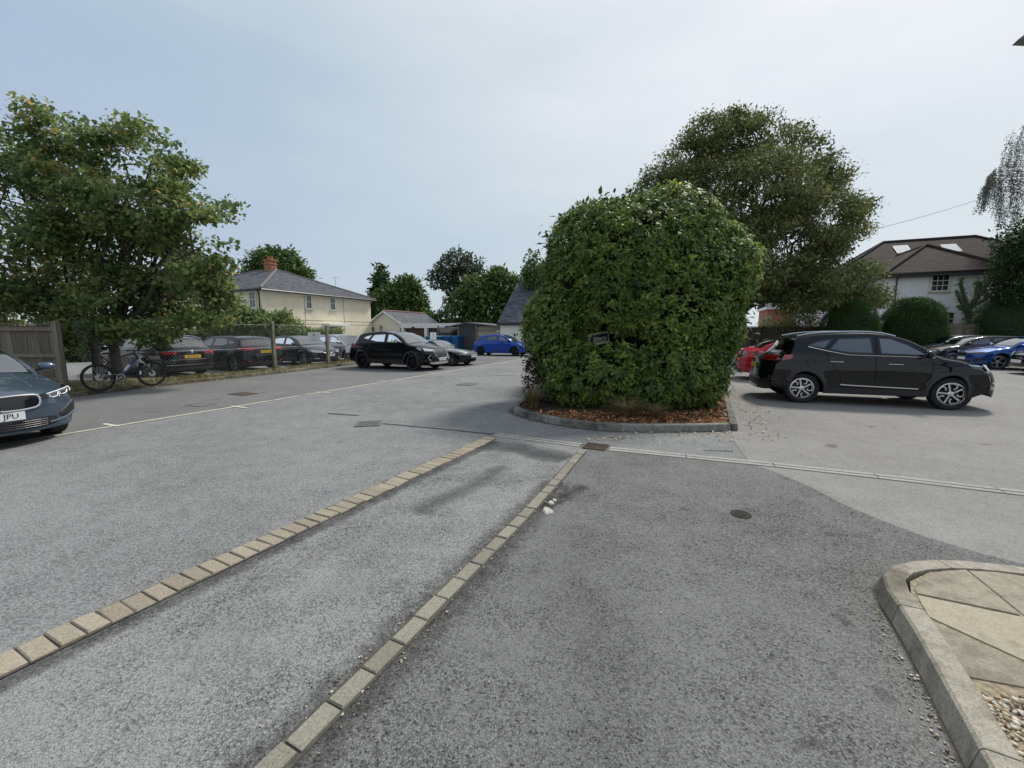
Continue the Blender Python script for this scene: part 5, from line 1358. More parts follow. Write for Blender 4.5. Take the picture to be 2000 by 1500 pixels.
    def rails(c, p0, p1, mat):
        for s in (1, -1):
            P = []
            for i, p in enumerate(np.linspace(p0, p1, 9)):
                x = c.L/2 - p*c.L; zt, cr_, r, ze = c.edge(x); up = 0.045 * math.sin(math.pi * min(1, max(0, (i + 0.35) / 8.7)))**0.4
                P.append(Vector((x, s*(c.topy(x) - 0.01), zt - cr_ + up)))
            m = MB(); m.tube(P, 0.018, 6)
            c.part('roof_rail', m, mat)
    def lamp(c, where, st, mat, name, side=None, off=0.006):
        for s in (1, -1):
            m = MB(); c.lad(where, st, off, s, m=m)
            if side: c.lad('s', side, off, s, m=m)
            yield c.part(name, m, mat, True, angle=40)
    def grille(c, st, mat, name='grille', off=0.006, ring=None):
        m = MB(); st2 = [(-q[0], q[1], q[2]) for q in reversed(st)] + [q for q in st if q[0] > 1e-6]
        c.lad('f', st2, off, 1, n=21, m=m); return c.part(name, m, mat, True, angle=40)
    def rpanel(c, st, mat, name, off=0.006):
        m = MB(); st2 = [(-q[0], q[1], q[2]) for q in reversed(st)] + [q for q in st if q[0] > 1e-6]
        c.lad('r', st2, off, 1, n=21, m=m); return c.part(name, m, mat, True, angle=40)
    def fbars(c, zs, y0, y1, r, mat, name, where='f', off=0.012):
        m = MB()
        for z in zs:
            P = []
            for y in np.linspace(y0, y1, 13):
                q = c.front(y, z) if where == 'f' else c.rear(y, z); P.append(q + Vector((off if where == 'f' else -off, 0, 0)))
            m.tube(P, r, 5)
        c.part(name, m, mat)
def paint(name, col, metal=0.35, rough=0.28, coat=0.85):
    return plain(name, col, rough, metal, coat=coat, spec=0.08)
P_black = paint('black_paint', (0.004, 0.0045, 0.006), 0.0, 0.2, .75)
P_blackm = paint('blue_black_paint', (0.005, 0.006, 0.011), 0.0, 0.22, .7)
P_grey = paint('slate_blue_paint', (0.075, 0.108, 0.15), 0.5, 0.3)
P_blue = paint('bright_blue_paint', (0.008, 0.06, 0.36), 0.3, 0.28)
P_blue2 = paint('deep_blue_paint', (0.012, 0.065, 0.26), 0.5, 0.28)
P_red = paint('red_paint', (0.46, 0.010, 0.030), 0.25, 0.3)
P_silver = paint('silver_paint', (0.46, 0.47, 0.48), 0.7, 0.3)
P_dgrey = paint('dark_grey_paint', (0.035, 0.037, 0.04), 0.5, 0.28)
P_pblue = paint('pale_blue_grey_paint', (0.10, 0.14, 0.18), 0.6, 0.3)
P_polo = paint('dark_graphite_paint', (0.016, 0.018, 0.021), 0.4, 0.25)

HATCH_TOP = [(0, .70), (.025, .77), (.08, .85), (.17, .93), (.245, .98), (.28, 1.05), (.345, 1.22), (.42, 1.36), (.49, 1.415), (.58, 1.43), (.72, 1.41), (.84, 1.35), (.885, 1.28), (.925, 1.08), (.95, .99), (.975, .94), (1, .88)]
HATCH_WIN = [[(.315, .985), (.50, 1.0), (.505, 1.335), (.46, 1.325), (.40, 1.22)], [(.52, 1.0), (.68, 1.02), (.735, 1.10), (.70, 1.27), (.64, 1.325), (.525, 1.335)], [(.705, 1.03), (.80, 1.08), (.82, 1.17), (.73, 1.26), (.755, 1.12)]]
HATCH_WIN = [HATCH_WIN[0], HATCH_WIN[1], [(.745, 1.07), (.80, 1.09), (.825, 1.16), (.765, 1.235), (.715, 1.265)]]
def scaled(top, wins, kz, ):
    return [(p, z*kz) for p, z in top], [[(p, z*kz) for p, z in w] for w in wins]
SUV_TOP = [(0, .86), (.02, .93), (.07, 1.0), (.15, 1.06), (.235, 1.105), (.265, 1.15), (.33, 1.33), (.40, 1.49), (.47, 1.575), (.56, 1.60), (.70, 1.585), (.82, 1.53), (.885, 1.455), (.925, 1.22), (.945, 1.10), (.97, 1.05), (1, .98)]
SUV_WIN = [[(.305, 1.11), (.49, 1.125), (.495, 1.485), (.445, 1.47), (.385, 1.35)], [(.515, 1.128), (.62, 1.14), (.70, 1.21), (.655, 1.46), (.52, 1.488)], [(.715, 1.225), (.795, 1.295), (.745, 1.40), (.675, 1.455)]]

# --- black SUV broadside on the right
c = Car('parked_car', (8.04, 9.49), R(-19.8), 'black SUV parked broadside with silver roof rails and silver bladed wheels', 'cars parked on the right', L=4.32, W=1.81, H=1.62, wb=2.585, fo=0.88, R=0.338, paint=P_black,
        top=SUV_TOP, wins=SUV_WIN, belt=1.08, ws=(.255, .435), rs=(.888, .938), privacy=(1, 2), rim='blade', rimmat=M_['satin'], seatp=0.46, rst=.92, sill=0.27, lift=0.10, cf=0.36, cr=0.30, rimk=0.68, tum=0.40)
c.arches(M_['cladding'], 0.06)
c.rails(.42, .83, M_['satin'])
for s in (1, -1):
    c.handle(.43, .925, s, M_['chrome']); c.handle(.665, .955, s, M_['chrome'])
    m = MB(); c.line([(.285, 1.075), (.40, 1.088), (.52, 1.097), (.62, 1.108), (.70, 1.18), (.79, 1.275)], s=s, off=0.012, r=0.011, m=m); c.part('window_chrome', m, M_['chrome'])
    m = MB(); c.line([(.335, .425), (.45, .437), (.60, .452), (.645, .463)], s=s, off=0.012, r=0.016, m=m); c.part('sill_chrome', m, M_['chrome'])
    c.seams(s, [[(.30, 1.07), (.285, .95), (.29, .75), (.315, .50), (.325, .40)], [(.505, 1.09), (.507, .9), (.503, .6), (.50, .40)], [(.71, 1.18), (.70, 1.0), (.665, .80), (.645, .66), (.64, .42)], [(.50, 1.48), (.507, 1.10)], [(.32, .40), (.50, .40), (.64, .42)],
               [(.775 + .022*math.cos(a_), .93 + .085*math.sin(a_)) for a_ in np.linspace(0, 6.28, 15)]])
    c.mirror(.325, 1.11, P_black, s)
for o in c.lamp('f', [(.40, .84, .90), (.6, .82, .925), (.80, .83, .945)], M_['lamp_dark'], 'headlight', [(.008, .83, .945), (.05, .86, .95), (.09, .925, .965)]): pass
for o in c.lamp('f', [(.45, .885, .90), (.8, .915, .935)], M_['drl'], 'daylight_strip', [(.010, .905, .925), (.05, .915, .93), (.085, .94, .955)], 0.010): pass
for o in c.lamp('f', [(.66, .56, .58), (.80, .56, .60)], M_['lamp'], 'fog_light', None, 0.008): pass
c.grille([(0, .46, .88), (.35, .46, .87), (.62, .48, .82), (.80, .54, .78)], M_['black_plastic']); c.grille([(0, .27, .44), (.5, .27, .44), (.80, .30, .44)], M_['cladding'], 'bumper_trim')
c.plate('f', .50, '')
for o in c.lamp('r', [(.45, .97, 1.06), (.7, .95, 1.075), (.82, .95, 1.085)], M_['red_lens'], 'tail_light', [(.90, 1.015, 1.075), (.93, .985, 1.085), (.975, .955, 1.085)]): pass
for o in c.lamp('r', [(.5, .99, 1.02), (.82, .975, 1.02)], M_['dark_red_lens'], 'tail_light_insert', [(.91, 1.02, 1.04), (.975, .97, 1.03)], 0.010): pass
c.rpanel([(0, .28, .52), (.6, .28, .50), (.82, .30, .48)], M_['cladding'], 'bumper_trim'); c.plate('r', .80, '', True)
c.rpanel([(0, .30, .36), (.45, .30, .35)], M_['satin'], 'skid_plate', 0.012)
m = MB()
for s in (1, -1):
    vs = [c.side(c.L/2 - p*c.L, z, s) + Vector((0, s*0.008, 0)) for p, z in ((.862, 1.385), (.905, 1.17), (.875, 1.155), (.835, 1.36))]
c.part('spoiler', MB().box(-.17, .15, -.56, .56, -.018, .018, M=Matrix.Translation((-1.70, 0, 1.447)) @ Matrix.Rotation(R(-17), 4, 'Y')), P_black, bevel=0.008)

# --- slate blue saloon nose-on at the left edge
SAL_TOP = [(0, .70), (.02, .765), (.07, .84), (.15, .90), (.245, .965), (.27, 1.0), (.34, 1.19), (.41, 1.34), (.48, 1.42), (.56, 1.44), (.66, 1.40), (.76, 1.26), (.83, 1.12), (.865, 1.075), (.93, 1.06), (.985, 1.03), (1, .98)]
SAL_WIN = [[(.30, .985), (.49, 1.0), (.495, 1.335), (.44, 1.32), (.375, 1.18)], [(.51, 1.0), (.64, 1.015), (.735, 1.06), (.72, 1.16), (.65, 1.30), (.515, 1.335)]]
c = Car('parked_car', (-9.03, 6.27), ANG_B, 'slate blue saloon nose on at the left edge with chrome ringed twin grille', 'cars in the left hand bays', L=4.71, W=1.83, H=1.44, wb=2.85, fo=.80, R=.33, paint=P_grey,
        top=SAL_TOP, wins=SAL_WIN, belt=.95, ws=(.262, .43), rs=(.70, .845), rst=.55, sill=.17, cf=.40, pw=2.6, rim='twin', lift=.03)
for o in c.lamp('f', [(.46, .635, .715), (.62, .635, .735), (.80, .66, .765), (.875, .685, .775)], M_['lamp_dark'], 'headlight', [(.012, .69, .775), (.035, .71, .785), (.06, .74, .79)]):
    s = 1 if o.data.vertices[0].co.y > 0 else -1
    m = MB()
    for pts in ([(.56, .695), (.565, .66), (.60, .648), (.66, .655), (.675, .70)], [(.70, .715), (.705, .68), (.74, .672), (.80, .685), (.82, .73)], [(.53, .705), (.62, .722), (.74, .742), (.86, .765)], [(.86, .765), (.87, .74), (.865, .70)], [(.675, .725), (.685, .67), (.69, .645)]):
        m.tube([c.front(s*y, z) + Vector((0.012, s*0.004, 0)) for y, z in pts], 0.0075, 5)
    m.build('light_strip', M_['drl'], o)
for s in (1, -1):
    def kid(sc): return [(.03 + (.40 if i else 0), 0, 0) for i in (0, 1)]
    st = [(.028, .555, .705), (.06, .53, .722), (.20, .527, .728), (.36, .54, .722), (.43, .575, .702), (.445, .62, .66)]
    m = MB(); c.lad('f', st, 0.014, s, n=24, m=m); o = c.part('kidney_grille', m, M_['gloss_black'], True, angle=40)
    pts = [(q[0], q[2]) for q in st] + [(q[0], q[1]) for q in reversed(st)]; lo = pchip([(q[0], q[1]) for q in st]); hi = pchip([(q[0], q[2]) for q in st])
    us = list(np.linspace(.028, .445, 22)); loop = [(u, hi(u)) for u in us] + [(u, lo(u)) for u in reversed(us)] + [(us[0], hi(us[0]))]
    m = MB(); m.tube([c.front(s*u, z) + Vector((0.016, 0, 0)) for u, z in loop], 0.013, 6); m.build('chrome_surround', M_['chrome'], o)
    m = MB()
    for u in np.linspace(.05, .42, 15): m.tube([c.front(s*u, lo(u) + 0.01) + Vector((0.018, 0, 0)), c.front(s*u, hi(u) - 0.01) + Vector((0.018, 0, 0))], 0.0035, 4)
    m.build('grille_bars', M_['dark_alloy'], o)
    m = MB(); c.lad('f', [(.66, .36, .40), (.78, .33, .50), (.86, .35, .56), (.895, .40, .58)], 0.006, s, m=m); c.part('corner_intake', m, M_['black_plastic'], True)
    m = MB(); m.tube([c.front(s*y, z) + Vector((0.012, 0, 0)) for y, z in ((.52, .295), (.64, .305), (.78, .34), (.89, .40))], 0.014, 6); c.part('bumper_lip', m, P_grey)
    c.mirror(.30, 1.0, P_grey, s); c.handle(.46, .86, s); c.handle(.68, .88, s)
    c.seams(s, [[(.28, .95), (.275, .7), (.30, .35)], [(.50, .96), (.50, .35)]])
    m = MB(); m.tube([c.topp(c.L/2 - p*c.L, s*(0.60 + 0.1*p)) for p in (.05, .12, .2, .25)], 0.006, 5); c.part('bonnet_crease', m, P_grey)
c.grille([(0, .24, .37), (.5, .25, .385), (.62, .28, .37)], M_['black_plastic'], 'lower_grille'); c.fbars((.27, .30, .33, .36), -.5, .5, .005, M_['dark_alloy'], 'lower_bars')
c.grille([(0, .20, .235), (.6, .215, .25), (.8, .24, .27)], P_grey, 'splitter', 0.012)
p = c.front(0, .455); m = MB(); m.box(-.006, .006, -.26, .26, -.056, .056, M=Matrix.Translation((p.x + .012, 0, .455))); o = c.part('number_plate', m, M_['white_plate'])
text_mesh('JPU', .098, o, M_['plate_text'], Matrix.Translation((p.x + .0195, .13, .455)) @ Matrix.Rotation(math.pi/2, 4, 'Z') @ Matrix.Rotation(math.pi/2, 4, 'X'))
pb = c.topp(c.L/2 - .012*c.L, 0); m = MB(); m.lathe([(.041, -.004), (.041, .006), (.03, .008), (0, .008)], 20, M=Matrix.Translation(pb) @ Matrix.Rotation(R(55), 4, 'Y')); c.part('badge', m, M_['chrome'])

# --- black SUV nose out, left bays
TUC_TOP = [(0, .90), (.02, .97), (.07, 1.03), (.15, 1.085), (.235, 1.12), (.27, 1.17), (.335, 1.36), (.40, 1.51), (.47, 1.60), (.57, 1.645), (.70, 1.62), (.82, 1.55), (.88, 1.46), (.92, 1.24), (.945, 1.12), (.97, 1.06), (1, 1.0)]
c = Car('parked_car', (-4.98, 18.13), ANG_B, 'all black SUV nose out by the end of the chain link fence, black wheels', 'cars in the left hand bays', L=4.48, W=1.85, H=1.645, wb=2.67, fo=.90, R=.35, paint=P_blackm,
        top=TUC_TOP, wins=[[(p, z + .03) for p, z in w] for w in SUV_WIN], belt=1.10, ws=(.258, .43), rs=(.885, .935), rst=.92, sill=.28, lift=.08, rim='twin', rimmat=M_['dark_alloy'], privacy=(), tum=.40)
c.arches(M_['cladding'], .065)
for o in c.lamp('f', [(.42, .83, .87), (.62, .81, .90), (.82, .82, .945)], M_['lamp'], 'headlight', [(.012, .83, .94), (.04, .86, .96), (.075, .93, .965)]): pass
c.grille([(0, .50, .89), (.30, .50, .885), (.46, .62, .875), (.50, .78, .86)], M_['black_plastic'], off=.010)
for s in (1, -1):
    m = MB(); m.tube([c.front(s*y, z) + Vector((.016, 0, 0)) for y, z in ((.48, .87), (.49, .78), (.40, .60), (.32, .51))], .016, 6); c.part('grille_chrome', m, M_['chrome'])
    m = MB(); m.tube([c.front(s*y, z) + Vector((.014, 0, 0)) for y, z in ((.66, .66), (.78, .54), (.68, .42))], .016, 6); c.part('corner_chrome', m, M_['satin'])
    c.mirror(.33, 1.13, P_blackm, s); c.handle(.45, .95, s); c.handle(.67, .97, s)
    c.seams(s, [[(.30, 1.09), (.29, .8), (.33, .40)], [(.505, 1.10), (.505, .42)], [(.70, 1.19), (.69, .9), (.65, .62)]])
c.fbars((.50,), -.34, .34, .014, M_['chrome'], 'lower_chrome', off=.016)
c.grille([(0, .27, .38), (.5, .27, .37), (.7, .31, .36)], M_['satin'], 'skid_plate')
c.disc('f', .76, .062, M_['chrome']); c.plate('f', .475, 'WJ20 OFH')
for o in c.lamp('r', [(.45, .98, 1.08), (.8, .95, 1.10)], M_['red_lens'], 'tail_light', [(.92, 1.03, 1.09), (.97, .98, 1.10)]): pass
c.plate('r', .80, '', True)

# --- small black roadster with a pale bonnet stripe
MX_TOP = [(0, .52), (.03, .60), (.10, .68), (.20, .745), (.32, .80), (.36, .85), (.42, 1.02), (.475, 1.15), (.52, 1.205), (.60, 1.22), (.68, 1.16), (.76, .98), (.80, .885), (.87, .87), (.96, .84), (1, .78)]
c = Car('parked_car', (-3.66, 20.42), ANG_B, 'little black roadster with silver bonnet stripe and oval headlamps beside the black SUV', 'cars in the left hand bays', L=3.98, W=1.68, H=1.22, wb=2.265, fo=.78, R=.30, paint=P_black,
        top=MX_TOP, wins=[[(.40, .84), (.555, .85), (.56, 1.10), (.51, 1.09), (.46, 1.0)], [(.575, .85), (.70, .86), (.67, 1.0), (.62, 1.09), (.58, 1.10)]], belt=.80, ws=(.352, .49), rs=(.69, .785), rst=.5, wst=.2, sill=.16, lift=.02, seats2=True, seatp=.60, cf=.42, pw=2.4, rim='multi', rimmat=M_['satin'], noseW=.92)
for o in c.lamp('f', [(.50, .555, .575), (.58, .525, .60), (.68, .53, .605), (.76, .56, .585)], M_['lamp'], 'headlight'): pass
c.plate('f', .46, 'WR02 XHN'); c.grille([(0, .22, .32), (.35, .22, .32), (.5, .25, .30)], M_['underbody'])
for s in (1, -1): c.mirror(.42, .86, P_black, s); c.seams(s, [[(.40, .80), (.385, .5), (.40, .28)], [(.64, .81), (.66, .5), (.655, .28)]]); c.handle(.61, .72, s)
m = MB(); st = [c.L/2 - p*c.L for p in np.linspace(.02, .33, 10)]
c.patch(lambda u, v: c.topp(u, v), st, [-.72, -.5, -.2, .15], .004, m=m); c.patch(lambda u, v: c.topp(u, v), st, [.38, .5, .62], .004, m=m); c.part('bonnet_stripe', m, P_silver, True)
for o in c.lamp('r', [(.45, .62, .72), (.72, .62, .74)], M_['red_lens'], 'tail_light'): pass

# --- bright blue hatchback at the far end
c = Car('parked_car', (-.64, 28.28), R(-19.8), 'bright blue hatchback with dark wheels in front of the slate roofed building', 'cars in the left hand bays', L=4.06, W=1.765, H=1.43, wb=2.538, fo=.83, R=.315, paint=P_blue,
        top=HATCH_TOP, wins=HATCH_WIN, belt=.97, ws=(.262, .43), rs=(.888, .94), rst=.92, sill=.20, rim='twin', rimmat=M_['dark_alloy'], privacy=(1, 2))
for o in c.lamp('f', [(.45, .66, .70), (.8, .65, .77)], M_['lamp'], 'headlight', [(.012, .67, .77), (.06, .74, .79)]): pass
c.grille([(0, .58, .70), (.5, .60, .69)], M_['gloss_black']); c.grille([(0, .22, .36), (.6, .25, .33)], M_['black_plastic'], 'lower_grille'); c.plate('f', .46, '')
for o in c.lamp('r', [(.4, .85, .93), (.8, .82, .97)], M_['red_lens'], 'tail_light', [(.93, .92, .97), (.97, .85, .97)]): pass
for s in (1, -1):
    c.mirror(.315, 1.0, M_['gloss_black'], s); c.handle(.45, .86, s); c.handle(.67, .88, s)
    c.seams(s, [[(.30, .97), (.29, .7), (.32, .35)], [(.51, .98), (.51, .35)], [(.72, 1.0), (.69, .8), (.66, .6)]])
    m = MB(); c.line([(.34, .32), (.62, .34)], s=s, off=.008, r=.02, m=m); c.part('sill_trim', m, M_['black_plastic'])

# --- black estate seen from behind, beyond the fence
EST_TOP = [(0, .68), (.02, .75), (.07, .83), (.15, .90), (.23, .955), (.26, 1.0), (.325, 1.19), (.39, 1.35), (.45, 1.43), (.53, 1.465), (.68, 1.455), (.82, 1.41), (.905, 1.355), (.93, 1.26), (.955, 1.05), (.968, .98), (.985, .945), (1, .90)]
EST_WIN = [[(.30, .985), (.455, 1.0), (.46, 1.36), (.415, 1.345), (.36, 1.22)], [(.475, 1.0), (.635, 1.015), (.64, 1.345), (.48, 1.365)], [(.655, 1.015), (.78, 1.03), (.865, 1.10), (.85, 1.17), (.77, 1.29), (.66, 1.34)]]
BEH = 'cars behind the chain link fence'
c = Car('parked_car', (-13.55, 15.5), ANG_B + math.pi, 'black estate car seen from behind, chrome window line, beside the sycamore trunk', BEH, L=4.86, W=1.86, H=1.47, wb=2.84, fo=.93, R=.335, paint=P_blackm,
        top=EST_TOP, wins=EST_WIN, belt=.965, ws=(.253, .41), rs=(.912, .96), rst=.95, sill=.19, rim='five')
for o in c.lamp('r', [(.42, .83, .90), (.60, .80, .92), (.84, .80, .935)], M_['dark_red_lens'], 'tail_light', [(.94, .85, .93), (.975, .81, .935)]): pass
for o in c.lamp('r', [(.44, .86, .89), (.82, .85, .91)], M_['red_lens'], 'tail_light_insert', None, .009): pass
c.plate('r', .735, 'LJ73 POA', True); c.disc('r', .90, .052, M_['satin'])
c.fbars((.63,), -.62, .62, .010, M_['chrome'], 'bumper_chrome', 'r'); c.fbars((.45,), -.78, .78, .010, M_['chrome'], 'lower_chrome', 'r'); c.rpanel([(0, .24, .38), (.7, .26, .36)], M_['black_plastic'], 'diffuser')
c.rails(.42, .88, M_['satin'])
for s in (1, -1):
    m = MB(); c.line([(.30, .965), (.5, .985), (.70, .995), (.79, 1.01), (.875, 1.085)], s=s, off=.010, r=.009, m=m); c.line([(.40, 1.345), (.5, 1.385), (.64, 1.37), (.77, 1.31), (.86, 1.19), (.875, 1.09)], s=s, off=.010, r=.010, m=m); c.part('window_chrome', m, M_['chrome'])
    c.mirror(.30, 1.0, P_blackm, s); c.handle(.43, .87, s); c.handle(.61, .88, s); c.seams(s, [[(.465, .97), (.465, .35)], [(.645, .98), (.64, .6)]])
# --- black hatchback seen from behind
top, win = scaled(HATCH_TOP, HATCH_WIN, 1.02)
c = Car('parked_car', (-12.13, 17.83), ANG_B + math.pi, 'black hatchback seen from behind, wide red tail lamps, left of the concrete fence post', BEH, L=4.38, W=1.825, H=1.46, wb=2.70, fo=.86, R=.33, paint=P_black,
        top=top, wins=win, belt=.99, ws=(.262, .43), rs=(.888, .945), rst=.92, sill=.20, rim='five', rglass='privacy')
for o in c.lamp('r', [(.34, .90, .935), (.50, .87, .965), (.84, .85, .985)], M_['red_lens'], 'tail_light', [(.90, .93, .985), (.97, .87, .985)]): pass
for o in c.lamp('r', [(.62, .40, .44), (.74, .40, .47)], M_['red_lens'], 'reflector'): pass
c.plate('r', .80, 'WD23 AJU', True); c.fbars((.67,), -.55, .55, .010, M_['chrome'], 'bumper_chrome', 'r'); c.rpanel([(0, .24, .42), (.7, .26, .40)], M_['black_plastic'], 'diffuser')
for s in (1, -1): c.mirror(.315, 1.02, P_black, s); c.handle(.45, .88, s); c.handle(.67, .9, s); c.seams(s, [[(.51, 1.0), (.51, .35)], [(.72, 1.02), (.69, .8), (.66, .6)]])
m = MB(); q = c.topp(c.L/2 - .83*c.L, 0); m.tube([q, q + Vector((-.05, 0, .07))], .012, 5); c.part('roof_aerial', m, M_['black_plastic'])
# --- graphite hatchback nose out behind the two fence posts
c = Car('parked_car', (-10.6, 20.53), ANG_B, 'dark graphite hatchback nose out between the two concrete fence posts', BEH, L=4.05, W=1.75, H=1.45, wb=2.55, fo=.82, R=.31, paint=P_polo,
        top=HATCH_TOP, wins=HATCH_WIN, belt=.97, ws=(.262, .43), rs=(.888, .94), rst=.92, sill=.20, rim='multi')
for o in c.lamp('f', [(.38, .64, .70), (.6, .62, .745), (.82, .66, .79)], M_['lamp'], 'headlight', [(.012, .67, .79), (.06, .75, .80)]): pass
c.grille([(0, .63, .70), (.36, .64, .70)], M_['gloss_black']); c.disc('f', .675, .058); c.fbars((.625,), -.4, .4, .006, M_['chrome'], 'grille_chrome')
c.grille([(0, .22, .38), (.55, .24, .36)], M_['black_plastic'], 'lower_grille'); c.plate('f', .50, 'WV17 OPD')
for o in c.lamp('f', [(.55, .33, .37), (.75, .35, .38)], M_['drl'], 'fog_light'): pass
for s in (1, -1): c.mirror(.315, 1.0, P_polo, s); c.handle(.45, .86, s); c.handle(.67, .88, s); c.seams(s, [[(.30, .97), (.32, .35)], [(.51, .98), (.51, .35)]])
# --- silver hatchback
c = Car('parked_car', (-9.6, 23.15), ANG_B, 'silver hatchback partly hidden behind the tall notice and the graphite car', BEH, L=4.2, W=1.78, H=1.47, wb=2.6, fo=.85, R=.315, paint=P_silver,
        top=scaled(HATCH_TOP, HATCH_WIN, 1.03)[0], wins=scaled(HATCH_TOP, HATCH_WIN, 1.03)[1], belt=.995, ws=(.262, .43), rs=(.888, .94), rst=.92, sill=.20, rim='five')
for o in c.lamp('f', [(.4, .66, .72), (.82, .66, .80)], M_['lamp'], 'headlight', [(.012, .68, .80), (.06, .77, .82)]): pass
c.grille([(0, .62, .70), (.36, .64, .70)], M_['gloss_black']); c.grille([(0, .22, .40), (.6, .24, .36)], M_['black_plastic'], 'lower_grille'); c.disc('f', .67, .058); c.plate('f', .50, '')
for s in (1, -1): c.mirror(.315, 1.02, P_silver, s); c.handle(.45, .88, s); c.seams(s, [[(.30, .99), (.32, .35)], [(.51, 1.0), (.51, .35)]])

# --- red saloon between the hedge and the black SUV
RED_TOP = [(0, .70), (.03, .78), (.10, .86), (.2, .93), (.25, .97), (.33, 1.2), (.42, 1.38), (.50, 1.43), (.60, 1.43), (.72, 1.36), (.83, 1.22), (.91, 1.10), (.955, 1.075), (1, 1.02)]
c = Car('parked_car', (9.95, 13.35), ANG_B, 'red fastback saloon half hidden between the hedge and the black SUV', 'cars parked on the right', L=4.70, W=1.85, H=1.43, wb=2.88, fo=.84, R=.335, paint=P_red,
        top=RED_TOP, wins=[[(.30, 1.0), (.49, 1.01), (.495, 1.33), (.44, 1.32), (.37, 1.17)], [(.51, 1.01), (.66, 1.03), (.74, 1.09), (.66, 1.29), (.515, 1.33)]], belt=.97, ws=(.245, .42), rs=(.70, .905), rst=.6, sill=.20, rim='five', rglass='privacy', lift=.08)
for o in c.lamp('r', [(.42, .90, .94), (.65, .86, .98), (.84, .86, .985)], M_['dark_red_lens'], 'tail_light', [(.94, .91, .96), (.975, .88, .985)]): pass
c.plate('r', .78, '', True); c.rpanel([(0, .24, .40), (.7, .26, .38)], M_['black_plastic'], 'diffuser')
for s in (1, -1): c.mirror(.31, 1.0, P_red, s); c.handle(.47, .87, s); c.handle(.69, .9, s); c.seams(s, [[(.50, .98), (.50, .35)]])

# --- row on the far right, noses to the left
RR = ANG_B + math.pi; RG = 'cars parked on the right'
c = Car('parked_car', (24.5, 22.65), RR, 'pale blue grey hatchback furthest along the right hand row, below the clipped yew', RG, L=4.26, W=1.79, H=1.45, wb=2.62, fo=.86, R=.32, paint=P_pblue,
        top=HATCH_TOP, wins=HATCH_WIN, belt=.97, ws=(.262, .43), rs=(.888, .94), rst=.92, sill=.2, rim='five')
for o in c.lamp('f', [(.42, .66, .72), (.82, .66, .78)], M_['lamp'], 'headlight', [(.012, .68, .78), (.05, .75, .79)]): pass
c.grille([(0, .45, .70), (.4, .50, .68)], M_['gloss_black']); c.disc('f', .64, .05); c.plate('f', .46, '')
for s in (1, -1): c.mirror(.315, 1.0, M_['satin'], s); c.handle(.45, .86, s); c.handle(.67, .88, s)
c = Car('parked_car', (22.95, 20.2), RR, 'dark charcoal hatchback with bright windscreen edge, middle of the right hand row', RG, L=4.32, W=1.80, H=1.45, wb=2.64, fo=.86, R=.325, paint=P_dgrey,
        top=HATCH_TOP, wins=HATCH_WIN, belt=.97, ws=(.262, .43), rs=(.888, .94), rst=.92, sill=.2, rim='multi', privacy=(0, 1, 2))
for o in c.lamp('f', [(.48, .64, .69), (.66, .63, .73), (.82, .65, .77)], M_['lamp_dark'], 'headlight', [(.012, .66, .77), (.06, .74, .78)]): pass
for o in c.lamp('f', [(.5, .645, .665), (.8, .66, .70)], M_['drl'], 'daylight_strip', [(.014, .67, .72), (.04, .72, .76)], .010): pass
c.grille([(0, .32, .72), (.38, .38, .71), (.46, .52, .66)], M_['black_plastic']); c.plate('f', .46, '')
for s in (1, -1): c.mirror(.315, 1.0, P_dgrey, s); c.handle(.45, .86, s); c.handle(.67, .88, s)
c = Car('parked_car', (22.15, 17.53), RR, 'deep blue hatchback with silver five spoke wheels in the right hand row', RG, L=4.32, W=1.80, H=1.43, wb=2.67, fo=.78, R=.33, paint=P_blue2,
        top=HATCH_TOP, wins=HATCH_WIN, belt=.97, ws=(.275, .43), rs=(.888, .94), rst=.92, sill=.18, rim='twin')
for o in c.lamp('f', [(.46, .64, .70), (.66, .63, .735), (.84, .66, .77)], M_['lamp_dark'], 'headlight', [(.012, .66, .77), (.05, .73, .785)]): pass
for o in c.lamp('f', [(.5, .69, .71), (.83, .745, .765)], M_['drl'], 'daylight_strip', [(.012, .74, .76), (.05, .765, .78)], .010): pass
for s in (1, -1):
    m = MB(); c.lad('f', [(.03, .56, .70), (.2, .54, .71), (.32, .58, .69)], .010, s, m=m); c.part('kidney_grille', m, M_['gloss_black'], True)
    c.mirror(.32, 1.0, P_blue2, s); c.handle(.47, .86, s); c.seams(s, [[(.30, .97), (.29, .7), (.32, .35)], [(.52, .98), (.52, .35)]])
    m = MB(); c.lad('f', [(.6, .30, .42), (.84, .34, .50)], .006, s, m=m); c.part('corner_intake', m, M_['black_plastic'])
c.grille([(0, .22, .38), (.5, .24, .38)], M_['black_plastic'], 'lower_grille'); c.plate('f', .45, '')
c = Car('parked_car', (21.15, 14.66), RR, 'dark car cut off by the right edge of the picture, white plate showing', RG, L=4.4, W=1.82, H=1.5, wb=2.65, fo=.86, R=.33, paint=P_black,
        top=scaled(HATCH_TOP, HATCH_WIN, 1.05)[0], wins=scaled(HATCH_TOP, HATCH_WIN, 1.05)[1], belt=1.01, ws=(.262, .43), rs=(.888, .94), rst=.92, sill=.2, rim='five')
for o in c.lamp('f', [(.42, .68, .75), (.84, .70, .84)], M_['lamp'], 'headlight', [(.012, .72, .84), (.07, .80, .85)]): pass
c.grille([(0, .45, .70), (.4, .50, .68)], M_['gloss_black']); c.plate('f', .50, ''); c.grille([(0, .24, .30), (.7, .26, .32)], M_['satin'], 'bumper_trim')
for s in (1, -1): c.mirror(.315, 1.02, P_black, s)
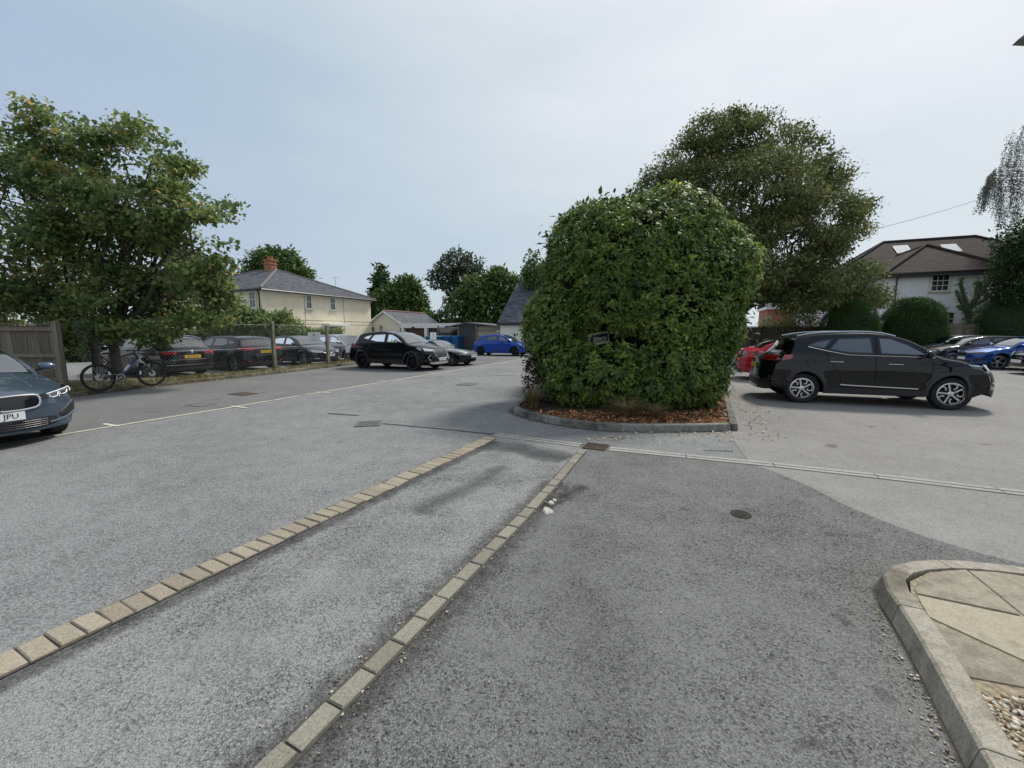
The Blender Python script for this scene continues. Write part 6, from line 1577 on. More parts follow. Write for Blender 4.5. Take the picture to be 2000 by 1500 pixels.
# ================================================================ VEGETATION
def nrmz(a): return a / np.maximum(np.linalg.norm(a, axis=-1, keepdims=True), 1e-9)
LEAF = {
 'rhomb': (np.array([(0, 0, 0), (.45, .24, .05), (1, 0, -.06), (.45, -.24, .05)]), 4),
 'maple': (np.array([(0, 0, 0), (.05, .30, .0), (.34, .50, -.05), (.46, .24, .02), (.74, .30, -.04), (1.0, 0, -.10), (.74, -.30, -.04), (.46, -.24, .02), (.34, -.50, -.05), (.05, -.30, .0)]), 10),
 'needle': (np.array([(0, 0, 0), (.5, .07, .02), (1, 0, 0), (.5, -.07, .02)]), 4),
}
def leaves(name, pos, dirv, nor, size, kind, mat, parent, tint=None):
    """one face per leaf: dirv = direction of the leaf, nor = its upper side"""
    tpl, k = LEAF[kind]
    d = nrmz(dirv); n = nor - d * np.sum(nor * d, axis=1, keepdims=True); n = nrmz(n); b = np.cross(n, d)
    V = pos[:, None, :] + size[:, None, None] * (d[:, None, :] * tpl[None, :, 0, None] + b[:, None, :] * tpl[None, :, 1, None] + n[:, None, :] * tpl[None, :, 2, None])
    return quick_mesh(name, V.reshape(-1, 3), k, mat, parent, tint)
from mathutils import noise as mnoise
def lobe_points(lobes, n, inner=0.55, keep=0.72, carve=None, rough=1.0):
    """points in the outer part of a union of ellipsoids; also the outward direction"""
    Lb = np.array(lobes, float); C, Rr = Lb[:, :3], Lb[:, 3:6]
    wgt = (Rr[:, 0] * Rr[:, 1] * Rr[:, 2]) ** (2 / 3); wgt /= wgt.sum(); P, O = [], []; got = 0
    while got < n:
        m = int(n * 1.6) + 50; i = rng.choice(len(Lb), m, p=wgt); u = nrmz(rng.normal(size=(m, 3)))
        r = inner + (1 - inner) * rng.random(m) ** 0.6
        r *= 1 + rough * (0.10 * np.sin(u[:, 0]*7 + i) * np.sin(u[:, 2]*6 + i*2.1) + rng.normal(0, 0.03, m))
        p = C[i] + u * Rr[i] * r[:, None]
        q = np.linalg.norm((p[:, None, :] - C[None]) / Rr[None], axis=2); q[np.arange(m), i] = 9
        ok = q.min(1) > keep
        if carve: ok &= np.array([mnoise.noise(Vector(v_) * carve[0]) + 0.5 * mnoise.noise(Vector(v_) * carve[0] * 2.3) > carve[1] for v_ in p])
        P.append(p[ok]); O.append(nrmz(u[ok] / Rr[i][ok])); got += ok.sum()
    return np.concatenate(P)[:n], np.concatenate(O)[:n]
def limb(m, a_, b_, r0, r1, wob=0.06, n=5, sides=7):
    a_, b_ = Vector(a_), Vector(b_); ln = (b_ - a_).length; P = []
    for i in range(n + 1):
        t = i / n; q = a_.lerp(b_, t)
        if 0 < i < n: q += Vector((random.gauss(0, wob), random.gauss(0, wob), random.gauss(0, wob*.6))) * ln * 0.5
        q.z += 0.10 * ln * math.sin(math.pi * t) * 0.4
        P.append(q)
    m.tube(P, [r0 + (r1 - r0) * i / n for i in range(n + 1)], sides)
    return P
def cluster_leaves(P, O, per, spread, size, droop=0.3, flat=0.6, sv=0.35):
    """leaves about each twig tip"""
    n = len(P) * per; pos = np.repeat(P, per, 0); o = np.repeat(O, per, 0)
    off = rng.normal(size=(n, 3)).clip(-1.55, 1.55) * spread; off[:, 2] *= flat; pos = pos + off
    d = nrmz(o * 0.5 + nrmz(rng.normal(size=(n, 3))) * 0.9 + np.array([0, 0, -droop]))
    nn = nrmz(o * 0.45 + np.array([0, 0, 0.75]) + rng.normal(size=(n, 3)) * 0.45)
    tone = np.repeat(rng.random(len(P)), per) * 0.55 + rng.random(n) * 0.45
    return pos, d, nn, size * (1 + rng.normal(0, sv, n).clip(-.6, .8)), tone
def tree(name, base, lobes, label, cat, group, mat, clumps, per, size, kind='rhomb', spread=0.22, trunk_r=0.18, fork=0.35, stems=1, droop=0.3, bark=None, inner=0.5, limbs=None, lean=(0, 0), keep=0.72, flat=0.6, tone=None, carve=None, sprigs=0):
    base = Vector(base); e = empty(name, base, 0, label, cat, group)
    lb = [(l_[0] - base.x, l_[1] - base.y, l_[2] - base.z, l_[3], l_[4], l_[5]) for l_ in lobes]
    P, O = lobe_points(lb, clumps, inner, keep, carve)
    sprig_lines = []
    if sprigs:      # thin shoots standing out from the crown
        A0, O0 = lobe_points(lb, sprigs, .95, 1.0); ex = []; eo = []
        for a0, o0 in zip(A0, O0):
            dd = nrmz(o0 + np.array([0, 0, .5]) + rng.normal(size=3) * .3); ln = rng.uniform(.2, .55) * (lb[0][3] / .9)**.3
            sprig_lines.append((a0 - dd*.35, a0 + dd*ln)); ln *= .8
            for t in np.linspace(.05, 1, 5): ex.append(a0 + dd * ln * t); eo.append(dd)
        P = np.concatenate([P, np.array(ex)]); O = np.concatenate([O, np.array(eo)])
    pos, d, nn, sz, tn = cluster_leaves(P, O, per, spread, size, droop, flat)
    if tone is not None: tn = tn * tone[1] + tone[0]
    m = MB(); zt = min(l_[2] - l_[5] for l_ in lb); top = max(l_[2] + l_[5] for l_ in lb)
    fz = max(0.4, fork * top); f = Vector((lean[0], lean[1], fz))
    for s in range(stems):
        off = Vector((random.uniform(-.2, .2), random.uniform(-.15, .15), 0)) * (stems > 1)
        ff = f + off * 4
        m.tube([off, off + Vector((lean[0]*.15, lean[1]*.15, fz*.12)), (off + ff) * 0.5 + Vector((random.gauss(0, .04), random.gauss(0, .04), 0)), ff], [trunk_r*1.35, trunk_r, trunk_r*.85, trunk_r*.72], 10)
        big = sorted(range(len(lb)), key=lambda i: -lb[i][3])[s::stems][:limbs or 9]
        for i in big:
            c_ = Vector(lb[i][:3]); limb(m, ff - Vector((0, 0, random.uniform(0, .25*fz))), c_, trunk_r*.5, trunk_r*.14)
            near = np.argsort(np.linalg.norm(P - np.array(c_), axis=1))
            for k in near[:: max(1, len(near)//26)][:9]:
                limb(m, c_.lerp(ff, random.uniform(0, .4)), P[k], trunk_r*.16, 0.008, n=3, sides=5)
    for p0, p1 in sprig_lines: m.tube([p0, (Vector(p0) + Vector(p1))/2 + Vector((0, 0, .03)), p1], [.012, .009, .004], 4)
    m.build('trunk', bark or M_['bark'], e, smooth=True)
    leaves('crown', pos, d, nn, sz, kind, mat, e, tn)
    return e
def lob(lst, Y, ry=None, jit=0.6):
    """lobes given as (px, py, radius px[, height ratio]) at distance Y"""
    o = []
    for l_ in lst:
        y = l_[4] if len(l_) > 4 else Y + random.uniform(-jit, jit); q = at(l_[0], l_[1], y); r = l_[2] / F * y; o.append((q.x, q.y, q.z, r, ry or r, r * (l_[3] if len(l_) > 3 else .85)))
    return o
F_syc = foliage('sycamore_leaf', [(0.0, (0.063, 0.097, 0.045)), (0.45, (0.140, 0.207, 0.076)), (0.80, (0.260, 0.319, 0.100)), (0.93, (0.523, 0.379, 0.141)), (1.0, (1.136, 0.590, 0.234))], 0.5, 0.55, 0.25)
F_hedge = foliage('hedge_leaf', [(0.0, (0.067, 0.113, 0.033)), (0.5, (0.154, 0.239, 0.054)), (0.90, (0.321, 0.411, 0.080)), (0.972, (0.472, 0.494, 0.102)), (1.0, (1.423, 0.944, 0.177))], 0.48, 0.45, 0.3)
F_chest = foliage('chestnut_leaf', [(0.0, (0.068, 0.100, 0.044)), (0.4, (0.127, 0.169, 0.067)), (0.75, (0.210, 0.234, 0.087)), (1.0, (0.355, 0.296, 0.114))], 0.3, 0.62, 0.12)
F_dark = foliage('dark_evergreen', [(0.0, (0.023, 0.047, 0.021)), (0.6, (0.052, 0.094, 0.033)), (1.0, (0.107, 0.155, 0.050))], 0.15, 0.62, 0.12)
F_mid = foliage('broad_leaf', [(0.0, (0.048, 0.085, 0.030)), (0.6, (0.099, 0.166, 0.048)), (1.0, (0.189, 0.255, 0.072))], 0.3, 0.62, 0.12)
F_grey = foliage('willow_grey_leaf', [(0.0, (0.051, 0.072, 0.045)), (0.6, (0.096, 0.125, 0.072)), (1.0, (0.160, 0.184, 0.112))], 0.3, 0.62, 0.12)
F_yew = foliage('clipped_yew', [(0.0, (0.027, 0.066, 0.019)), (0.6, (0.060, 0.131, 0.031)), (1.0, (0.123, 0.232, 0.048))], 0.12, 0.7, 0.05)
F_lite = foliage('buddleia_leaf', [(0.0, (0.073, 0.114, 0.040)), (0.5, (0.163, 0.236, 0.078)), (0.85, (0.276, 0.341, 0.133)), (1.0, (0.585, 0.617, 0.343))], 0.4, 0.6)
F_birch = foliage('birch_leaf', [(0.0, (0.065, 0.078, 0.055)), (0.6, (0.117, 0.130, 0.098)), (1.0, (0.195, 0.208, 0.163))], 0.35, 0.62, 0.12)
F_purple = foliage('purple_leaf', [(0.0, (0.029, 0.018, 0.023)), (0.6, (0.062, 0.038, 0.044)), (1.0, (0.104, 0.073, 0.062))], 0.25, 0.62, 0.12)
F_grass = foliage('sedge_blade', [(0.0, (0.07, 0.06, 0.025)), (0.5, (0.20, 0.165, 0.07)), (1.0, (0.36, 0.29, 0.15))], 0.3, 0.6)
F_dry = foliage('dry_grass', [(0.0, (0.09, 0.10, 0.035)), (0.5, (0.25, 0.23, 0.10)), (1.0, (0.40, 0.36, 0.19))], 0.3, 0.7)

# --- the big clipped evergreen on the island (rosettes of narrow leaves)
hb = Vector((2.9, 9.4, 0.09))
hl = [(2.9, 9.6, 2.55, 2.15, 1.75, 1.95), (3.4, 9.5, 3.4, 1.35, 1.3, 1.35), (1.85, 9.6, 3.30, 1.08, 1.2, 1.18), (4.35, 9.7, 2.9, 1.15, 1.4, 1.15), (4.02, 9.4, 1.7, 1.03, 1.4, 1.1),
      (2.5, 9.0, 3.1, 1.35, 1.2, 1.25), (1.0, 9.3, 1.75, 0.75, 0.9, 0.95), (1.35, 9.1, 0.95, 0.85, 0.9, 0.75), (2.2, 8.45, .80, 1.15, 0.75, 0.80), (3.3, 8.35, .78, 1.0, 0.75, 0.78), (1.4, 8.55, .6, .75, .7, .6), (2.8, 8.2, .5, .9, .6, .5), (3.75, 8.5, .6, .65, .8, .6), (3.4, 8.65, 1.9, 1.2, 0.9, 0.9), (2.3, 8.85, 2.15, 0.95, 0.9, 0.85), (3.83, 8.9, 0.95, 0.75, 0.9, 0.75), (3.9, 8.9, 2.5, 1.0, 0.9, 1.0),
      (3.6, 12.2, 2.3, 1.9, 2.2, 2.0), (4.4, 11.5, 3.0, 1.2, 1.8, 1.2), (2.45, 9.3, 3.95, .55, .6, .5), (3.35, 9.3, 4.15, .6, .6, .5), (3.95, 9.4, 4.05, .55, .6, .5), (4.85, 9.8, 3.5, .5, .7, .5), (1.1, 9.5, 2.9, .45, .6, .5)]
e = empty('evergreen_bush', hb, 0, 'huge rounded evergreen bush with glossy leaves filling the kerbed island', 'bush')
lb = [(a_ - hb.x, b_ - hb.y, c_ - hb.z, d_, f_, g_) for a_, b_, c_, d_, f_, g_ in hl]
P, O = lobe_points(lb, 13500, 0.84, 0.92, None, .35)
keepm = (P[:, 2] > 0.04); P, O = P[keepm], O[keepm]
# two see-through hollows where the sign hangs and below it
for hx, hz, hr_ in ((1.85, 1.50, .30), (2.42, 1.42, .24)):
    q = (np.hypot((P[:, 0] + hb.x - hx), (P[:, 2] + hb.z - hz) * 1.6) < hr_) & (P[:, 1] < 0.1); P, O = P[~q], O[~q]
per = 8; n = len(P) * per
ax = nrmz(O + np.array([0, 0, .35]) + rng.normal(size=O.shape) * .35)
t1 = nrmz(np.cross(ax, rng.normal(size=ax.shape))); t2 = np.cross(ax, t1)
an = (np.tile(np.arange(per), len(P)) * 2.4 + np.repeat(rng.random(len(P)) * 6.28, per))[:, None]
A_, T1, T2 = (np.repeat(x, per, 0) for x in (ax, t1, t2))
rad = T1 * np.cos(an) + T2 * np.sin(an); d = nrmz(rad + A_ * rng.uniform(-.05, .7, (n, 1)) + np.array([0, 0, -.22])); nn = nrmz(A_ * 1.0 - rad * .3 + rng.normal(size=(n, 3)) * .12)
pos = np.repeat(P, per, 0) + A_ * rng.uniform(-.07, .05, (n, 1)) + rng.normal(size=(n, 3)) * .018
leaves('foliage', pos, d, nn, 0.094 * (1 + rng.normal(0, .22, n)).clip(.4, 1.6), 'rhomb', F_hedge, e, np.repeat(rng.random(len(P)), per) * .45 + rng.random(n) * .55)
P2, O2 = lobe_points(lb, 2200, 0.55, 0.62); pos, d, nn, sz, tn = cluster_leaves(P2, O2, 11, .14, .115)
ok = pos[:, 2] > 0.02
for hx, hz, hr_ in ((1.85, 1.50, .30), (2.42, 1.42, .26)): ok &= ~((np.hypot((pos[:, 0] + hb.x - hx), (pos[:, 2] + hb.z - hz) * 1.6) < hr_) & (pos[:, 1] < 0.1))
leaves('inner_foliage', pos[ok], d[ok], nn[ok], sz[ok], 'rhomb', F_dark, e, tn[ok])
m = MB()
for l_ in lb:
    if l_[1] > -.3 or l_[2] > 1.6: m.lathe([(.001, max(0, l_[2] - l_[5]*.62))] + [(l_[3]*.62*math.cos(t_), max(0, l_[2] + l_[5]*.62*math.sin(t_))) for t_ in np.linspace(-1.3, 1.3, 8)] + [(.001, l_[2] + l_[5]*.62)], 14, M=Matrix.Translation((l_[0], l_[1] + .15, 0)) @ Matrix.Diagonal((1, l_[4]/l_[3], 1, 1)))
m.build('dark_core', plain('bush_core', (.018, .026, .012), .95, var=.5, vscale=14), e, smooth=True)  # solid dark core added inside the leaves to close bright see-through gaps
m = MB()
for i in range(11):
    b0 = Vector((random.uniform(-.9, 1.1), random.uniform(-.5, .6), -.02)); t_ = Vector(lb[random.randrange(len(lb))][:3]); limb(m, b0, t_, .05, .015, n=5)
m.build('stems', M_['bark'], e, smooth=True)
# sign lost in the bush
q = Vector((1.83, 8.72, 1.46))
e = empty('small_sign', q, R(14), 'small cream edged navy sign tilted and half buried in the evergreen bush', 'sign')
Mt = Matrix.Rotation(R(-9), 4, 'Y')
m = MB(); m.box(-.24, .24, -.008, .008, -.13, .13, M=Mt); m.build('board', plain('cream_board', (0.50, 0.47, 0.30), .5), e)
m = MB(); m.add([Mt @ Vector(p) for p in ((-.17, -.0105, -.075), (.22, -.0105, -.075), (.22, -.0105, .085), (-.15, -.0105, .085), (-.205, -.0105, .0))], [(0, 1, 2, 3, 4)]); m.build('navy_panel', plain('navy_panel', (0.012, 0.014, 0.05), .4), e)
m = MB()
for i in range(9): m.box(-.11 + i*.034, -.11 + i*.034 + random.uniform(.012, .024), -.0125, -.011, -.035, random.choice((.01, .03, .04)), M=Mt)
for i in range(6): m.box(-.10 + i*.045, -.10 + i*.045 + .03, -.0125, -.011, -.058, -.047, M=Mt)
m.build('lettering', plain('pale_lettering', (0.6, 0.6, 0.55), .5), e)
m = MB(); m.box(-.02, .02, .008, .04, -1.4, .05); m.build('stake', M_['bark'], e)

# --- small plants on the island
def grass_clump(loc, n, h, spread, mat, label, name='sedge_clump', cat='grass clump', group=None, w=0.012):
    e = empty(name, loc, 0, label, cat, group); V = []
    for i in range(n):
        a_ = random.random() * 6.283; L_ = h * random.uniform(.55, 1.2); o = spread * random.uniform(.5, 1.3); b0 = Vector((math.cos(a_), math.sin(a_), 0)) * random.uniform(0, spread*.25)
        dr = Vector((math.cos(a_), math.sin(a_), 0)); sd = Vector((-dr.y, dr.x, 0)) * w / 2; P = [b0 + dr*o*t*t + Vector((0, 0, L_*(t - .45*t*t*(o/spread)))) for t in (0, .35, .7, 1.0)]
        for j in range(3):
            k0, k1 = (1 - j*.28), (1 - (j+1)*.28); V += [P[j] - sd*k0, P[j] + sd*k0, P[j+1] + sd*k1, P[j+1] - sd*k1]
    quick_mesh('blades', np.array(V), 4, mat, e, np.repeat(rng.random(n), 3)); return e
grass_clump((0.42, 8.15, .09), 380, .62, .42, F_grass, 'brown tipped sedge clump at the left nose of the hedge island')
grass_clump((2.05, 7.22, .09), 300, .46, .42, F_grass, 'pale straw coloured sedge clump sprawling at the foot of the evergreen bush')
grass_clump((2.55, 7.15, .09), 200, .36, .34, F_grass, 'thin straggly sedge right beside the pale clump under the bush')
tree('purple_shrub', (0.62, 8.95, .09), [(0.55, 8.95, .72, .30, .3, .42), (0.66, 8.9, .42, .34, .3, .34), (.8, 8.75, .42, .3, .3, .3)], 'dark purple leaved shrub squeezed against the left side of the evergreen bush', 'shrub', None, F_purple, 300, 8, .06, spread=.06, trunk_r=.02, fork=.2)

# --- sycamores at the left
TG = 'sycamores behind the verge'
A = lob([(240, 305, 46), (292, 322, 46), (330, 352, 36), (250, 395, 70), (322, 425, 62), (385, 425, 42), (430, 412, 20), (398, 480, 50), (440, 480, 22), (300, 520, 75), (390, 550, 44), (420, 590, 28), (230, 570, 50, .7), (330, 600, 42, .6), (180, 460, 72), (255, 630, 46, .5, 12.0), (355, 632, 34, .5), (200, 636, 44, .45, 11.9), (300, 640, 40, .4, 12.0), (400, 625, 26, .5), (300, 560, 60),
         (238, 238, 18), (258, 258, 20), (298, 258, 16), (335, 298, 20), (350, 330, 18), (368, 325, 9), (376, 356, 9), (452, 400, 11), (205, 275, 18), (455, 440, 10), (462, 490, 10)], 12.6, jit=.9)
tree('sycamore_tree', (-12.05, 12.45, .09), A, 'broad green sycamore with forked grey trunk standing behind the bicycle', 'tree', TG, F_syc, 600, 38, .102, 'maple', .25, .15, .22, inner=.5, limbs=14, flat=.42, droop=.5, keep=.78, carve=(.9, -.02), sprigs=22)
B = lob([(88, 268, 36), (108, 306, 46), (146, 342, 52), (60, 345, 46), (30, 415, 76), (118, 425, 80), (60, 530, 90), (145, 550, 62), (30, 595, 60, .6), (120, 608, 46, .6), (165, 630, 46, .5, 12.0), (70, 634, 46, .5), (120, 642, 40, .4, 12.0), (-60, 480, 120), (-70, 350, 80), (-25, 285, 40),
         (72, 218, 17), (108, 212, 16), (36, 205, 10), (20, 195, 6), (138, 235, 16), (2, 245, 14), (-60, 600, 80, .7)], 12.9, jit=.9)
tree('sycamore_tree', (-12.75, 12.6, .09), B, 'tall leaning sycamore left of the forked one, its crown cut by the picture edge', 'tree', TG, F_syc, 640, 38, .102, 'maple', .25, .13, .22, inner=.5, limbs=14, lean=(-.5, .2), flat=.42, droop=.5, keep=.78, carve=(.9, -.02), sprigs=22)

# --- horse chestnut behind the bush
Cn = lob([(1385, 262, 36), (1440, 275, 48), (1500, 272, 48), (1552, 285, 38), (1345, 310, 40), (1300, 345, 36), (1262, 375, 26), (1380, 385, 80), (1480, 380, 95), (1570, 370, 62), (1595, 440, 66), (1630, 400, 24), (1520, 500, 95), (1615, 530, 68), (1680, 555, 42), (1705, 580, 22),
          (1560, 565, 66, .6), (1650, 470, 38), (1685, 398, 13), (1672, 420, 15), (1695, 455, 12), (1662, 440, 16), (1622, 310, 9), (1605, 325, 14), (1388, 228, 10), (1432, 230, 10), (1468, 235, 12), (1502, 228, 10), (1545, 245, 14), (1245, 388, 12), (1440, 490, 90), (1600, 590, 40, .5), (1660, 590, 34, .5)], 26.0, jit=1.7)
tree('horse_chestnut_tree', (15.3, 26.6, 0), Cn, 'large horse chestnut with browning leaves towering behind the evergreen bush', 'tree', None, F_chest, 1500, 66, .185, 'rhomb', .38, .34, .22, droop=.45, inner=.55, limbs=16, lean=(-.6, .3), keep=.72, flat=.5, carve=(.55, -.26), sprigs=12)

# --- clipped domes, far trees
mat_dome_core = plain('dome_core', (.018, .026, .012), .95, var=.5, vscale=14)
def dome(lst, label, base, cat='clipped bush', name='clipped_yew', n=17000, mat=None, size=.042, group=None):
    e = empty(name, base, 0, label, cat, group); lb = [(a_ - base[0], b_ - base[1], c_ - base[2], d_, f_, g_) for a_, b_, c_, d_, f_, g_ in lst]
    P, O = lobe_points(lb, n, .93, .96); ok = P[:, 2] > .03; P, O = P[ok], O[ok]
    pos, d, nn, sz, tn = cluster_leaves(P, O, 4, .04, size, .0, 1.0); leaves('foliage', pos, nrmz(d + np.repeat(O, 4, 0)*.6), nn, sz, 'needle' if False else 'rhomb', mat or F_yew, e, tn)
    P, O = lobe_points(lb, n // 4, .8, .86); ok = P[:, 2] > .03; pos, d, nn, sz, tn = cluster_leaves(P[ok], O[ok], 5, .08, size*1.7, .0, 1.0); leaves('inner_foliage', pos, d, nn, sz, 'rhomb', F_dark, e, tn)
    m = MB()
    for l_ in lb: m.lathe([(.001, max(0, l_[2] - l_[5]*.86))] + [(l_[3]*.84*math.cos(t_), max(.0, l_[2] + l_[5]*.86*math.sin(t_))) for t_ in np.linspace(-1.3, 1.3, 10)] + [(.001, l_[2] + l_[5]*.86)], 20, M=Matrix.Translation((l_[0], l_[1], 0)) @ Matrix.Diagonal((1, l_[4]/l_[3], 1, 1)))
    m.build('dark_core', mat_dome_core, e, smooth=True)  # solid dark core added behind the leaves so no light shows through
    m = MB(); m.tube([(0, 0, -.02), (0.02, 0, lb[0][2]*.6)], [.09, .05], 8); m.build('stem', M_['bark'], e); return e
CG = 'clipped yews along the right hand fence'
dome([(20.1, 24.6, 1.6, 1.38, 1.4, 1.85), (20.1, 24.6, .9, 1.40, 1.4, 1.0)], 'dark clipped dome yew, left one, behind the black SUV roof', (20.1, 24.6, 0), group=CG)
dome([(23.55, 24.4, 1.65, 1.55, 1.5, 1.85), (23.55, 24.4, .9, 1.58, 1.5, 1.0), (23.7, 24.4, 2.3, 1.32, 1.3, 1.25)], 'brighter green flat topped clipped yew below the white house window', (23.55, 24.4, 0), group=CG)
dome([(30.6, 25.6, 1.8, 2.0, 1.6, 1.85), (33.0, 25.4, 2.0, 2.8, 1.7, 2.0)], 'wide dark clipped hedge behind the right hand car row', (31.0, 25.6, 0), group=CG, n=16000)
TB = 'trees on the skyline beyond the garages'
tree('conifer_tree', (-19.5, 62, 0), lob([(743, 545, 14), (744, 575, 20), (742, 610, 27), (740, 640, 30)], 62) + [(at(743, 532, 62).x, 62, at(743, 532, 62).z, .5, .5, 1.0)], 'narrow dark conifer just right of the cream house', 'tree', TB, F_dark, 900, 8, .5, spread=.35, trunk_r=.2)
tree('round_tree', (-16, 58, 0), lob([(785, 575, 34), (762, 590, 30), (805, 580, 26), (770, 620, 40), (810, 615, 28), (735, 625, 22), (800, 555, 16)], 58), 'dense rounded green tree behind the cream gable garage', 'tree', TB, F_mid, 1500, 8, .5, spread=.4, trunk_r=.25)
tree('airy_tree', (-9.5, 66, 0), lob([(895, 510, 24), (870, 525, 20), (920, 520, 20), (855, 550, 14), (880, 560, 16), (900, 545, 20), (930, 535, 12), (878, 590, 12), (872, 610, 14), (845, 540, 9)], 66), 'tall airy tree with sky showing through, in the middle of the skyline', 'tree', TB, F_grey, 620, 8, .48, spread=.42, trunk_r=.3, fork=.5)
tree('bushy_tree', (-4, 54, 0), lob([(935, 570, 36), (975, 560, 34), (1005, 565, 30), (950, 600, 45), (1000, 605, 40), (905, 595, 24), (970, 535, 14), (1020, 590, 30), (940, 630, 30), (1045, 545, 22), (1060, 590, 30)], 54), 'broad yellowish green tree rising left of the slate roof', 'tree', TB, F_mid, 1900, 8, .5, spread=.4, trunk_r=.3)
tree('slender_tree', (1.9, 34, 0), lob([(1040, 505, 9, 1.4), (1037, 530, 14, 1.2), (1045, 550, 20), (1075, 560, 30)], 36), 'slender pointed tree poking up over the slate roof beside the evergreen bush', 'tree', TB, F_mid, 420, 8, .3, spread=.25, trunk_r=.15)
tree('round_tree', (-33, 60, 0), lob([(545, 520, 36), (575, 530, 26), (515, 515, 28), (530, 500, 18), (560, 510, 24), (595, 540, 16), (500, 530, 24), (545, 560, 40)], 60), 'green tree rising behind the chimney of the cream house', 'tree', TB, F_mid, 1300, 8, .48, spread=.4, trunk_r=.3)
tree('thin_shrub', (-20.6, 56, 0), lob([(712, 585, 8), (706, 598, 9), (716, 605, 12)], 56), 'thin wispy shrub top just right of the cream house eaves', 'shrub', None, F_grey, 120, 6, .4, spread=.3, trunk_r=.08)
dome([(at(842, 625, 52).x, 52, 2.0, 1.5, 1.5, 1.9), (at(842, 640, 52).x, 52, 1.2, 1.6, 1.5, 1.2)], 'rounded clipped hedge top behind the garage roof', (at(842, 625, 52).x, 52, 0), n=900, size=.25, mat=F_mid)
dome([(at(893, 632, 51).x, 51, 1.7, 2.6, 1.5, 1.4)], 'low flat clipped hedge right of the rounded hedge top, over the flat garage roof', (at(893, 632, 51).x, 51, 0), n=900, size=.25, mat=F_mid)
# hedge and shrubs by the cream house
def box_hedge(p, q, w, h, label, mat, n):
    p, q = Vector(p), Vector(q); d = (q - p); L_ = d.length; d.normalize(); nn_ = Vector((-d.y, d.x, 0)); mid = (p + q) / 2
    e = empty('hedge', mid, math.atan2(d.y, d.x), label, 'hedge'); k = n
    f = rng.random(k); P = np.stack([rng.uniform(-L_/2, L_/2, k), np.where(f < .6, rng.choice([-w/2, w/2], k), rng.uniform(-w/2, w/2, k)), np.where(f < .6, rng.uniform(0, h, k), h)], 1)
    O = np.where((f < .6)[:, None], np.stack([np.zeros(k), np.sign(P[:, 1]), np.zeros(k)], 1), np.array([[0, 0, 1.0]])); P += rng.normal(0, .05, P.shape)
    pos, d_, n_, sz, tn = cluster_leaves(P, O, 5, .09, .13, .1, 1.0); leaves('foliage', pos, d_, n_, sz, 'rhomb', mat, e, tn)
    m = MB(); m.box(-L_/2, L_/2, -w/2*.8, w/2*.8, 0, h*.92); m.build('dark_core', plain('hedge_core', (.014, .02, .01), .95, var=.4, vscale=9), e); return e  # solid dark box as the core behind the hedge leaves
box_hedge((-24.5, 21.0, 0), (-12.7, 30.8, 0), 1.0, 1.62, 'clipped green hedge between the parked cars and the cream house', F_lite, 5200)
tree('buddleia_shrub', (-15.2, 24.0, 0), lob([(465, 622, 30), (510, 625, 22), (545, 632, 26), (430, 610, 26), (572, 642, 16), (490, 640, 32), (420, 630, 28), (450, 588, 12), (520, 640, 32), (470, 600, 8), (555, 612, 8), (535, 615, 8)], 24), 'tall pale green buddleia in front of the cream house corner', 'shrub', None, F_lite, 1300, 9, .20, 'rhomb', .16, .06, .2, stems=3, droop=.5)
tree('leafy_shrub', (-12.4, 25.5, 0), lob([(575, 648, 20), (600, 655, 14), (555, 655, 20), (562, 632, 8), (585, 636, 7)], 25), 'small dark leafy bush with a spiky top right of the buddleia', 'shrub', None, F_mid, 320, 8, .15, spread=.1, trunk_r=.04)
# right edge: dark evergreen and weeping birch
tree('dark_evergreen_tree', (32.0, 25.0, 0), lob([(1982, 500, 26), (2005, 480, 36), (1982, 545, 32), (2030, 540, 60), (2000, 590, 46), (2060, 480, 80), (1972, 575, 20), (2035, 600, 60), (1968, 505, 13)], 25.2), 'dark spreading evergreen at the right edge in front of the white house', 'tree', None, F_dark, 2100, 10, .20, spread=.22, trunk_r=.18, inner=.4)
# drooping curtains of the birch
e = empty('weeping_birch_tree', (39.5, 32.0, 0), 0, 'pale weeping birch with hanging twigs high at the right edge', 'tree')
m = MB(); m.tube([(0, 0, 0), (.1, 0, 6), (0, .1, 12), (-.2, 0, 17)], [.22, .18, .12, .05], 8)
pos = []; 
for i in range(260):
    px = random.choice((1925, 1940, 1950, 1965, 1975, 1985, 2000, 2030, 2060)) + random.uniform(-10, 14)
    topy_ = np.interp(px, [1915, 1940, 1955, 1965, 1990, 2080], [372, 330, 318, 262, 242, 220]); 
    bot = np.interp(px, [1915, 1940, 1955, 1990, 2080], [385, 400, 470, 480, 520]); py = random.uniform(topy_, max(topy_ + 5, bot - 60))
    q = at(px, py, 32.0 + random.uniform(-1.3, 1.3)); L_ = random.uniform(.8, 2.4); st = Vector((q.x - 39.5, q.y - 32.0, q.z)); dx = random.gauss(-.05, .1)
    if i % 3 == 0: limb(m, (0, 0, max(8, st.z + .3 - abs(st.x)*.25)), st, .022, .006, n=3, sides=4)
    m.tube([st, st + Vector((dx*.5, 0, -L_*.5)), st + Vector((dx, 0, -L_))], .004, 3, cap=False)
    for k in range(int(L_*26)): t_ = random.random(); pos.append(st + Vector((dx*t_ + random.gauss(0, .05), random.gauss(0, .05), -L_*t_)))
m.build('trunk', M_['bark'], e, smooth=True)
pos = np.array(pos); n = len(pos); d = nrmz(rng.normal(size=(n, 3)) * .6 + np.array([0, 0, -1])); leaves('crown', pos, d, nrmz(rng.normal(size=(n, 3))), .10 * (1 + rng.normal(0, .25, n)).clip(.4, 1.6), 'rhomb', F_birch, e)
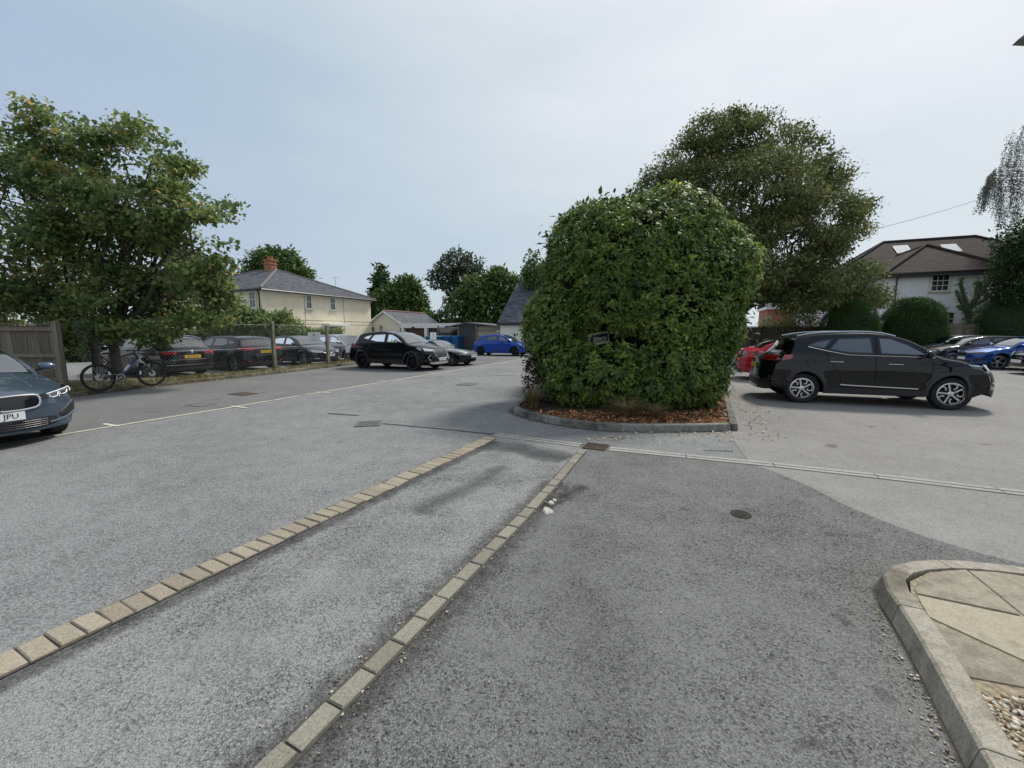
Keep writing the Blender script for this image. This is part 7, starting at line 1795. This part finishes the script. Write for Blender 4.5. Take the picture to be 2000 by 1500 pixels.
# pollarded ivy stump by the white wall
e = empty('pollarded_tree', (29.0, 26.0, 0), 0, 'stumpy ivy clad pollarded tree with bare upright limbs against the white wall', 'tree')
m = MB(); pts = []
base = Vector((29.0, 26.0, 0))
for L_ in ([(1893, 640), (1893, 600), (1905, 585), (1908, 560), (1912, 545)], [(1893, 610), (1882, 575), (1876, 553), (1880, 540)], [(1893, 615), (1878, 590), (1868, 568)], [(1893, 620), (1885, 606), (1870, 597)], [(1895, 600), (1925, 585), (1924, 560), (1927, 545)], [(1900, 590), (1915, 575), (1916, 550)]):
    P = [at(x, y, 26.0) - base for x, y in L_]; m.tube(P, [max(.03, .12 - .02*i) for i in range(len(P))], 7)
    for a_, b_ in zip(P, P[1:]):
        for k in range(40): pts.append(a_.lerp(b_, random.random()) + Vector((random.gauss(0, .09), random.gauss(0, .09), random.gauss(0, .06))))
m.tube([(at(1893, 640, 26.0).x - base.x, 0, 0), tuple(at(1893, 640, 26.0) - base)], [.2, .14], 8)
for k in range(200): pts.append(Vector((at(1893, 640, 26.0).x - base.x + random.gauss(0, .15), random.gauss(0, .15), random.uniform(.2, 2.3))))
m.build('trunk', M_['bark'], e, smooth=True); P = np.array(pts); pos, d, nn, sz, tn = cluster_leaves(P, nrmz(rng.normal(size=P.shape)), 4, .05, .09); leaves('ivy', pos, d, nn, sz, 'rhomb', F_yew, e, tn)
# pale garden shrub beyond the dark fence, right of the bush
tree('garden_shrub', (18.6, 27.4, 0), lob([(1500, 632, 14, .9), (1520, 640, 14), (1560, 615, 24), (1575, 630, 22), (1545, 635, 18)], 27.4), 'olive green garden shrub beyond the dark fence under the chestnut', 'shrub', None, F_lite, 300, 8, .15, spread=.14, trunk_r=.05)
# tufts of dry verge grass
V = []
for i in range(5200):
    k = random.randrange(len(LK) - 1); t_ = random.random(); a_ = Vector((*LK[k], 0)).lerp(Vector((*LK[k+1], 0)), t_)
    if a_.y < 9.5: continue
    b0 = Vector((a_.x - .16 - abs(random.gauss(0, .30)), a_.y + random.gauss(0, .1), .085)); an_ = random.random()*6.28; h = random.uniform(.05, .17); dr = Vector((math.cos(an_), math.sin(an_), 0)); sd = Vector((-dr.y, dr.x, 0)) * .006
    V += [b0 - sd, b0 + sd, b0 + dr*h*.35 + sd*.6 + Vector((0, 0, h*.7)), b0 + dr*h*.7 + Vector((0, 0, h))]
tag(quick_mesh('verge_grass', np.array(V), 4, F_dry), kind='stuff')
